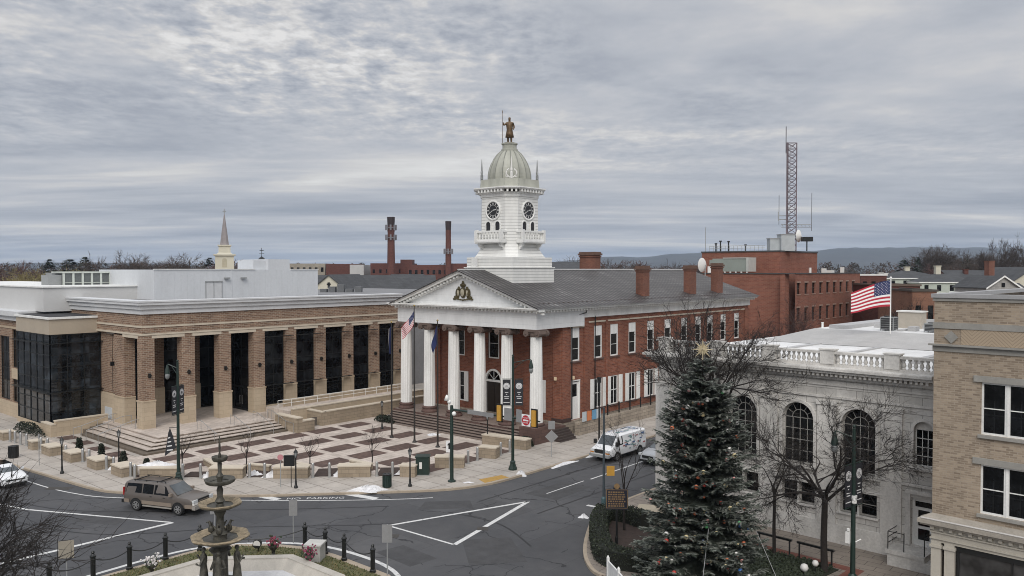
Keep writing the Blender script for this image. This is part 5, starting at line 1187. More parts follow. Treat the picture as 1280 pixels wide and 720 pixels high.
# ================================================================== FOUNTAIN ISLAND
FX, FY = -34.0, 18.9
fo = thing('fountain', 'tall dark iron tiered fountain with tan basin rims in an octagonal pool', 'fountain', (FX,FY,0))
def oct_(r, z, a0=PI/8): return [(FX+r*math.cos(a0+k*PI/4),FY+r*math.sin(a0+k*PI/4),z) for k in range(8)]
a = MB(); a.loft([oct_(5.6,0),oct_(5.6,.5),oct_(5.75,.53),oct_(5.75,.63),oct_(5.25,.63),oct_(5.25,.56),oct_(4.9,.2),oct_(4.8,.1)],cap=False); a.build('pool_wall', mat('pool_concrete',(.44,.41,.36),.8,.2,1.5,streak=True), fo)
a = MB(); a.add(oct_(4.9,.12),[tuple(range(8))]); a.build('pool_floor', mat('pool_floor_pale',(.52,.52,.52),.8,.25,.7), fo)
def basin(zr, r, zs, dp):
    a = MB(); n = 32; R = []
    for rr,z in ((.12,zs),(r*.35,zs+.05),(r*.8,zr-.18),(r*.97,zr-.1),(r*1.0,zr),(r*.92,zr+.02),(r*.7,zr-.1),(.1,zr-.16)):
        R.append([(FX+rr*(1+.035*math.cos(8*2*PI*j/n)*(rr/r)**3)*math.cos(2*PI*j/n),FY+rr*(1+.035*math.cos(8*2*PI*j/n)*(rr/r)**3)*math.sin(2*PI*j/n),z) for j in range(n)])
    a.loft(R); o = a.build('basin', IRON, fo, smooth=50)
    a = MB(); R = []
    for rr,z in ((r*.9,zr-.03),(r*.97,zr-.085),(r*1.03,zr+.0),(r*1.0,zr+.04),(r*.92,zr+.025),(r*.76,zr-.05),(r*.62,zr-.085)):
        R.append([(FX+rr*(1+.035*math.cos(16*PI*j/n))*math.cos(2*PI*j/n),FY+rr*(1+.035*math.cos(16*PI*j/n))*math.sin(2*PI*j/n),z) for j in range(n)])
    a.loft(R,cap=False); a.build('basin_rim', RIMST if zr < 5.5 else IRON, o, smooth=60)
basin(3.42,1.24,2.95,0); basin(4.92,.92,4.55,0); basin(5.98,.66,5.75,0); basin(7.0,.34,6.85,0)
a = MB(); a.lathe([(1.5,.1),(1.5,.5),(1.25,.6),(1.05,1.0),(1.1,1.2),(.6,1.3),(.35,1.5),(.32,2.6),(.5,2.8),(.3,3.0),(.3,3.5),(.42,3.55),(.2,3.75),(.16,4.3),(.26,4.5),(.14,4.9),(.22,5.0),(.12,5.2),(.15,5.5),(.09,5.7),(.12,6.0),(.17,6.15),(.08,6.3),(.1,6.7),(.06,6.9),(.08,7.05),(.04,7.2),(.05,7.5),(.02,7.95)],FX,FY,14); a.build('stem', IRON, fo, smooth=45)
for k in range(4):
    q = PI/4*1.2+k*PI/2; x, y = FX+.72*math.cos(q), FY+.72*math.sin(q)
    f = MB(); f.lathe([(.25,1.2),(.21,1.5),(.17,1.9),(.13,2.15),(.165,2.4),(.15,2.55),(.07,2.66),(.065,2.72)],x,y,10); f.ball((x,y,2.84),.11,8)
    t = Vector((-math.sin(q),math.cos(q),0)); o = Vector((math.cos(q),math.sin(q),0))
    for sgn in (-1,1): f.path([Vector((x,y,2.52))+t*sgn*.17,Vector((x,y,2.2))+t*sgn*.3+o*.12,Vector((x,y,2.25 if sgn > 0 else 2.55))+t*sgn*.18+o*.3],[.07,.06,.045],6)
    f.build('figure', IRON, fo, smooth=50)
    f = MB(); x2, y2 = FX+.38*math.cos(q), FY+.38*math.sin(q); f.ball((x2,y2,3.75),.16,6,sz=1.3); f.path([(x2,y2,3.85),(x2+.1*o.x,y2+.1*o.y,4.1),(x2+.22*o.x,y2+.22*o.y,4.05)],[.09,.06,.03],6); f.path([(x2-t.x*.1,y2-t.y*.1,3.8),(x2-t.x*.25,y2-t.y*.25,4.0)],[.07,.02],5); f.build('dolphin', IRON, fo, smooth=60)
for (x,y,lab,fl) in ((-37.55,23.9,'iron urn of pink flowers on the pool rim behind the fountain island lamp',(.24,.05,.08)),(-34.9,24.3,'iron urn of deep pink flowers on the right part of the pool rim',(.22,.04,.08)),(-39.7,18.4,'iron urn of pale flowers on the left part of the pool rim',(.6,.57,.55))):
    t = thing('flower_urn', lab, 'flower urn', (x,y,.0)); a = MB(); a.lathe([(.16,.0),(.12,.15),(.09,.45),(.1,.6),(.28,.8),(.3,.9),(.2,.88)],x,y,12); a.build('urn', IRON, t, smooth=50)
    r0 = random.Random(int(x*10)); a = MB()
    for k in range(90): p = (x+r0.gauss(0,.17),y+r0.gauss(0,.17),1.05+r0.gauss(0,.15)); a.ball(p,r0.uniform(.035,.07),5,1 if r0.random() < .3 else 0)
    a.build('flowers', [mat('petals_%d' % int(-x*10),fl,.7,.3,9), mat('dark_leaf',(.03,.05,.02),.8,.3,4)], t)
t = thing('stone_box', 'small pale square stone pedestal on the lawn behind the pink flowers', 'pedestal', (-36.1,25.5,0)); a = MB(); a.obox(-36.1,25.5,0,.85,.85,.85,.6); a.build('block', mat('pale_block',(.42,.41,.38),.7,.25,2), t); a = MB(); a.obox(-36.1,25.5,.85,.95,.95,.1,.6); a.build('cap', mat('pale_cap',(.5,.49,.46),.7,.2,2), t)
t = thing('floodlight', 'round pale floodlight on the lawn just right of the fountain', 'floodlight', (-39.5,24.2,0)); a = MB(); a.tube((-39.5,24.2,0),(-39.5,24.2,.35),.03); a.build('stake', BLACKM, t); a = MB(); a.tube((-39.5,24.2,.48),(-39.36,24.02,.5),.22,.24,14); a.build('housing', BLACKM, t); a = MB(); a.disc((-39.355,24.015,.5),.2,(.79,.61,0),(0,0,1),16); a.build('lens', OFFWHITE, t)
# chain posts
CP = [(-42.25,14.6),(-42.2,16.6),(-42.2,18.4),(-42.2,20.3),(-42.1,22.2),(-38.1,26.25),(-36.5,26.45),(-34.9,26.5),(-32.4,26.4)]
cl = ['black chain post half hidden by the bare branches at lower left','black chain post beside the lower left branches','second black chain post left of the fountain','black chain post left of the fountain, beside the pale flowers','black chain post directly left of the fountain stem','tall black chain post behind the white stone pedestal','black chain post just right of the white stone pedestal','black chain post between the lawn tip and white pedestal','black chain post at the right tip, beside the sign back']
pb = thing('chain_post', cl[0], 'post', (0,0,0), 0, 'black chain posts round the fountain')
a = MB(); a.lathe([(.16,0),(.16,.12),(.12,.16),(.12,1.12),(.15,1.14),(.15,1.2),(.1,1.24),(.06,1.3),(.09,1.36),(.05,1.44)],0,0,10); a.build('post', BLACKM, pb, smooth=40); a = MB(); a.lathe([(.17,.0),(.17,.05)],0,0,10); a.build('foot', BLACKM, pb)
PK = kids(pb)
for i,(x,y) in enumerate(CP):
    if i == 0: pb.location = (x,y,0)
    else: dup(pb,(x,y,0),0,cl[i],kidlist=PK)
for i in range(len(CP)-1):
    p, q = Vector((*CP[i],1.05)), Vector((*CP[i+1],1.05)); L = (q-p).length; a = MB(); pts = []
    for k in range(13):
        t = k/12; c = p.lerp(q,t); c.z -= min(.14*L,.5)*4*t*(1-t); pts.append(c)
    a.path(pts,.028,5); tag(a.build('chain', BLACKM), 'sagging chain running right from the '+cl[i].replace('black chain ','').replace(', ',' '), 'chain', 'black chains round the fountain')
# grass blades
a = MB(); gr = random.Random(11)
def inpoly(x,y,P):
    c = False; j = len(P)-1
    for i in range(len(P)):
        if (P[i][1] > y) != (P[j][1] > y) and x < (P[j][0]-P[i][0])*(y-P[i][1])/(P[j][1]-P[i][1])+P[i][0]: c = not c
        j = i
    return c
for k in range(26000):
    x, y = gr.uniform(-42.2,-27), gr.uniform(8,26.6)
    if math.hypot(x-FX,y-FY) < 5.6 or not inpoly(x,y,isl2): continue
    q = gr.uniform(0,6.28); h = gr.uniform(.05,.11); a.add([(x-.03*math.cos(q),y-.03*math.sin(q),.03),(x+.03*math.cos(q),y+.03*math.sin(q),.03),(x+gr.uniform(-.05,.05),y+gr.uniform(-.05,.05),.03+h)],[(0,1,2)],0 if gr.random() < .6 else 1)
struct(a.build('grass', [mat('grass_green',(.075,.095,.03),.9,.3,2), mat('grass_straw',(.20,.16,.075),.9,.3,2)]), 'stuff')
# snow heaps
SN = [('long old snow heap on the seat wall behind the brown vehicle',-59.9,28.3,1.2,.35,.3,1.0),('snow patch at the foot of the bollards right of the pennant lamp',-56.6,30.5,.5,.3,.35,0),('snow patch in the bed beside the left sapling',-54.5,33.1,.5,.35,.35,0),('snow patch at the bollards before the left sapling',-53.1,33.7,.55,.3,.4,0),('snow patch at the bollard right of the middle sapling',-49.6,37.1,.4,.25,.35,0),('snow patch behind the green trash can',-46.3,40.4,.4,.25,.3,0),('large white snow heap at the curb left of the green trash can',-44.6,36.0,1.15,.4,.35,0),('snow heap at the curb behind the brown vehicle',-55.2,24.9,.9,.35,.3,0),('rounded snow lump at the curb by the tall courthouse street lamp',-39.6,46.6,.45,.35,.35,0),('long thin line of dirty snow on the curb before the courthouse',-39.3,51.5,.3,1.6,.16,0),('thin dirty snow on the curb near the white van',-39.35,55.6,.3,.9,.14,0),('small snow patch near the courthouse steps and dark planter',-55.2,52.2,.6,.35,.15,0),('snow patch between the left stone blocks by the dark lantern',-64.3,26.9,.35,.3,.35,0),('thin snow patch on the sidewalk right of the signal post',-40.9,42.2,.35,.2,.06,0),('snow clump beside the curb of the hedge bed',-29.9,41.3,.3,.3,.2,0)]
for lab,x,y,rx,ry,h,zb in SN:
    r0 = random.Random(int(x*7+y*3)); a = MB(); nr, na = 6, 22; d = math.radians(45) if ry < rx else 0
    V = []
    for i in range(nr+1):
        for j in range(na):
            t = i/nr; q = 2*PI*j/na; e = 1+.3*math.sin(3*q+x)+.18*math.sin(7*q+y); xx, yy = rx*t*e*math.cos(q), ry*t*e*math.sin(q)
            V.append((x+xx*math.cos(d)-yy*math.sin(d), y+xx*math.sin(d)+yy*math.cos(d), zb*.8+(-.12 if x > -40 and zb == 0 else 0)+h*1.15*(1-t**1.5)*r0.uniform(.5,1.15)))
    F = [(i*na+j,i*na+(j+1)%na,(i+1)*na+(j+1)%na,(i+1)*na+j) for i in range(nr) for j in range(na)]
    a.add(V,F); tag(a.build('snow_heap', SNOW, smooth=35), lab, 'snow')
# dark shrubs in the left beds
LEAFD = mat('dark_yew_leaf',(.014,.02,.010),.8,.4,3)
def shrub(lab,x,y,rx,ry,h,n=500,m=LEAFD,grp=None):
    t = thing('shrub', lab, 'shrub', (x,y,0), 0, grp); r0 = random.Random(int(abs(x*31+y*17))); a = MB()
    for k in range(n):
        q = r0.uniform(0,6.28); e = r0.random()**.4; z = r0.uniform(.1,1); rr = e*(1-.55*z*z); c = Vector((x+rx*rr*math.cos(q),y+ry*rr*math.sin(q),h*z)); s_ = r0.uniform(.05,.12)
        u = Vector((r0.gauss(0,1),r0.gauss(0,1),r0.gauss(0,1))).normalized(); v = u.orthogonal().normalized(); a.add([c-u*s_,c+v*s_*.6,c+u*s_,c-v*s_*.6],[(0,1,2,3)])
    a.build('foliage', m, t); a = MB()
    for k in range(5): a.path([(x,y,0),(x+r0.uniform(-.3,.3)*rx,y+r0.uniform(-.3,.3)*ry,h*.7)],[.03,.01],4)
    a.build('stems', BARK, t)
for lab,x,y,rx,ry,h in (('dark clipped shrub behind the stone block left of the left lamp',-71.9,27.3,.4,.32,1.35),('dark clipped shrub behind the stone block right of the left lamp',-68.0,27.5,.38,.32,1.35),('dark clipped shrub between blocks near the dark lantern post',-64.2,27.6,.38,.32,1.3),('dark clipped shrub behind the rear of the brown vehicle',-60.9,27.9,.36,.32,1.2),('long dark hedge at the far left below the brick wing',-84.5,27.6,3.6,.8,1.0),('dark low shrub at the left end of the brownstone steps',-63.6,53.4,1.6,.5,.7),('dark low shrub behind the long seat wall by the brownstone steps',-45.6,54.4,.8,.4,.8)): shrub(lab,x,y,rx,ry,h,900 if rx > 1 else 500)
# ================================================================== VEHICLES
def carmat(n,c): 
    if n in _mc: return _mc[n]
    m = mat(n,c,.32,.05,1.5); b = m.node_tree.nodes['Principled BSDF']; b.inputs['Coat Weight'].default_value = .35; b.inputs['Coat Roughness'].default_value = .12; return m
def wheel(t,x,y,r,side,rim):
    a = MB(); a.lathe([(r*.6,-.12),(r*.93,-.12),(r,-.07),(r,.07),(r*.93,.12),(r*.6,.12)],0,0,24); a.v = [(x+p[0],y+p[2],r+p[1]) for p in a.v]; w_ = a.build('wheel', RUBBER, t, smooth=40)
    a = MB(); c = Vector((x,y+side*.123,r)); a.disc(c-Vector((0,side*.03,0)),r*.62,(1,0,0),(0,0,1),20,1); a.disc(c,r*.64,(1,0,0),(0,0,1),24,0,r*.55); a.disc(c,r*.16,(1,0,0),(0,0,1),10,0)
    for k in range(6): q = 2*PI*k/6; e = Vector((math.cos(q),0,math.sin(q))); f = Vector((-math.sin(q),0,math.cos(q))); a.quad(c+e*r*.1-f*r*.1,c+e*r*.1+f*r*.1,c+e*r*.6+f*r*.07,c+e*r*.6-f*r*.07)
    a.build('rim', [rim, BLACKM], w_)
def car(name,label,cat,secs,wheels,wr,col,loc,rz,sides,ws,rear,front,low=None,extras=None,rimm=None):
    """secs: (x, half width, z bottom, z belt, half width roof, z roof); sides: list of (x0,x1,inset); ws: (x_cowl,x_roof)"""
    t = thing(name,label,cat,(0,0,0))
    R = []
    def ring(s):
        x,hw,zb,zl_,hr,zr = s; zm = zb+(zl_-zb)*.55
        h = [(hw*.86,zb),(hw*.97,zb+.08),(hw,zm),(hw*.975,zl_-.06),(hw*.95,zl_),(hr+.03,zr-.12 if zr-zl_ > .2 else (zl_+zr)/2),(hr*.9,zr-.03),(hr*.5,zr)]
        return [(x,y,z) for y,z in h]+[(x,-y,z) for y,z in reversed(h)]
    a = MB(); a.loft([ring(s) for s in secs]); body = a.build('body', col, t, smooth=35)
    def at_(x):
        for i in range(len(secs)-1):
            if secs[i][0] <= x <= secs[i+1][0]:
                f = (x-secs[i][0])/(secs[i+1][0]-secs[i][0]); return [secs[i][k]+(secs[i+1][k]-secs[i][k])*f for k in range(6)]
    def sp(x,v,sd):   # point on the glass plane: v 0 belt..1 roof
        s = at_(x); y0,z0 = s[1]*.95,s[3]; y1,z1 = s[4]+.03,s[5]-.12; return (x, sd*(y0+(y1-y0)*v+.008), z0+(z1-z0)*v)
    for (x0,x1,s0,s1) in sides:
        for sd in (-1,1):
            a = MB(); a.quad(sp(x0,.04,sd),sp(x1,.04,sd),sp(x1-s1,.98,sd),sp(x0+s0,.98,sd)); a.build('side_window', CARGLASS, t)
    def cross(x0,x1,m,nm,o,k0=.86,k1=.9):
        a = MB(); A, B_ = at_(x0), at_(x1); d = o
        z0, z1 = A[5]+.0, B_[5]-.03
        a.quad((x0+d,-A[4]*k0,z0+.012),(x0+d,A[4]*k0,z0+.012),(x1+d,B_[4]*k1,z1+.012),(x1+d,-B_[4]*k1,z1+.012)); return a.build(nm,m,t)
    if ws: cross(ws[0],ws[1],WSCREEN,'windscreen',.02)
    for x in wheels:
        for sd in (-1,1):
            s = at_(x); wheel(t,x,sd*(s[1]-.1),wr,sd,rimm or STEEL)
            a = MB(); y = sd*(s[1]+.004); N_ = 16; P = [(x+wr*1.18*math.cos(PI*k/N_),y,wr+wr*1.18*math.sin(PI*k/N_)) for k in range(N_+1)]; Q_ = [(x+wr*.98*math.cos(PI*k/N_),y,wr+wr*.98*math.sin(PI*k/N_)) for k in range(N_+1)]
            a.add(P+[(x-wr*1.18,y,s[2]-.0),(x+wr*1.18,y,s[2]-.0)],[tuple(range(N_+3))]); a.build('wheel_arch', BLACKM, t)
    if extras: extras(t, at_)
    t.location = loc; t.rotation_euler = (0,0,rz); return t
SUVC = carmat('suv_mauve_brown',(.105,.090,.078)); SUVL = carmat('suv_pale_cladding',(.24,.195,.155)); CHROME = mat('chrome',(.6,.6,.6),.2,0,1,metal=.9); LAMP = mat('headlamp',(.6,.62,.62),.15,0); TAIL = mat('tail_lamp',(.3,.01,.01),.3,0)
def suvx(t,at_):
    for sd in (-1,1):
        a = MB()
        for x0,x1 in ((-2.72,-2.25),(-1.25,1.12),(2.12,2.7)): s0,s1 = at_(x0),at_(x1); a.add([(x0,sd*(s0[1]+.012),.5),(x1,sd*(s1[1]+.012),.5),(x1,sd*(s1[1]*1.0+.014),.74),(x0,sd*(s0[1]+.014),.74)],[(0,1,2,3)])
        a.build('cladding', SUVL, t)
        a = MB(); a.box(-1.2,sd*.93-.06,.36,1.1,sd*.93+.06,.44); a.build('running_board', mat('step_grey',(.3,.28,.25),.5), t)
        a = MB(); a.bar((-2.2,sd*.6,1.93),(.4,sd*.6,1.96),.04); 
        for x in (-2.1,-1.2,-.3,.35): a.bar((x,sd*.6,1.86),(x,sd*.6,1.95),.04)
        if sd > 0:
            for x in (-1.9,-.1): a.bar((x,-.6,1.955),(x,.6,1.955),.05)
        a.build('roof_rack', BLACKM, t)
        a = MB(); a.box(1.0,sd*1.02-.1,1.18,1.16,sd*1.02+.1,1.36); a.build('mirror', SUVL, t)
        a = MB(); a.box(2.66,sd*.72-.2,.86,2.79,sd*.72+.2,1.02); a.build('headlight', LAMP, t)
        a = MB(); a.box(2.68,sd*.72-.2,.72,2.8,sd*.72+.2,.84); a.build('indicator', OFFWHITE, t)
        a = MB(); a.box(-2.8,sd*.86-.06,.95,-2.7,sd*.86+.06,1.45); a.build('tail_light', TAIL, t)
        for x in (-.75,.3,): a = MB(); a.quad((x,sd*.945,.76),(x+.014,sd*.945,.76),(x+.014,sd*.925,1.12),(x,sd*.925,1.12)); a.build('door_seam', BLACKM, t)
        a = MB()
        for x in (-.62,.42): a.box(x,sd*.95-.02,1.0,x+.16,sd*.95+.02,1.04)
        a.build('door_handle', BLACKM, t)
        a = MB(); s = at_(-1.75); 
    a = MB(); a.box(2.72,-.52,.78,2.8,.52,1.04); a.build('grille', BLACKM, t)
    a = MB(); a.box(2.79,-.5,.9,2.81,.5,.94); a.build('grille_bar', SUVL, t)
    a = MB(); a.box(2.66,-.95,.44,2.9,.95,.68); a.build('front_bumper', mat('bumper_chrome',(.42,.39,.35),.35,.1,2,metal=.4), t)
    a = MB(); a.box(-2.92,-.93,.45,-2.68,.93,.66); a.build('rear_bumper', BLACKM, t)
    a = MB(); a.quad((-2.79,-.7,1.2),(-2.79,.7,1.2),(-2.72,.66,1.72),(-2.72,-.66,1.72)); a.build('rear_window', CARGLASS, t)
SUVS = [(-2.76,.90,.52,1.12,.76,1.70),(-2.70,.93,.50,1.14,.76,1.80),(-2.45,.96,.46,1.15,.76,1.87),(-1.0,.97,.44,1.15,.76,1.90),(.15,.97,.44,1.15,.75,1.89),(.62,.97,.44,1.15,.72,1.83),(1.36,.97,.44,1.14,.84,1.20),(1.5,.97,.44,1.12,.88,1.19),(2.4,.95,.46,1.04,.86,1.12),(2.68,.92,.5,.98,.8,1.05),(2.77,.86,.55,.9,.72,.97)]
car('parked_car','brown two-tone long sport utility vehicle with roof rack crossing the square','car',SUVS,(-1.72,1.6),.39,SUVC,(-51.42,24.95,-.13),math.atan2(1.27,3.05),[(-2.62,-1.3,.14,.02),(-1.23,-.38,.02,.02),(-.31,.95,.02,.42)],(1.36,.66),None,None,None,suvx)
WHITEC = carmat('car_white',(.74,.75,.76))
def sedx(t,at_):
    for sd in (-1,1):
        a = MB(); a.add([(2.28,sd*.5,.66),(2.2,sd*.82,.7),(1.95,sd*.90,.76),(2.25,sd*.5,.72)],[(0,1,2,3)]); a.box(2.12,sd*.66-.2,.62,2.32,sd*.66+.18,.72); a.build('headlight', LAMP, t)
        a = MB(); a.box(.72,sd*.98-.1,.98,.9,sd*.98+.1,1.12); a.build('mirror', WHITEC, t)
        for x in (-.9,.25): a = MB(); a.quad((x,sd*.945,.4),(x+.014,sd*.945,.4),(x+.014,sd*.92,.9),(x,sd*.92,.9)); a.build('door_seam', BLACKM, t)
    a = MB(); a.box(2.28,-.62,.56,2.38,.62,.64); a.build('grille', BLACKM, t); a = MB(); a.box(2.28,-.7,.24,2.4,.7,.38); a.build('lower_grille', BLACKM, t)
    a = MB(); a.box(-1.2,-.5,1.40,.2,.5,1.432); a.build('sunroof', CARGLASS, t)
SED = [(-2.35,.84,.3,.85,.6,.95),(-2.2,.88,.25,.9,.64,1.02),(-1.6,.91,.22,.92,.6,1.34),(-.9,.92,.2,.92,.6,1.43),(.1,.92,.2,.92,.58,1.42),(.45,.92,.2,.92,.56,1.36),(1.2,.92,.2,.9,.76,.99),(1.4,.92,.2,.88,.78,.96),(2.05,.88,.22,.76,.72,.84),(2.28,.82,.25,.66,.62,.72),(2.36,.7,.3,.56,.56,.6)]
car('parked_car','white low car with dark glass roof panel, cut off by the left edge','car',SED,(-1.35,1.42),.33,WHITEC,(-67.0,20.15,-.13),math.radians(2),[(-1.7,-.35,.3,.03),(-.28,.95,.03,.5)],(1.2,.48),None,None,None,sedx)
def vanx(t,at_):
    g = MB(); rg = random.Random(4)
    for sd in (-1,1):
        for k in range(34):
            x = rg.uniform(-2.6,.6); z = rg.uniform(.75,1.75); w_, h_ = rg.uniform(.1,.5), rg.uniform(.03,.16)
            s = at_(x); y = s[1]+.012 if z < s[3] else s[1]*.95+(s[4]+.03-s[1]*.95)*(z-s[3])/(s[5]-.12-s[3])+.012
            g.quad((x,sd*y,z),(x+w_,sd*y,z),(x+w_,sd*y-sd*.0,z+h_),(x,sd*y,z+h_),rg.choice((0,1,1,2,3)))
        g2 = MB(); g2.box(1.75,sd*1.08-.1,1.25,1.95,sd*1.08+.1,1.6); g2.build('mirror', BLACKM, t)
        g2 = MB(); g2.box(2.6,sd*.7-.2,.82,2.78,sd*.7+.2,1.0); g2.build('headlight', LAMP, t)
        g2 = MB(); g2.box(2.6,sd*.74-.17,.7,2.79,sd*.74+.17,.8); g2.build('indicator', mat('amber',(.5,.2,.04),.3,0), t)
    for k in range(26): x,y = rg.uniform(-2.4,.6), rg.uniform(-.6,.5); g.quad((x,y,2.105),(x+rg.uniform(.2,.6),y,2.105),(x+.5,y+.12,2.105),(x,y+.12,2.105),rg.choice((0,1,2)))
    g.build('graphics', [mat('van_blue',(.10,.17,.32),.5,0), mat('van_grey',(.33,.35,.38),.5,0), mat('van_teal',(.2,.33,.33),.5,0), mat('van_red',(.35,.1,.1),.5,0)], t)
    a = MB(); a.box(2.68,-.5,.72,2.8,.5,1.0); a.build('grille', BLACKM, t)
    a = MB(); a.box(2.62,-.95,.42,2.9,.95,.62); a.build('front_bumper', GREYM, t)
VAN = [(-2.85,.93,.45,1.2,.80,1.95),(-2.78,.98,.42,1.22,.82,2.08),(0,.99,.4,1.22,.82,2.1),(1.1,.99,.4,1.22,.80,2.08),(1.32,.99,.4,1.22,.76,2.02),(2.0,.98,.4,1.18,.84,1.28),(2.1,.98,.4,1.16,.86,1.24),(2.6,.94,.42,1.0,.82,1.08),(2.76,.88,.5,.85,.74,.92)]
car('parked_van','white cargo van with coloured lettering parked at the courthouse curb','van',VAN,(-1.75,1.65),.37,WHITEC,(-37.62,56.9,-.13),math.radians(-90),[(.72,1.62+.1,.04,.42)],(2.0,1.36),None,None,None,vanx)
SIL = carmat('car_silver_white',(.40,.42,.44))
SEDH = [(x,hw,zb+.05,zl_+.12,hr,zr+.18) for x,hw,zb,zl_,hr,zr in SED]
def hatx(t,at_):
    for sd in (-1,1):
        a = MB(); a.box(2.1,sd*.66-.22,.76,2.36,sd*.66+.2,.9); a.build('headlight', LAMP, t)
    a = MB(); a.box(2.25,-.5,.58,2.41,.5,.78); a.build('grille', BLACKM, t); a = MB(); a.box(2.25,-.75,.28,2.43,.75,.44); a.build('lower_grille', BLACKM, t)
car('parked_car','pale silver car driving behind the van, half hidden by the Christmas tree','car',SEDH,(-1.35,1.42),.34,SIL,(-33.95,58.0,-.13),math.radians(-92),[(-1.7,-.35,.3,.03),(-.28,.95,.03,.5)],(1.2,.48),None,None,None,hatx)
car('parked_car','small dark car seen in the gap between the brick building and columns','car',SED,(-1.35,1.42),.33,carmat('car_dark',(.03,.032,.04)),(-95.4,90,-.13),math.radians(10),[(-1.7,-.35,.3,.03),(-.28,.95,.03,.5)],(1.2,.48),None,None,None,None)
# ================================================================== TREES
def bare(seed, H, r0, fork, spread, levels=5, twig=.008, up=.25, nseg=4, kids_=(3,4), ratio=.68, n0=7):
    """leafless tree: trunk mesh and crown mesh, limbs kept as tapered tubes down to the twigs"""
    g = random.Random(seed); T = MB(); C = MB()
    def grow(p, d, L, r, lv):
        pts = [p]; rad = [r]; k = nseg if lv < 3 else 3
        for i in range(k):
            d = (d+Vector((g.gauss(0,.16),g.gauss(0,.16),g.gauss(0,.10)+up*.16))).normalized()
            pts.append(pts[-1]+d*(L/k)); rad.append(r*(1-.55*(i+1)/k) if lv < levels else r*(1-.8*(i+1)/k))
        C.path(pts, rad, 6 if lv < 2 else (4 if lv < 3 else 3), cap=False)
        if lv >= levels: return
        nk = g.randint(*kids_)+ (2 if lv >= 2 else 0)
        for c in range(nk):
            t = g.uniform(.3,1) if c else 1; i = min(int(t*k),k-1); f = t*k-i; b = pts[i].lerp(pts[i+1],f)
            ax = d.orthogonal().normalized(); ax.rotate(Matrix.Rotation(g.uniform(0,6.28),3,d)); nd = (d*math.cos(a_:=math.radians(g.uniform(18,52)))+ax*math.sin(a_)).normalized()
            grow(b, nd, L*ratio*g.uniform(.75,1.15), max(twig, rad[i]*g.uniform(.5,.72)), lv+1)
    T.path([(0,0,-.1),(0,0,.15),(g.uniform(-.05,.05),g.uniform(-.05,.05),fork*.5),(0,0,fork),(g.uniform(-.1,.1),g.uniform(-.1,.1),fork+.5)],[r0*1.35,r0*1.1,r0,r0*.9,r0*.8],9)
    for i in range(n0):
        q = 2*PI*i/n0+g.uniform(-.4,.4); e = spread*g.uniform(.7,1.2)
        d = Vector((math.cos(q)*e,math.sin(q)*e,1)).normalized(); grow(Vector((0,0,fork+g.uniform(-.4,.4) if i else fork)), d, (H-fork)*.5*g.uniform(.85,1.15), r0*.55, 1)
    return T, C
def plant(label, x, y, TC, sc=1, rz=0, m=TWIG, grp=None, z=0, name='bare_tree'):
    t = thing(name, label, 'tree', (0,0,0), 0, grp); T, C = TC
    T.build('trunk', BARK, t, smooth=60); C.build('crown', m, t); t.location = (x,y,z); t.scale = (sc,)*3; t.rotation_euler = (0,0,rz); return t
plant('bare spreading street tree standing in the bed before the stone building', -14.95, 41.6, bare(21,9.0,.165,3.6,1.15,5,.009,.05,4,(3,4),.67,8), rz=.6)
plant('slim bare young tree beside the left hoop rail before the stone building', -17.9, 42.3, bare(5,7.0,.09,3.2,.45,4,.008,.3,4,(2,3),.62,4), rz=2)
plant('large bare tree rising behind the Christmas tree and its star', -22.2, 43.0, bare(33,13.6,.22,6.0,.55,5,.011,.14,4,(3,4),.62,9), rz=1)
plant('thin bare tree inside the clipped hedge by the plaque', -26.3, 40.4, bare(8,6.6,.07,2.2,.4,4,.006,.4,4,(2,3),.6,4), rz=.4)
plant('bare tree whose branches fill the lower left corner', -31.2, 5.6, bare(14,9.0,.30,2.4,1.05,5,.013,.05,4,(3,4),.70,10), rz=2.2)
for s,(l,x,y,h) in enumerate((('small bare sapling behind the tall pennant lamp',-58.7,29.6,3.4),('small bare sapling at the left of the plaza edge',-55.4,33.0,3.2),('small bare sapling in the middle of the plaza edge',-51.4,35.9,3.3),('small bare sapling at the right of the plaza, near the flagpoles',-50.0,40.7,3.2))):
    plant(l,x,y,bare(50+s,h,.045,1.35,.5,4,.005,.4,3,(2,3),.6,5),grp='saplings on the plaza edge')
NEARBG = bare(70,10,.16,2.5,.6,5,.012,.3,4,(3,4),.66,7)
plant('bare reddish tree against the large red brick block, beyond the courthouse', -41.8, 104, NEARBG, 1.0, m=mat('reddish_twig',(.07,.04,.034),.9,.3,2))
plant('bare tree beside the flagpole, in front of the dark brick shop block', *far(.485,100), bare(71,11,.18,2.5,.6,5,.014,.3,4,(3,4),.66,7), 1.0)
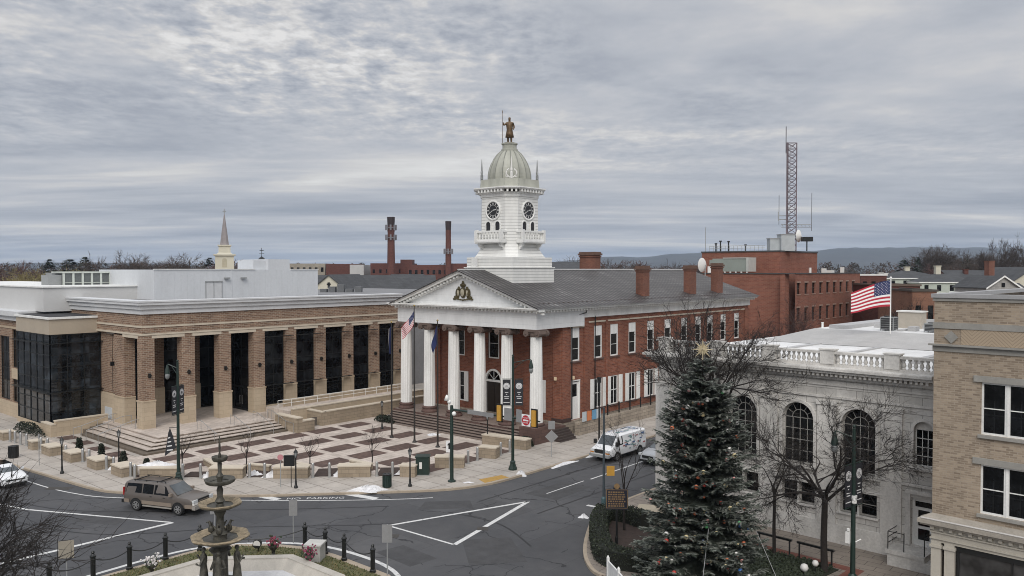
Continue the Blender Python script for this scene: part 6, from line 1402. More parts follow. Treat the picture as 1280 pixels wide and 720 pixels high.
# Christmas tree
xt = thing('christmas_tree', 'tall dark spruce Christmas tree hung with coloured baubles beside the street', 'tree', (0,0,0))
g = random.Random(2); A = MB(); Bk = MB(); XH = 11.4; orn = []
Bk.path([(0,0,-.2),(0,0,XH*.5),(0,0,XH)],[.19,.11,.02],8)
nb = 0
z = .55
def xr(z): return 3.2*(1-z/XH)**.43+.03
while z < XH-.15:
    R = xr(z); n = max(5, int(10+9*R)) if z < 10 else 6
    n = int(n*.95)
    for k in range(n):
        q = g.uniform(0,6.28); L = R*(g.uniform(.68,1.12) if g.random() < .82 else g.uniform(.4,.75)); droop = g.uniform(.15,.4) if z < 5 else g.uniform(-.05,.2)
        p = Vector((0,0,z+g.uniform(-.14,.14))); d = Vector((math.cos(q),math.sin(q),0)); pts = []
        for i in range(7):
            t = i/6; pts.append(p+d*L*t+Vector((0,0,-droop*L*t+.30*L*t*t*.9)))
        Bk.path(pts,[.028,.024,.02,.016,.012,.008,.004],3,cap=False)
        m_ = int(6+12*L); perp = Vector((-d.y,d.x,0))
        for i in range(m_):
            t = .12+.9*((i+g.random())/m_)
            if t > 1: t = 1
            b = pts[min(int(t*6),5)].lerp(pts[min(int(t*6),5)+1],t*6-min(int(t*6),5)) if t < 1 else pts[6]
            for sd in (-1,1):
                ln = (.26+.3*(1-t))*min(1,.45+R*.35)*g.uniform(.7,1.2); e = (d*g.uniform(.45,1.0)+perp*sd*g.uniform(.5,1.0)+Vector((0,0,g.uniform(-.35,.25)))).normalized()
                w = e.cross(Vector((0,0,1))).normalized()*.045; tip = b+e*ln; mi = 1 if t > .6 and g.random() < .5 else 0
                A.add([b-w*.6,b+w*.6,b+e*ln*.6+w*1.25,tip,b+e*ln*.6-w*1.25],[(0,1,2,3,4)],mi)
                for kk in (0,1):
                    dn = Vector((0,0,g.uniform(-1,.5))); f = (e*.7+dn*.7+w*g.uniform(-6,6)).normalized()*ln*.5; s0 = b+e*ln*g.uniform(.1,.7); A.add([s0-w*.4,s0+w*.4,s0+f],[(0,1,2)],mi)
        if z < 10.6 and g.random() < .62: orn.append(tuple(pts[6]*.93+pts[0]*.07+Vector((0,0,-.08))))
    z += .19+.005*R*10
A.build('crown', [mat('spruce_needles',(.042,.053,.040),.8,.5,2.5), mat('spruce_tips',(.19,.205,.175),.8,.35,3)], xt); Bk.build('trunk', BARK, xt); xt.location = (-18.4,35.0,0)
# baubles
BC = [('red',(.42,.045,.03)),('orange',(.52,.15,.07)),('pale gold',(.60,.50,.28)),('white',(.72,.70,.66)),('blue',(.05,.16,.42)),('green',(.10,.34,.14)),('pink',(.55,.26,.24))]
BW = [.2,.2,.17,.25,.07,.04,.07]; bmesh_ = {}
cam_dir = Vector((18.4,-35,0)).normalized()
orn.sort(key=lambda p: -(Vector((p[0],p[1],0)).dot(cam_dir)))
cnt = 0
for p in orn:
    if Vector((p[0],p[1],0)).dot(cam_dir) < -.3 or cnt >= 160: continue
    k = g.choices(range(7),BW)[0]; r = g.choice((.06,.08,.08,.105)); key = (k,r)
    if key not in bmesh_:
        a = MB(); a.ball((0,0,0),r,12); a.lathe([(.025,r*.95),(.025,r+.03)],0,0,6,1); m2 = a.build('bauble', [mat('bauble_'+BC[k][0].replace(' ','_'),BC[k][1],.35,.1,5), CHROME], smooth=60); bmesh_[key] = m2.data; o = m2
    else: o = link('bauble', bmesh_[key])
    o.location = (p[0]-18.4,p[1]+35.0,p[2]); cnt += 1
    tag(o, '%s %s bauble hanging on the Christmas tree' % ({.06:'small',.08:'medium',.105:'large'}[r], BC[k][0]), 'bauble', '%s %s baubles on the Christmas tree' % ({.06:'small',.08:'medium',.105:'large'}[r], BC[k][0]))
a = MB(); c = Vector((-18.4,35.0,XH+.30)); fx_ = Vector((cam_dir.y*-1,cam_dir.x,0)).normalized()
for k in range(16):
    q = 2*PI*k/16; L = .50 if k % 2 == 0 else .3; e = fx_*math.cos(q)+Vector((0,0,1))*math.sin(q); a.path([c,c+e*L*.5,c+e*L],[.035,.04,.004],5)
for k in range(8):
    q = 2*PI*k/8+.2; e = cam_dir*math.cos(q)*.8+Vector((0,0,1))*math.sin(q); a.path([c,c+e*.45],[.03,.004],5)
a.ball(c,.11,8); a.tube((-18.4,35.0,XH-.2),(-18.4,35.0,XH+.3),.03); tag(a.build('tree_star', mat('star_gold',(.46,.39,.25),.4,.1,4)), 'many-pointed pale gold star on top of the Christmas tree', 'star')
for i,(q0,q1,lab) in enumerate((((-17.3,33.6,3.9),(-16.9,31.8,0.02),'pale guy wire from the Christmas tree down to its front'),((-16.6,36.0,4.2),(-14.6,36.2,.02),'pale guy wire from the Christmas tree down to the lawn bed'))):
    a = MB(); a.path([q0,q1],.014,4); tag(a.build('guy_wire', GALV), lab, 'wire')
# hedge ring and beds beside the Christmas tree
hd = thing('hedge', 'dark clipped box hedge ringing a bed at the street corner', 'hedge', (-26,38.5,0)); HP = [(-28.5,41.6),(-27.3,39.2),(-25.6,36.9),(-24.3,35.5),(-23.2,35.3),(-21.6,35.9)]; HP = smooth_line(HP,5); HP2 = [(-28.5,41.6),(-27.2,42.0),(-25.6,41.6)]
a = MB(); lf = MB(); g = random.Random(9)
def hedge_run(P, w_, h):
    strip(a, P, -w_/2+.08, w_/2-.08, h-.08, 0, 0)
    for i in range(len(P)-1):
        p, q = Vector(P[i]), Vector(P[i+1]); d = (q-p); L = d.length; d.normalize(); n_ = Vector((-d.y,d.x))
        for k in range(int(L*420)):
            s_ = g.uniform(-w_/2,w_/2); zz = h+g.uniform(-.05,.03)
            if g.random() < .6: s_ = g.choice((-1,1))*(w_/2-g.uniform(-.03,.06)); zz = g.uniform(0,h)
            c = p+d*g.uniform(0,L)+n_*s_; c = Vector((c.x,c.y,zz)); u = Vector((g.gauss(0,1),g.gauss(0,1),g.gauss(0,1))).normalized()*g.uniform(.03,.06); v = u.orthogonal()
            lf.add([c-u,c+v*.6,c+u,c-v*.6],[(0,1,2,3)],1 if g.random() < .12 else 0)
hedge_run(HP,1.0,.95); hedge_run(HP2,.9,.95)
a.build('stems', mat('hedge_inside',(.010,.012,.008),.9), hd); lf.build('foliage', [LEAFD, mat('hedge_leaf_light',(.05,.062,.035),.8,.3,4)], hd)
a = MB(); a.prism([(-28.4,41.5),(-27.0,39.0),(-25.4,37.0),(-23.9,35.8),(-21.5,36.2),(-22,41.5)],0,.06); struct(a.build('planting_bed', MULCH), 'stuff')
a = MB(); a.prism([SL(-8.3,-3.9)[:2],SL(-3.2,-4.1)[:2],SL(-3.6,-8.5)[:2],SL(-9.5,-9)[:2]],0,.05); struct(a.build('planting_bed', mat('ivy_bed',(.020,.024,.013),.9,.5,4,bmp=.8,bscale=12)), 'stuff')
a = MB(); lf = random.Random(77)
for k in range(5000):
    u, v = lf.uniform(-9.2,-3.4), lf.uniform(-8.6,-4.0); c = Vector(SL(u,v,.06+lf.random()*.12)); q = Vector((lf.gauss(0,1),lf.gauss(0,1),lf.gauss(0,.6))).normalized()*lf.uniform(.04,.08); w_ = q.orthogonal(); a.add([c-q,c+w_*.7,c+q,c-w_*.7],[(0,1,2,3)])
struct(a.build('ground_cover', mat('ivy_leaf',(.022,.032,.014),.7,.4,3)), 'stuff')
def SP(us): return [SL(u,v)[:2] for u,v in us]
a = MB(); 
for P in (SP([(-9.5,-3.9),(-2.2,-3.9),(-2.2,-3.25),(-9.5,-3.25)]),SP([(-2.9,-8.5),(-2.2,-8.5),(-2.2,-3.9),(-2.9,-3.9)])): a.add([(x,y,.006) for x,y in P],[(0,1,2,3)])
struct(a.build('brick_paving', BRKST))
for lab,u0 in (('black steel hoop rail beside the slim young tree',-7.6),('black steel hoop rail touching the spreading street tree trunk',-5.3)):
    t = thing('hoop_rail', lab, 'rail', SL(u0,-4.15)); a = MB(); a.path([SL(u0,-4.15,0),SL(u0,-4.15,.92)],.045,6); a.path([SL(u0+1.75,-4.15,0),SL(u0+1.75,-4.15,.92)],.045,6); a.build('legs', BLACKM, t); a = MB(); a.bar(SL(u0-.12,-4.15,.95),SL(u0+1.87,-4.15,.95),.14,.1); a.build('top_bar', BLACKM, t)
t = thing('white_lamp', 'white round floodlights on the ground at the street tree foot', 'floodlight', (-15.2,40.9,0)); a = MB(); a.ball((-15.15,40.9,.6),.17,8); a.ball((-15.6,40.6,.35),.22,8); a.build('lamp_head', OFFWHITE, t, smooth=180); a = MB(); a.tube((-15.15,40.9,0),(-15.15,40.9,.5),.03); a.tube((-15.6,40.6,0),(-15.6,40.6,.3),.03); a.build('stake', BLACKM, t)
# white fence
t = thing('white_fence', 'short run of white panel fence at the bottom edge by the hedge', 'fence', (-22.2,33.3,0)); P = [(-22.45,33.05),(-21.2,32.1),(-19.9,31.1)]
for p in P: a = MB(); a.obox(p[0],p[1],0,.12,.12,1.3,-.65); a.lathe([(.09,1.3),(.03,1.4)],p[0],p[1],4); a.build('post', W_PAINT, t)
for i in range(2): a = MB(); a.bar((*P[i],.62),(*P[i+1],.62),.04,.95); a.bar((*P[i],1.12),(*P[i+1],1.12),.07,.08); a.build('panel', W_PAINT, t)
# stone slab seat behind the hedge
t = thing('stone_bench', 'pale flat stone slab showing behind the hedge and slim tree', 'bench', (-26.2,43.2,0)); a = MB(); a.obox(-26.0,43.4,.55,2.2,1.4,.18,.4); a.build('seat', mat('pale_slab',(.42,.37,.28),.8), t); a = MB(); a.obox(-26.5,43.2,0,.3,1.1,.55,.4); a.build('leg', mat('pale_slab',(.42,.37,.28)), t); a = MB(); a.obox(-25.4,43.7,0,.3,1.1,.55,.4); a.build('leg', mat('pale_slab',(.42,.37,.28)), t)

# ================================================================== DISTANT TOWN
def bldg(name, label, cat, tb, D, w, d, z0, z1, rz, m, rm=ROOFG, roof='flat', rh=0, wins=None, ov=.3, trim=None, wmat=BLACKM):
    """block with front (local -y) width w; roof flat / gable (ridge along x) / gablef (ridge along y) / hip"""
    t = thing(name, label, cat, (0,0,0)); a = MB(); ops = []
    if wins:
        nx, zs, ww, wh = wins
        ops = [(w*(i+.5)/nx-ww/2, w*(i+.5)/nx+ww/2, z, z+wh) for i in range(nx) for z in zs]
    wall(a, (-w/2,0), (1,0), (0,1), w, z0, z1, ops, .2)
    a.quad((-w/2,0,z0),(-w/2,d,z0),(-w/2,d,z1),(-w/2,0,z1)); a.quad((w/2,0,z0),(w/2,d,z0),(w/2,d,z1),(w/2,0,z1)); a.quad((-w/2,d,z0),(w/2,d,z0),(w/2,d,z1),(-w/2,d,z1))
    if roof == 'gablef': a.add([(-w/2,0,z1),(w/2,0,z1),(0,0,z1+rh)],[(0,1,2)]); a.add([(-w/2,d,z1),(w/2,d,z1),(0,d,z1+rh)],[(0,1,2)])
    if roof == 'gable':
        for x in (-w/2,w/2): a.add([(x,0,z1),(x,d,z1),(x,d/2,z1+rh)],[(0,1,2)])
    o = a.build('wall', m, t)
    for (u0,u1,za,zb) in ops:
        b = MB(); b.box(u0-w/2,.12,za,u1-w/2,.16,zb); b.build('window', PANE, t)
    r = MB()
    if roof == 'flat':
        r.quad((-w/2+.02,.02,z1-.05),(w/2-.02,.02,z1-.05),(w/2-.02,d-.02,z1-.05),(-w/2+.02,d-.02,z1-.05))
        if trim: r.box(-w/2-.15,-.15,z1-.02,w/2+.15,.2,z1+.25); r.box(-w/2-.15,.2,z1-.02,-w/2+.2,d,z1+.25); r.box(w/2-.2,.2,z1-.02,w/2+.15,d,z1+.25)
    elif roof == 'gablef':
        for s in (-1,1): r.add([(s*(w/2+ov),-ov,z1-ov*rh/(w/2)),(0,-ov,z1+rh),(0,d+ov,z1+rh),(s*(w/2+ov),d+ov,z1-ov*rh/(w/2)),(s*(w/2+ov),-ov,z1-ov*rh/(w/2)+.15),(0,-ov,z1+rh+.15),(0,d+ov,z1+rh+.15),(s*(w/2+ov),d+ov,z1-ov*rh/(w/2)+.15)],[(0,1,2,3),(4,5,6,7),(0,1,5,4),(3,0,4,7)])
    elif roof == 'gable':
        for s,y in ((1,-ov),(-1,d+ov)): r.add([(-w/2-ov,y,z1-ov*rh/(d/2)),(w/2+ov,y,z1-ov*rh/(d/2)),(w/2+ov,d/2,z1+rh),(-w/2-ov,d/2,z1+rh),(-w/2-ov,y,z1-ov*rh/(d/2)+.15),(w/2+ov,y,z1-ov*rh/(d/2)+.15),(w/2+ov,d/2,z1+rh+.15),(-w/2-ov,d/2,z1+rh+.15)],[(0,1,2,3),(4,5,6,7),(0,1,5,4),(1,2,6,5),(3,0,4,7)])
    else:
        e = ov; h = min(w,d)/2; P = [(-w/2-e,-e,z1),(w/2+e,-e,z1),(w/2+e,d+e,z1),(-w/2-e,d+e,z1)]
        if w >= d: R = [(-w/2+d/2,d/2,z1+rh),(w/2-d/2,d/2,z1+rh)]; r.add(P+R,[(0,1,5,4),(1,2,5),(2,3,4,5),(3,0,4)])
        else: R = [(0,w/2,z1+rh),(0,d-w/2,z1+rh)]; r.add(P+R,[(0,1,4),(1,2,5,4),(2,3,5),(3,0,4,5)])
        r.box(-w/2-e,-e,z1-.25,w/2+e,d+e,z1-.02,1)
    r.build('roof', [rm, W_PAINT] if roof == 'hip' else ([trim, trim] if trim and roof == 'flat' else rm), t)
    x, y = far(tb, D); t.location = (x,y,0); t.rotation_euler = (0,0,rz); return t
def addchim(t, x, y, z0, z1, w, m, name='chimney'):
    a = MB(); a.box(x-w/2,y-w/2,z0,x+w/2,y+w/2,z1); a.box(x-w/2-.1,y-w/2-.1,z1,x+w/2+.1,y+w/2+.1,z1+.2); o = a.build(name, m); o.parent = t
FB = math.radians(41)   # facing the square
CR = mat('cream_render',(.55,.52,.42),.7,.08,.6); PG = mat('pale_green_wall',(.42,.46,.40),.7,.1,.5); GW = mat('grey_white_wall',(.46,.46,.45),.7,.1,.5); RB = brick('far_red_brick',(.125,.050,.040),(.09,.037,.030),(.12,.07,.058),.6,.2,.012,.15)
# brick annex with radio mast
an = thing('brick_office_block', 'large plain red brick block with narrow windows and rooftop penthouse', 'building', (-52,125,0))
X0 = -46; ops = []
YS = [116.0+2.95*i for i in range(9)]
for y in YS: ops += [(y-115.4,y+1.3-115.4,11.9,13.55),(y-115.4,y+1.3-115.4,7.9,9.9),(y-115.4,y+1.3-115.4,4,6)]
w = MB(); wall(w,(X0,115.4),(0,1),(-1,0),28.2,0,14.85,ops,.3)
w.box(-75,115.4,0,-47.6,143.6,14.84); w.box(-47.6,113.9,0,-46.9,115.39,14.85) 
w.build('wall', A_BRICK, an)
for y in YS:
    for z,h in ((11.9,1.65),(7.9,2.0),(4,2)):
        b = MB(); b.box(X0-.25,y,z,X0-.2,y+1.3,z+h); o = b.build('window', PANE, an); b = MB(); b.box(X0,y-.12,z-.14,X0+.06,y+1.42,z); b.build('sill', mat('pale_surround',(.30,.20,.155),.8,.15,2), o); b = MB(); b.box(X0,y-.1,z+h,X0+.05,y+1.4,z+h+.22); b.build('lintel', mat('pale_surround',(.30,.20,.155)), o)
        b = MB(); b.box(X0-.2,y+.6,z,X0-.15,y+.68,z+h); b.box(X0-.2,y,z+h*.5,X0-.16,y+1.3,z+h*.5+.06); b.build('frame', mat('dark_bronze_frame',(.05,.04,.035),.5), o)
w = MB(); w.box(-75.1,115.3,14.84,-47.5,115.6,15.0); w.box(-46.4,115.3,14.86,-45.9,143.7,15.0); w.box(-47.6,113.8,14.86,-46.0,115.3,14.98); w.build('coping', mat('dark_coping',(.06,.06,.06),.6), an)
w = MB(); w.box(-63.6,120.5,14.85,-50.5,136,18.25); w.build('penthouse', A_BRICK, an)
w = MB(); w.box(-63.7,120.4,18.25,-50.4,136.1,18.45); w.build('penthouse_coping', mat('dark_coping',(.06,.06,.06)), an)
w = MB()
for k in range(14): w.tube((-62.5+.7*k,121,18.4),(-62.5+.7*k,121,19.3),.03,n=4)
w.path([(-62.5,121,19.3),(-53,121,19.3)],.03,4); w.path([(-62.5,121,18.9),(-53,121,18.9)],.025,4); w.build('roof_railing', GALV, an)
for x,h in ((-61.6,19.6),(-60.8,20.0),(-59.4,19.9),(-56.5,19.3)): w = MB(); w.tube((x,121.5,18.3),(x,121.5,h),.12); w.lathe([(.22,h),(.22,h+.2)],x,121.5,8); w.build('roof_vent', BLACKM, an)
w = MB(); w.path([(-63.2,121,18.4),(-63.2,121,22.4)],.05,5); w.build('aerial', GALV, an)
w = MB(); w.path([(-47.5,125,14.9),(-47.5,125,15.8)],.2,8); w.build('roof_vent', OFFWHITE, an)
for bx in ((-47.6,130,14.9,-47,130.6,15.7),(-48.0,132.5,14.9,-46.8,133.6,15.4),(-47.4,138,14.9,-46.9,138.5,15.9)): w = MB(); w.box(*bx); w.build('roof_unit', OFFWHITE, an)
hv = thing('rooftop_chiller', 'grey green boxy air handling unit on the brick block roof, by the penthouse', 'air conditioner', (-56.5,116.5,14.9)); a = MB(); a.box(-59.4,116,15.2,-53.6,118.5,17.2); a.box(-60.0,116.2,15.3,-59.4,118.4,17.0); a.build('casing', mat('sage_casing',(.26,.29,.26),.5,.08,.5), hv); a = MB(); a.box(-57.6,115.9,17.2,-53.4,118.6,17.35); a.box(-53.8,115.9,15.2,-53.4,118.6,17.2); a.build('trim', mat('pale_casing',(.45,.46,.43),.5), hv); a = MB()
for k in range(7): a.box(-59.2+.9*k,115.95,14.85,-59.0+.9*k,116.2,15.2)
a.build('feet', OFFWHITE, hv); a = MB(); a.box(-59.9,115.4,14.86,-58.3,115.95,16.0); a.build('condenser', W_PAINT, hv); a = MB(); a.disc((-58.9,115.38,15.45),.42,(1,0,0),(0,0,1),16); a.build('fan', BLACKM, hv)
t = thing('satellite_dish', 'white satellite dish on the roof just left of the brick block', 'dish', (-58.6,112,14)); a = MB(); R = []
for rr,dd in ((.05,0),(.5,.08),(.9,.26),(1.15,.45)): R.append([(-58.6+rr*math.cos(2*PI*j/16)*.18-dd*.8,112-dd*.5+rr*.8*math.cos(2*PI*j/16),16.2+.95*rr*math.sin(2*PI*j/16)) for j in range(16)])
a.loft(R); a.build('reflector', OFFWHITE, t, smooth=60); a = MB(); a.tube((-58.6,112.1,13.0),(-58.6,112.1,16.2),.08); a.build('mount', GALV, t)
# radio mast
MX, MY = far(.3425,128); MZ = 18.3
rm = thing('radio_mast', 'tall slender lattice radio mast with whip aerials on the brick block', 'mast', (MX,MY,MZ))
a = MB(); h0, h1 = 18.4, 35.4; s_ = .92
C3 = [(MX+s_*math.cos(q),MY+s_*math.sin(q)) for q in (.3,.3+2*PI/3,.3+4*PI/3)]
for x,y in C3: a.path([(x,y,h0),(x,y,h1)],.095,5)
for k in range(18):
    za, zb = h0+(h1-h0)*k/18, h0+(h1-h0)*(k+1)/18
    for i in range(3):
        p, q = C3[i], C3[(i+1)%3]; a.path([(*p,za),(*q,zb)],.04,4); a.path([(*q,za),(*p,zb)],.04,4); a.path([(*p,zb),(*q,zb)],.035,4)
a.build('lattice', mat('mast_paint',(.17,.135,.15),.6,.3,.3), rm)
rx = Vector((math.cos(YAW),math.sin(YAW),0)); mc = Vector((MX,MY,0))
def whip(off, z0, z1, r=.045): a = MB(); p = mc+rx*off; a.path([p+Vector((0,0,z0)),p+Vector((0,0,z1))],r,5); a.build('whip_aerial', mat('whip_grey',(.14,.14,.15),.6), rm)
whip(-.72,33.8,38.0,.07); whip(-1.75,22.6,27.2); whip(3.4,21.6,27.6); whip(.75,24,28.6)
a = MB(); a.path([mc-rx*1.75+Vector((0,0,23.4)),mc-rx*.5+Vector((0,0,23.4))],.05,4); a.path([mc-rx*1.75+Vector((0,0,24.0)),mc-rx*.5+Vector((0,0,24.0))],.05,4)
for zz in (22.6,22.2): a.path([mc-rx*1.4+Vector((0,0,zz)),mc+rx*3.4+Vector((0,0,zz))],.05,4)
for k in range(8): a.path([mc+rx*(.6*k-1.3)+Vector((0,0,22.6)),mc+rx*(.6*k-1.0)+Vector((0,0,22.2))],.03,3)
a.path([mc-rx*1.8+Vector((0,0,23.2)),mc-rx*1.8+Vector((0,0,24.6))],.09,6); a.build('aerial_arm', GALV, rm)
a = MB(); c = mc+rx*1.35+Vector((0,0,20.8)); fw = (rx*.75-Vector((-math.sin(YAW),math.cos(YAW),0))*.66).normalized(); sdv = Vector((0,0,1)).cross(fw)
a.loft([[tuple(c+fw*dd+(sdv*math.cos(2*PI*j/16)+Vector((0,0,1))*math.sin(2*PI*j/16))*rr) for j in range(16)] for rr,dd in ((.3,-.4),(1.0,0),(.95,.1),(.05,.5))]); a.path([c-fw*.3,mc+rx*.4+Vector((0,0,20.8))],.08,5); a.build('dish', OFFWHITE, rm, smooth=40)
eq = thing('equipment_cabin', 'pale metal equipment cabins at the foot of the lattice mast', 'cabin', (MX,MY,18.3)); a = MB(); a.obox(MX+.2,MY-2.0,18.4,2.1,2.0,2.5,YAW); a.obox(MX-1.5,MY-2.8,18.4,1.5,1.6,1.9,YAW); a.build('cabin', mat('cabin_metal',(.42,.45,.46),.5,.15,1), eq); a = MB(); a.obox(MX+.2,MY-2.0,20.9,2.3,2.2,.12,YAW); a.obox(MX-1.5,MY-2.8,20.3,1.7,1.8,.1,YAW); a.build('cabin_roof', GALV, eq); p = mc+rx*3.3-Vector((0,1.6,0)); a = MB(); a.obox(p.x,p.y,19.9,1.6,.9,.7,YAW); a.tube((p.x,p.y,18.4),(p.x,p.y,19.9),.1); a.build('black_housing', BLACKM, eq)
# left skyline
cst = thing('church_steeple', 'cream church steeple with arched openings and a tall grey spire', 'steeple', (0,0,0))
a = MB(); a.box(-3.4,-3.4,0,3.4,3.4,15.8); a.box(-3.9,-3.9,15.8,3.9,3.9,16.2); a.loft([[(x*s,y*s,z) for x,y in ((-1,-1),(1,-1),(1,1),(-1,1))] for s,z in ((3.3,16.2),(2.9,16.9),(2.75,17.2),(2.7,21.2),(3.2,21.4),(3.2,21.8),(2.2,21.9),(2.0,22.2),(1.75,22.3),(1.7,24.2),(2.0,24.3),(2.0,24.7))]); a.build('belfry', CR, cst)
a = MB(); a.loft([[(r*math.cos(2*PI*j/8+PI/8),r*math.sin(2*PI*j/8+PI/8),z) for j in range(8)] for r,z in ((1.5,24.7),(1.35,25.2),(.15,34.0))]); a.build('spire', mat('spire_slate',(.26,.235,.235),.7,.15,1), cst)
a = MB(); a.box(-.12,-.12,33.8,.12,.12,35.8); a.box(-.5,-.1,34.9,.5,.1,35.15); a.build('cross', GREYM, cst)
for k in range(4):
    q = k*PI/2; n_ = Vector((math.sin(q),-math.cos(q),0)); u = Vector((math.cos(q),math.sin(q),0)); a = MB()
    a.add([n_*2.78+u*x+Vector((0,0,z)) for x,z in [(-.7,17.8),(.7,17.8)]+[(.7*math.cos(PI*i/8),19.9+.7*math.sin(PI*i/8)) for i in range(9)]],[tuple(range(11))]); a.build('louvre', mat('cream_louvre',(.42,.38,.28),.8), cst)
x,y = far((281-640)/1013,250); cst.location = (x,y,-1.6); cst.rotation_euler = (0,0,math.radians(60))

def stack(label, px, D, ztop, r):
    t = thing('brick_chimney', label, 'chimney', (0,0,0)); a = MB(); a.lathe([(r*1.35,0),(r*1.1,ztop*.6),(r,ztop-6),(r*1.05,ztop-5.5),(r*1.0,ztop-1),(r*1.1,ztop-.6),(r*1.1,ztop)],0,0,14); a.build('shaft', RB, t, smooth=60); a = MB()
    for zz in ((ztop-5,ztop-9) if r > 1.2 else (ztop-13,)):
        for k in range(8): q = 2*PI*k/8; a.box(r*1.5*math.cos(q)-.25,r*1.5*math.sin(q)-.25,zz,r*1.5*math.cos(q)+.25,r*1.5*math.sin(q)+.25,zz+2.2)
        a.lathe([(r*1.4,zz+.8),(r*1.4,zz+1.1)],0,0,12)
    a.build('aerial_panels', mat('aerial_grey',(.2,.2,.22),.6), t); x,y = far((px-640)/1013,D); t.location = (x,y,0)
    a = MB(); a.lathe([(r*1.03,ztop-3.2),(r*1.12,ztop-.6),(r*1.14,ztop+.35)],0,0,14); o = a.build('cap', mat('soot_cap',(.03,.02,.02),.8)); o.parent = t
stack('thicker red brick factory chimney with two rings of aerials', 489, 330, 36.5, 1.38); stack('thinner red brick factory chimney with one ring of aerials', 560.5, 330, 34.8, 1.08)
bldg('factory','long low pale factory shed with rusty wall panels','factory',(384-640)/1013,360,16,20,0,18.2,FB,mat('rusty_panel',(.30,.27,.22),.8,.35,.3),wins=(6,(14.5,),1.2,2.0)); bldg('factory','plain dark red brick factory block left of the chimneys','factory',(426-640)/1013,355,13,20,0,18.0,FB,RB); bldg('factory','pale grey factory block between the dark red blocks','factory',(446-640)/1013,350,6,20,0,17.6,FB,GW)
bldg('factory','red brick factory with stepped roof at the thicker chimney base','factory',(488-640)/1013,345,17,25,0,18.2,FB,RB,wins=(6,(14,),1,1.6)); bldg('factory','taller red brick factory tower just right of the thicker chimney','factory',(508-640)/1013,340,5,8,0,19.7,FB,RB); bldg('factory','red brick factory with a row of dark windows between the chimneys','factory',(535-640)/1013,335,17,20,0,17.4,FB,RB,wins=(7,(13.6,10),1.1,1.8)); bldg('factory','small red brick factory block right of the thinner chimney','factory',(572-640)/1013,332,10,20,0,18.0,FB,RB)
t = bldg('brick_house','brick gabled house with a steep dark slate roof before the factory','house',(490-640)/1013,165,11,9,0,10.9,FB+math.radians(-38),RB,SLATE,'gablef',3.5,(2,(9.2,),.8,1.2))
bldg('long_roofed_hall','long hall with wide grey slate roof behind the brick building','building',(470-640)/1013,150,22,14,0,10.3,FB+math.radians(8),GW,SLATE,'gable',4.0)
t = bldg('cream_house','cream gabled building with a small cross-shaped opening above its sign','house',(411-640)/1013,140,7.5,16,0,11.5,FB-math.radians(8),CR,SLATE,'gablef',3.0)
a = MB(); a.box(-.2,-.06,12.3,.2,-.02,13.3); a.box(-.35,-.06,12.85,.35,-.02,13.1); o = a.build('opening', BLACKM); o.parent = t
a = MB(); a.box(-3.6,-.08,10.7,3.6,-.03,11.3); o = a.build('sign_board', mat('faded_red_sign',(.4,.24,.22),.7)); o.parent = t
bldg('flat_roofed_block','flat white-roofed low block behind the brick building cornice','building',(440-640)/1013,118,24,14,0,11.6,FB+math.radians(5),GW,ROOFW,trim=W_PAINT)
t = thing('roof_plant', 'row of dark roof ducts and pipes beside the cream gabled building', 'duct', (*far((405-640)/1013,122),11.6)); x,y = far((405-640)/1013,122)
for k in range(5): a = MB(); a.obox(x+1.3*k*.755,y+1.3*k*.656,11.6,1.0,1.2,1.0+.35*(k%3),YAW); a.build('duct', mat('duct_grey',(.12,.125,.13),.5), t)
# gable vane on the penthouse
t = thing('weather_vane', 'small black weather vane rising above the white roof penthouse', 'weather vane', (-90,55.9,16.75)); a = MB(); a.lathe([(.5,16.75),(.25,17.0),(.08,17.1),(.03,17.2),(.03,18.2)],-90,55.9,8); a.build('mast', BLACKM, t); a = MB(); a.bar((-90.25,55.7,17.5),(-89.75,56.1,17.5),.04); a.bar((-90.2,55.75,17.9),(-89.8,56.05,17.9),.08); a.build('arrow', BLACKM, t)
# right skyline
t = bldg('pale_house','pale green wide house with dark hip roof and two white chimneys','house',(1147-640)/1013,185,13.5,12,0,13.6,FB-math.radians(4),PG,SLATE,'hip',1.7,(5,(11.6,),.9,1.4)); addchim(t,-6,6,13,14.6,.9,OFFWHITE); addchim(t,-4.8,6.2,13,14.5,.8,OFFWHITE); addchim(t,0,6,14,16.0,1.0,CR)
t = bldg('pale_house','pale green long house with dark roof right of the twin-chimney house','house',(1190-640)/1013,178,13.5,12,0,12.8,FB-math.radians(4),PG,SLATE,'hip',1.8,(5,(10.8,),.9,1.3)); addchim(t,-.5,6,13.5,16.2,1.1,CR)
t = bldg('stone_gabled_house','small grey stone gabled house above the tan building roof','house',(1254-640)/1013,140,6.0,9,0,12.4,FB+math.radians(4),brick('rough_grey_stone',(.36,.35,.33),(.28,.27,.26),(.25,.24,.23),.7,.35,.02,.2),SLATE,'gablef',1.9,(2,(9.7,),.8,1.2)); a = MB(); a.box(-.3,-.1,12.5,.3,-.04,13.2); o = a.build('window', PANE); o.parent = t
a = MB()
for s in (-1,1): a.add([(s*3.3,-.42,12.36),(0,-.42,14.5),(0,-.42,14.2),(s*3.3,-.42,12.06)],[(0,1,2,3)])
o = a.build('bargeboard', W_PAINT); o.parent = t
t = bldg('long_slate_house','long dark slate roofed house with brick chimneys behind the stone gable','house',(1232-640)/1013,205,16,12,0,12.6,FB-math.radians(3),RB,SLATE,'gable',2.6); addchim(t,5,4,13,15.6,1.0,RB); addchim(t,-3,4,13,15.4,1.0,RB)
t = bldg('white_gabled_house','cream end house with broad pale roof edge at the far right','house',(1292-640)/1013,190,12,12,0,12.5,FB+math.radians(10),CR,SLATE,'gablef',3.5); addchim(t,-7.5,5,12,17.4,1.5,brick('chimney_brick',(.2,.1,.07),(.2,.1,.07),(.2,.1,.07)))
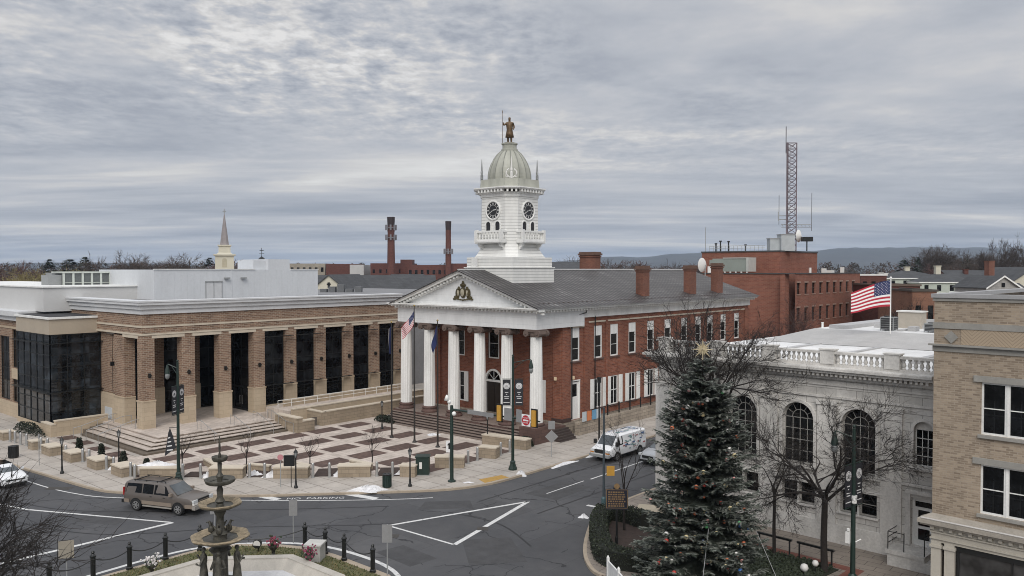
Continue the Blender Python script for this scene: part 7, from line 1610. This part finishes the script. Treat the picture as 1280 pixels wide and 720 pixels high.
bldg('low_shed','low tan building seen in the gap between brick building and columns','building',(545-640)/1013,140,16,10,0,2.6,FB,mat('tan_render',(.38,.33,.26),.8),ROOFG)
bldg('dark_block','dark brick block glimpsed far behind the left columns','building',(545-640)/1013,165,26,10,0,9.5,FB,brick('dark_far_brick',(.07,.05,.045),(.055,.04,.036),(.06,.05,.045),.6,.2,.012,.2),ROOFG,wins=(7,(3.2,6.4),1.1,1.8))
bldg('brick_shop','red brick shop block with brown cornice beside the flagpole','building',(1128-640)/1013,118,5.0,14,0,13.1,FB-math.radians(5),RB,ROOFG,wins=(3,(9.6,5.5),.8,2.0),trim=mat('brown_cornice',(.12,.085,.065),.7))
bldg('brick_shop','orange brick shop block with a heavy bracketed cornice, next to the tan building','building',(1156-640)/1013,104,3.0,12,0,12.7,FB-math.radians(5),brick('orange_brick',(.23,.115,.075),(.18,.09,.06),(.2,.13,.1),.4,.13,.01,.15),ROOFG,wins=(2,(9.0,5),.7,1.9),trim=mat('dark_cornice',(.07,.06,.05),.7))
bldg('brick_shop','narrow brown brick house end right of the brick office block','building',(1092-640)/1013,165,5,12,0,14.3,FB-math.radians(10),RB,ROOFG,wins=(3,(11.6,),.8,1.5),trim=OFFWHITE)
bldg('flat_roofed_block','low white block with dark windows above the tan brick roof line','building',(1185-640)/1013,128,8,8,0,11.6,FB-math.radians(4),GW,ROOFW,wins=(6,(7.6,),1,1.2),trim=W_PAINT)
bldg('brick_house','red brick house end at the far right edge, below the slate roof','house',(1276-640)/1013,150,5,10,0,10.8,FB,RB,SLATE,'gable',2.0,(2,(8.4,),.8,1.3))
bldg('brick_house','small red brick house roof showing behind the courthouse ridge','house',(715-640)/1013,190,9,9,0,15.2,FB,RB,SLATE,'gable',2.0)
# distant trees
PROT = {}
def proto(k):
    if k not in PROT:
        sd, H, sp, fk, m = {'round':(101,14,.95,3.2,TWIGR),'tall':(102,17,.6,5,TWIGR),'oak':(103,16,.75,6,mat('oak_twig',(.05,.04,.036),.9,.3,1)),'willow':(104,12,.8,2,mat('willow_twig',(.20,.17,.075),.9,.35,.4)),'red':(105,12,.7,2.5,mat('red_bud_twig',(.105,.06,.052),.9,.3,.4))}[k]
        T, C = bare(sd,H,.26 if k != 'oak' else .42,fk,sp,5,.03,.2,3,(3,4),.66,9 if k != 'oak' else 6); 
        PROT[k] = (T.build('trunk', BARK), C.build('crown', m)); 
        for o in PROT[k]: bpy.data.objects.remove(bpy.data.objects[o.name]) if False else None
        PROT[k] = tuple(o for o in PROT[k]); PROT[k+'_used'] = False
    return PROT[k]
def evergreen(seed,H,R):
    g = random.Random(seed); a = MB()
    for k in range(900):
        z = g.uniform(.08,1); rr = R*(1-z)**.7*g.uniform(.4,1.05); q = g.uniform(0,6.28); c = Vector((rr*math.cos(q),rr*math.sin(q),H*z)); s_ = g.uniform(.25,.6); e = Vector((math.cos(q),math.sin(q),g.uniform(-.6,.1))).normalized(); w_ = e.cross(Vector((0,0,1))).normalized(); a.add([c-w_*s_*.5,c+w_*s_*.5,c+e*s_*1.5],[(0,1,2)])
    return a
def dtree(kind, label, tb, D, ht, rz, grp=None, wide=1.0):
    t = thing('bare_tree' if kind != 'fir' else 'evergreen_tree', label, 'tree', (0,0,0), 0, grp)
    if kind == 'fir':
        if 'fir' not in PROT: 
            m = MB(); m.path([(0,0,0),(0,0,9)],[.25,.05],6); PROT['fir'] = (m.build('trunk', BARK), evergreen(9,12,3.2).build('crown', mat('fir_needles',(.022,.032,.022),.9,.4,.5)))
            PROT['fir_used'] = False
        P = PROT['fir']; K = 'fir'
    else: P = proto(kind); K = kind
    for o in P:
        c = o if not PROT[K+'_used'] else o.copy()
        if PROT[K+'_used']: COL.objects.link(c)
        c.parent = t
    PROT[K+'_used'] = True
    sc = ht/max(v.co.z for v in P[1].data.vertices)
    x,y = far(tb,D); t.location = (x,y,0); t.scale = (sc*wide,sc*wide,sc); t.rotation_euler = (0,0,rz)
px = lambda p: (p-640)/1013
DT = [('red','reddish bare bushy tree at the far left skyline',14,215,18.7,1.2),
 ('willow','olive yellow willow-like tree at left, nearest the edge of the pair',34,185,16.4,1.4),
 ('willow','olive yellow willow-like tree beside the roof cooling unit, right of the pair',72,190,16.6,1.4),
 ('fir','dark evergreen at far left rising behind the olive trees',62,240,18.6,1.3),
 ('fir','dark evergreen above the left end of the cooling unit',107,235,19.2,1.3),
 ('fir','dark wide evergreen left of the cooling unit',88,250,18.7,2.0),
 ('round','rounded bare tree above the cooling unit, tallest there',150,225,21.3,1.2),
 ('round','bare tree between cooling unit and penthouse, left of two',186,235,20.1,1.2),
 ('tall','bare tree at the left edge of the white penthouse',216,240,20.9,1.5),
 ('red','dark bare tree directly left of the church steeple',238,260,19.6,1.5),
 ('fir','dark evergreen touching the church steeple left side',262,270,19.5,1.5),
 ('oak','huge bare oak on the skyline at far right',1247,215,25.7,0.7),
 ('oak','bare oak cut by the right edge of the frame',1288,225,24.4,0.7),
 ('tall','tall thin bare tree above the pale green houses, left of two',1168,330,25.9,1.2),
 ('tall','tall thin bare tree above the pale green houses, right of two',1182,330,26.6,1.2),
 ('fir','dark evergreen left of the tall thin trees',1130,280,18.8,1.8),
 ('fir','dark evergreen under the huge oak, at its left',1207,260,19.1,1.2),
 ('fir','thin dark evergreen right of the tall thin trees',1147,300,20.2,0.9),
 ('round','bare bushy tree left of the huge oak',1222,240,21.9,1.2),
 ('round','bare tree on the right skyline under the oak canopy',1264,250,23.2,1.4),
 ('red','reddish bare tree row above the slate roof, left of the oak',1175,300,18.5,1.6),
 ('fir','dark evergreen just right of the clock tower above the ridge',736,260,19.6,1.4),
 ('round','bare tree immediately right of the clock tower',700,250,20.2,1.2),
 ('round','bare tree behind the rear brick chimney, on its right',775,330,20.4,1.5),
 ('red','bare bushy trees behind the roof ridge, left of the small dish',835,350,20.3,3.0),
 ('round','bare tree left of the white satellite dish',872,340,20.9,1.4)]
g = random.Random(31)
for k,l,p,D,s,wd in DT: dtree(k,l,px(p),D,s,g.uniform(0,6.28),'trees on the skyline',wd)
# far-off woods, one mass
a = MB(); g = random.Random(17)
def clump(tb,D,h,w_,n,mi):
    x,y = far(tb,D); d = Vector((math.cos(YAW),math.sin(YAW),0))
    for k in range(n):
        z = g.random()**.7; e = (1-z*z)**.5; c = Vector((x,y,0))+Vector((g.gauss(0,.4)*w_*e,g.gauss(0,.4)*w_*e,h*z)); s_ = h*g.uniform(.02,.055)
        dr = Vector((g.gauss(0,.7),g.gauss(0,.7),.8)).normalized(); w2 = dr.orthogonal().normalized(); w2.rotate(Matrix.Rotation(g.uniform(0,6.28),3,dr)); a.add([c-w2*s_*.3,c+w2*s_*.3,c+dr*s_*1.6],[(0,1,2)],mi)
for (p0,p1,D0,D1,n,h0,h1) in ((-60,330,270,420,150,14,18),(560,900,330,600,110,13,18),(1000,1340,330,560,170,12,19),(330,560,520,700,60,16,20),(1180,1340,250,320,25,11,15)):
    for k in range(n):
        D = g.uniform(D0,D1); clump(px(g.uniform(p0,p1)),D,g.uniform(h0,h1)*(D/D0)**.1,g.uniform(6,11),170,g.choice((0,0,0,1,2)))
struct(a.build('far_woods', [TWIGR, mat('far_wood_dark',(.045,.042,.036),.95,.3,.2), mat('far_wood_red',(.10,.062,.052),.95,.3,.2)]), 'stuff')

# ================================================================== SKY, SUN, AIR, CAMERA
wd = bpy.data.worlds.new('World'); S.world = wd; wd.use_nodes = True; t = wd.node_tree; t.nodes.clear()
out = t.nodes.new('ShaderNodeOutputWorld'); bg = t.nodes.new('ShaderNodeBackground'); t.links.new(bg.outputs[0], out.inputs[0]); bg.inputs['Strength'].default_value = .1
SUN_EL, SUN_AZ = math.radians(42), math.radians(141)   # azimuth clockwise from +Y
sky = t.nodes.new('ShaderNodeTexSky'); sky.sky_type = 'NISHITA'; sky.sun_disc = False; sky.sun_elevation = SUN_EL; sky.sun_rotation = SUN_AZ; sky.dust_density = 2.5
tc = t.nodes.new('ShaderNodeTexCoord'); sp = t.nodes.new('ShaderNodeSeparateXYZ'); t.links.new(tc.outputs['Generated'], sp.inputs[0])
zc = mathn(t,'MAXIMUM',sp.outputs[2],0.0)
den = mathn(t,'ADD',zc,.055)
cy_, sy_ = math.cos(YAW), math.sin(YAW)
rt_ = mathn(t,'ADD',mathn(t,'MULTIPLY',sp.outputs[0],cy_),mathn(t,'MULTIPLY',sp.outputs[1],sy_)); fw_ = mathn(t,'ADD',mathn(t,'MULTIPLY',sp.outputs[0],-sy_),mathn(t,'MULTIPLY',sp.outputs[1],cy_))
cx = t.nodes.new('ShaderNodeCombineXYZ'); t.links.new(mathn(t,'DIVIDE',rt_,den),cx.inputs[0]); t.links.new(mathn(t,'DIVIDE',fw_,den),cx.inputs[1])
def cloud(scale, det, rough, loc, dist=0.0, st=(1,1,1)):
    mp = t.nodes.new('ShaderNodeMapping'); mp.inputs['Location'].default_value = (*loc,0); mp.inputs['Scale'].default_value = st
    t.links.new(cx.outputs[0], mp.inputs[0]); n = N(t,'ShaderNodeTexNoise',Scale=scale,Detail=det,Roughness=rough,Distortion=dist); t.links.new(mp.outputs[0], n.inputs['Vector']); return n.outputs['Fac']
big = cloud(.55,3,.5,(3.3,1.7),.3,(1,.8,1)); mid = cloud(1.9,5,.55,(7.1,2.2),.3,(.8,.8,1)); puff = cloud(6.2,4,.56,(2.3,5.5),.25,(1,.8,1)); fine = cloud(15,4,.6,(.3,5.5),.2,(1,.8,1))
amp = ramp(t,cloud(.35,2,.5,(5.2,8.1),.4,(1,1,1)),[(.40,(.08,)*3),(.60,(1.15,)*3)])
pm = ramp(t,zc,[(.09,(0,0,0)),(.25,(1,1,1))])
def dev(x,k): return mathn(t,'MULTIPLY',mathn(t,'SUBTRACT',x,.5),k)
band = cloud(.55,4,.5,(6.3,3.2),.5,(.32,.9,1)); band2 = cloud(1.5,5,.6,(4.4,2.9),.4,(.4,1.0,1))
f0 = mathn(t,'ADD',dev(band,.95),mathn(t,'ADD',dev(band2,.55),.485))
f1 = mathn(t,'ADD',mathn(t,'ADD',dev(big,.95),dev(mid,.5)),mathn(t,'ADD',mathn(t,'MULTIPLY',mathn(t,'ADD',dev(puff,.9),dev(fine,.6)),amp),.535))
fm = t.nodes.new('ShaderNodeMix'); t.links.new(pm,fm.inputs[0]); t.links.new(f0,fm.inputs[2]); t.links.new(f1,fm.inputs[3]); f = fm.outputs[0]
CL = ramp(t,f,[(.30,(2.5,2.7,3.1)),(.40,(2.95,3.12,3.5)),(.50,(3.6,3.74,4.06)),(.57,(4.15,4.2,4.4)),(.64,(5.0,4.9,4.82)),(.75,(6.5,6.25,5.95))])
lift = ramp(t,zc,[(.0,(1.0,)*3),(.32,(1.0,)*3),(1.0,(2.3,)*3)])
CL = mixc(t,1,CL,lift,'MULTIPLY')
cover = ramp(t,f,[(.62,(.97,)*3),(.72,(.86,)*3)])
t.links.new(mixc(t,cover,sky.outputs[0],CL), bg.inputs['Color'])
ld = bpy.data.lights.new('sun','SUN'); ld.energy = 1.5; ld.angle = math.radians(38); ld.color = (1,.955,.90); lo = bpy.data.objects.new('sun', ld); COL.objects.link(lo)
sd_ = Vector((math.sin(SUN_AZ)*math.cos(SUN_EL), math.cos(SUN_AZ)*math.cos(SUN_EL), math.sin(SUN_EL))); lo.rotation_euler = sd_.to_track_quat('Z','Y').to_euler(); lo.location = (0,0,200)
a = MB(); a.box(-9000,-9000,-2,9000,9000,230); m = bpy.data.materials.new('haze_air'); m.use_nodes = True; t = m.node_tree; t.nodes.clear(); o_ = t.nodes.new('ShaderNodeOutputMaterial'); v = t.nodes.new('ShaderNodeVolumePrincipled'); v.inputs['Color'].default_value = (.62,.78,1,1); v.inputs['Density'].default_value = HAZE; v.inputs['Anisotropy'].default_value = 0.0; t.links.new(v.outputs[0], o_.inputs['Volume'])
if HAZE > 0: struct(a.build('haze', m), 'stuff')
cd = bpy.data.cameras.new('camera'); cam = bpy.data.objects.new('camera', cd); COL.objects.link(cam); S.camera = cam
cd.sensor_width = 36; cd.lens = 36*1013/1280; cd.clip_end = 20000; cd.clip_start = .5
cam.location = (0,0,15.5); cam.rotation_euler = (PI/2-math.atan(23/1013), 0, YAW)
S.view_settings.view_transform = 'Standard'; S.view_settings.look = 'None'; S.view_settings.gamma = 1; S.view_settings.use_curve_mapping = False; S.view_settings.exposure = 0.42
S.cycles.use_denoising = DENO; S.cycles.filter_width = 1.0; S.cycles.max_bounces = 6; S.cycles.diffuse_bounces = 3; S.cycles.volume_bounces = 0
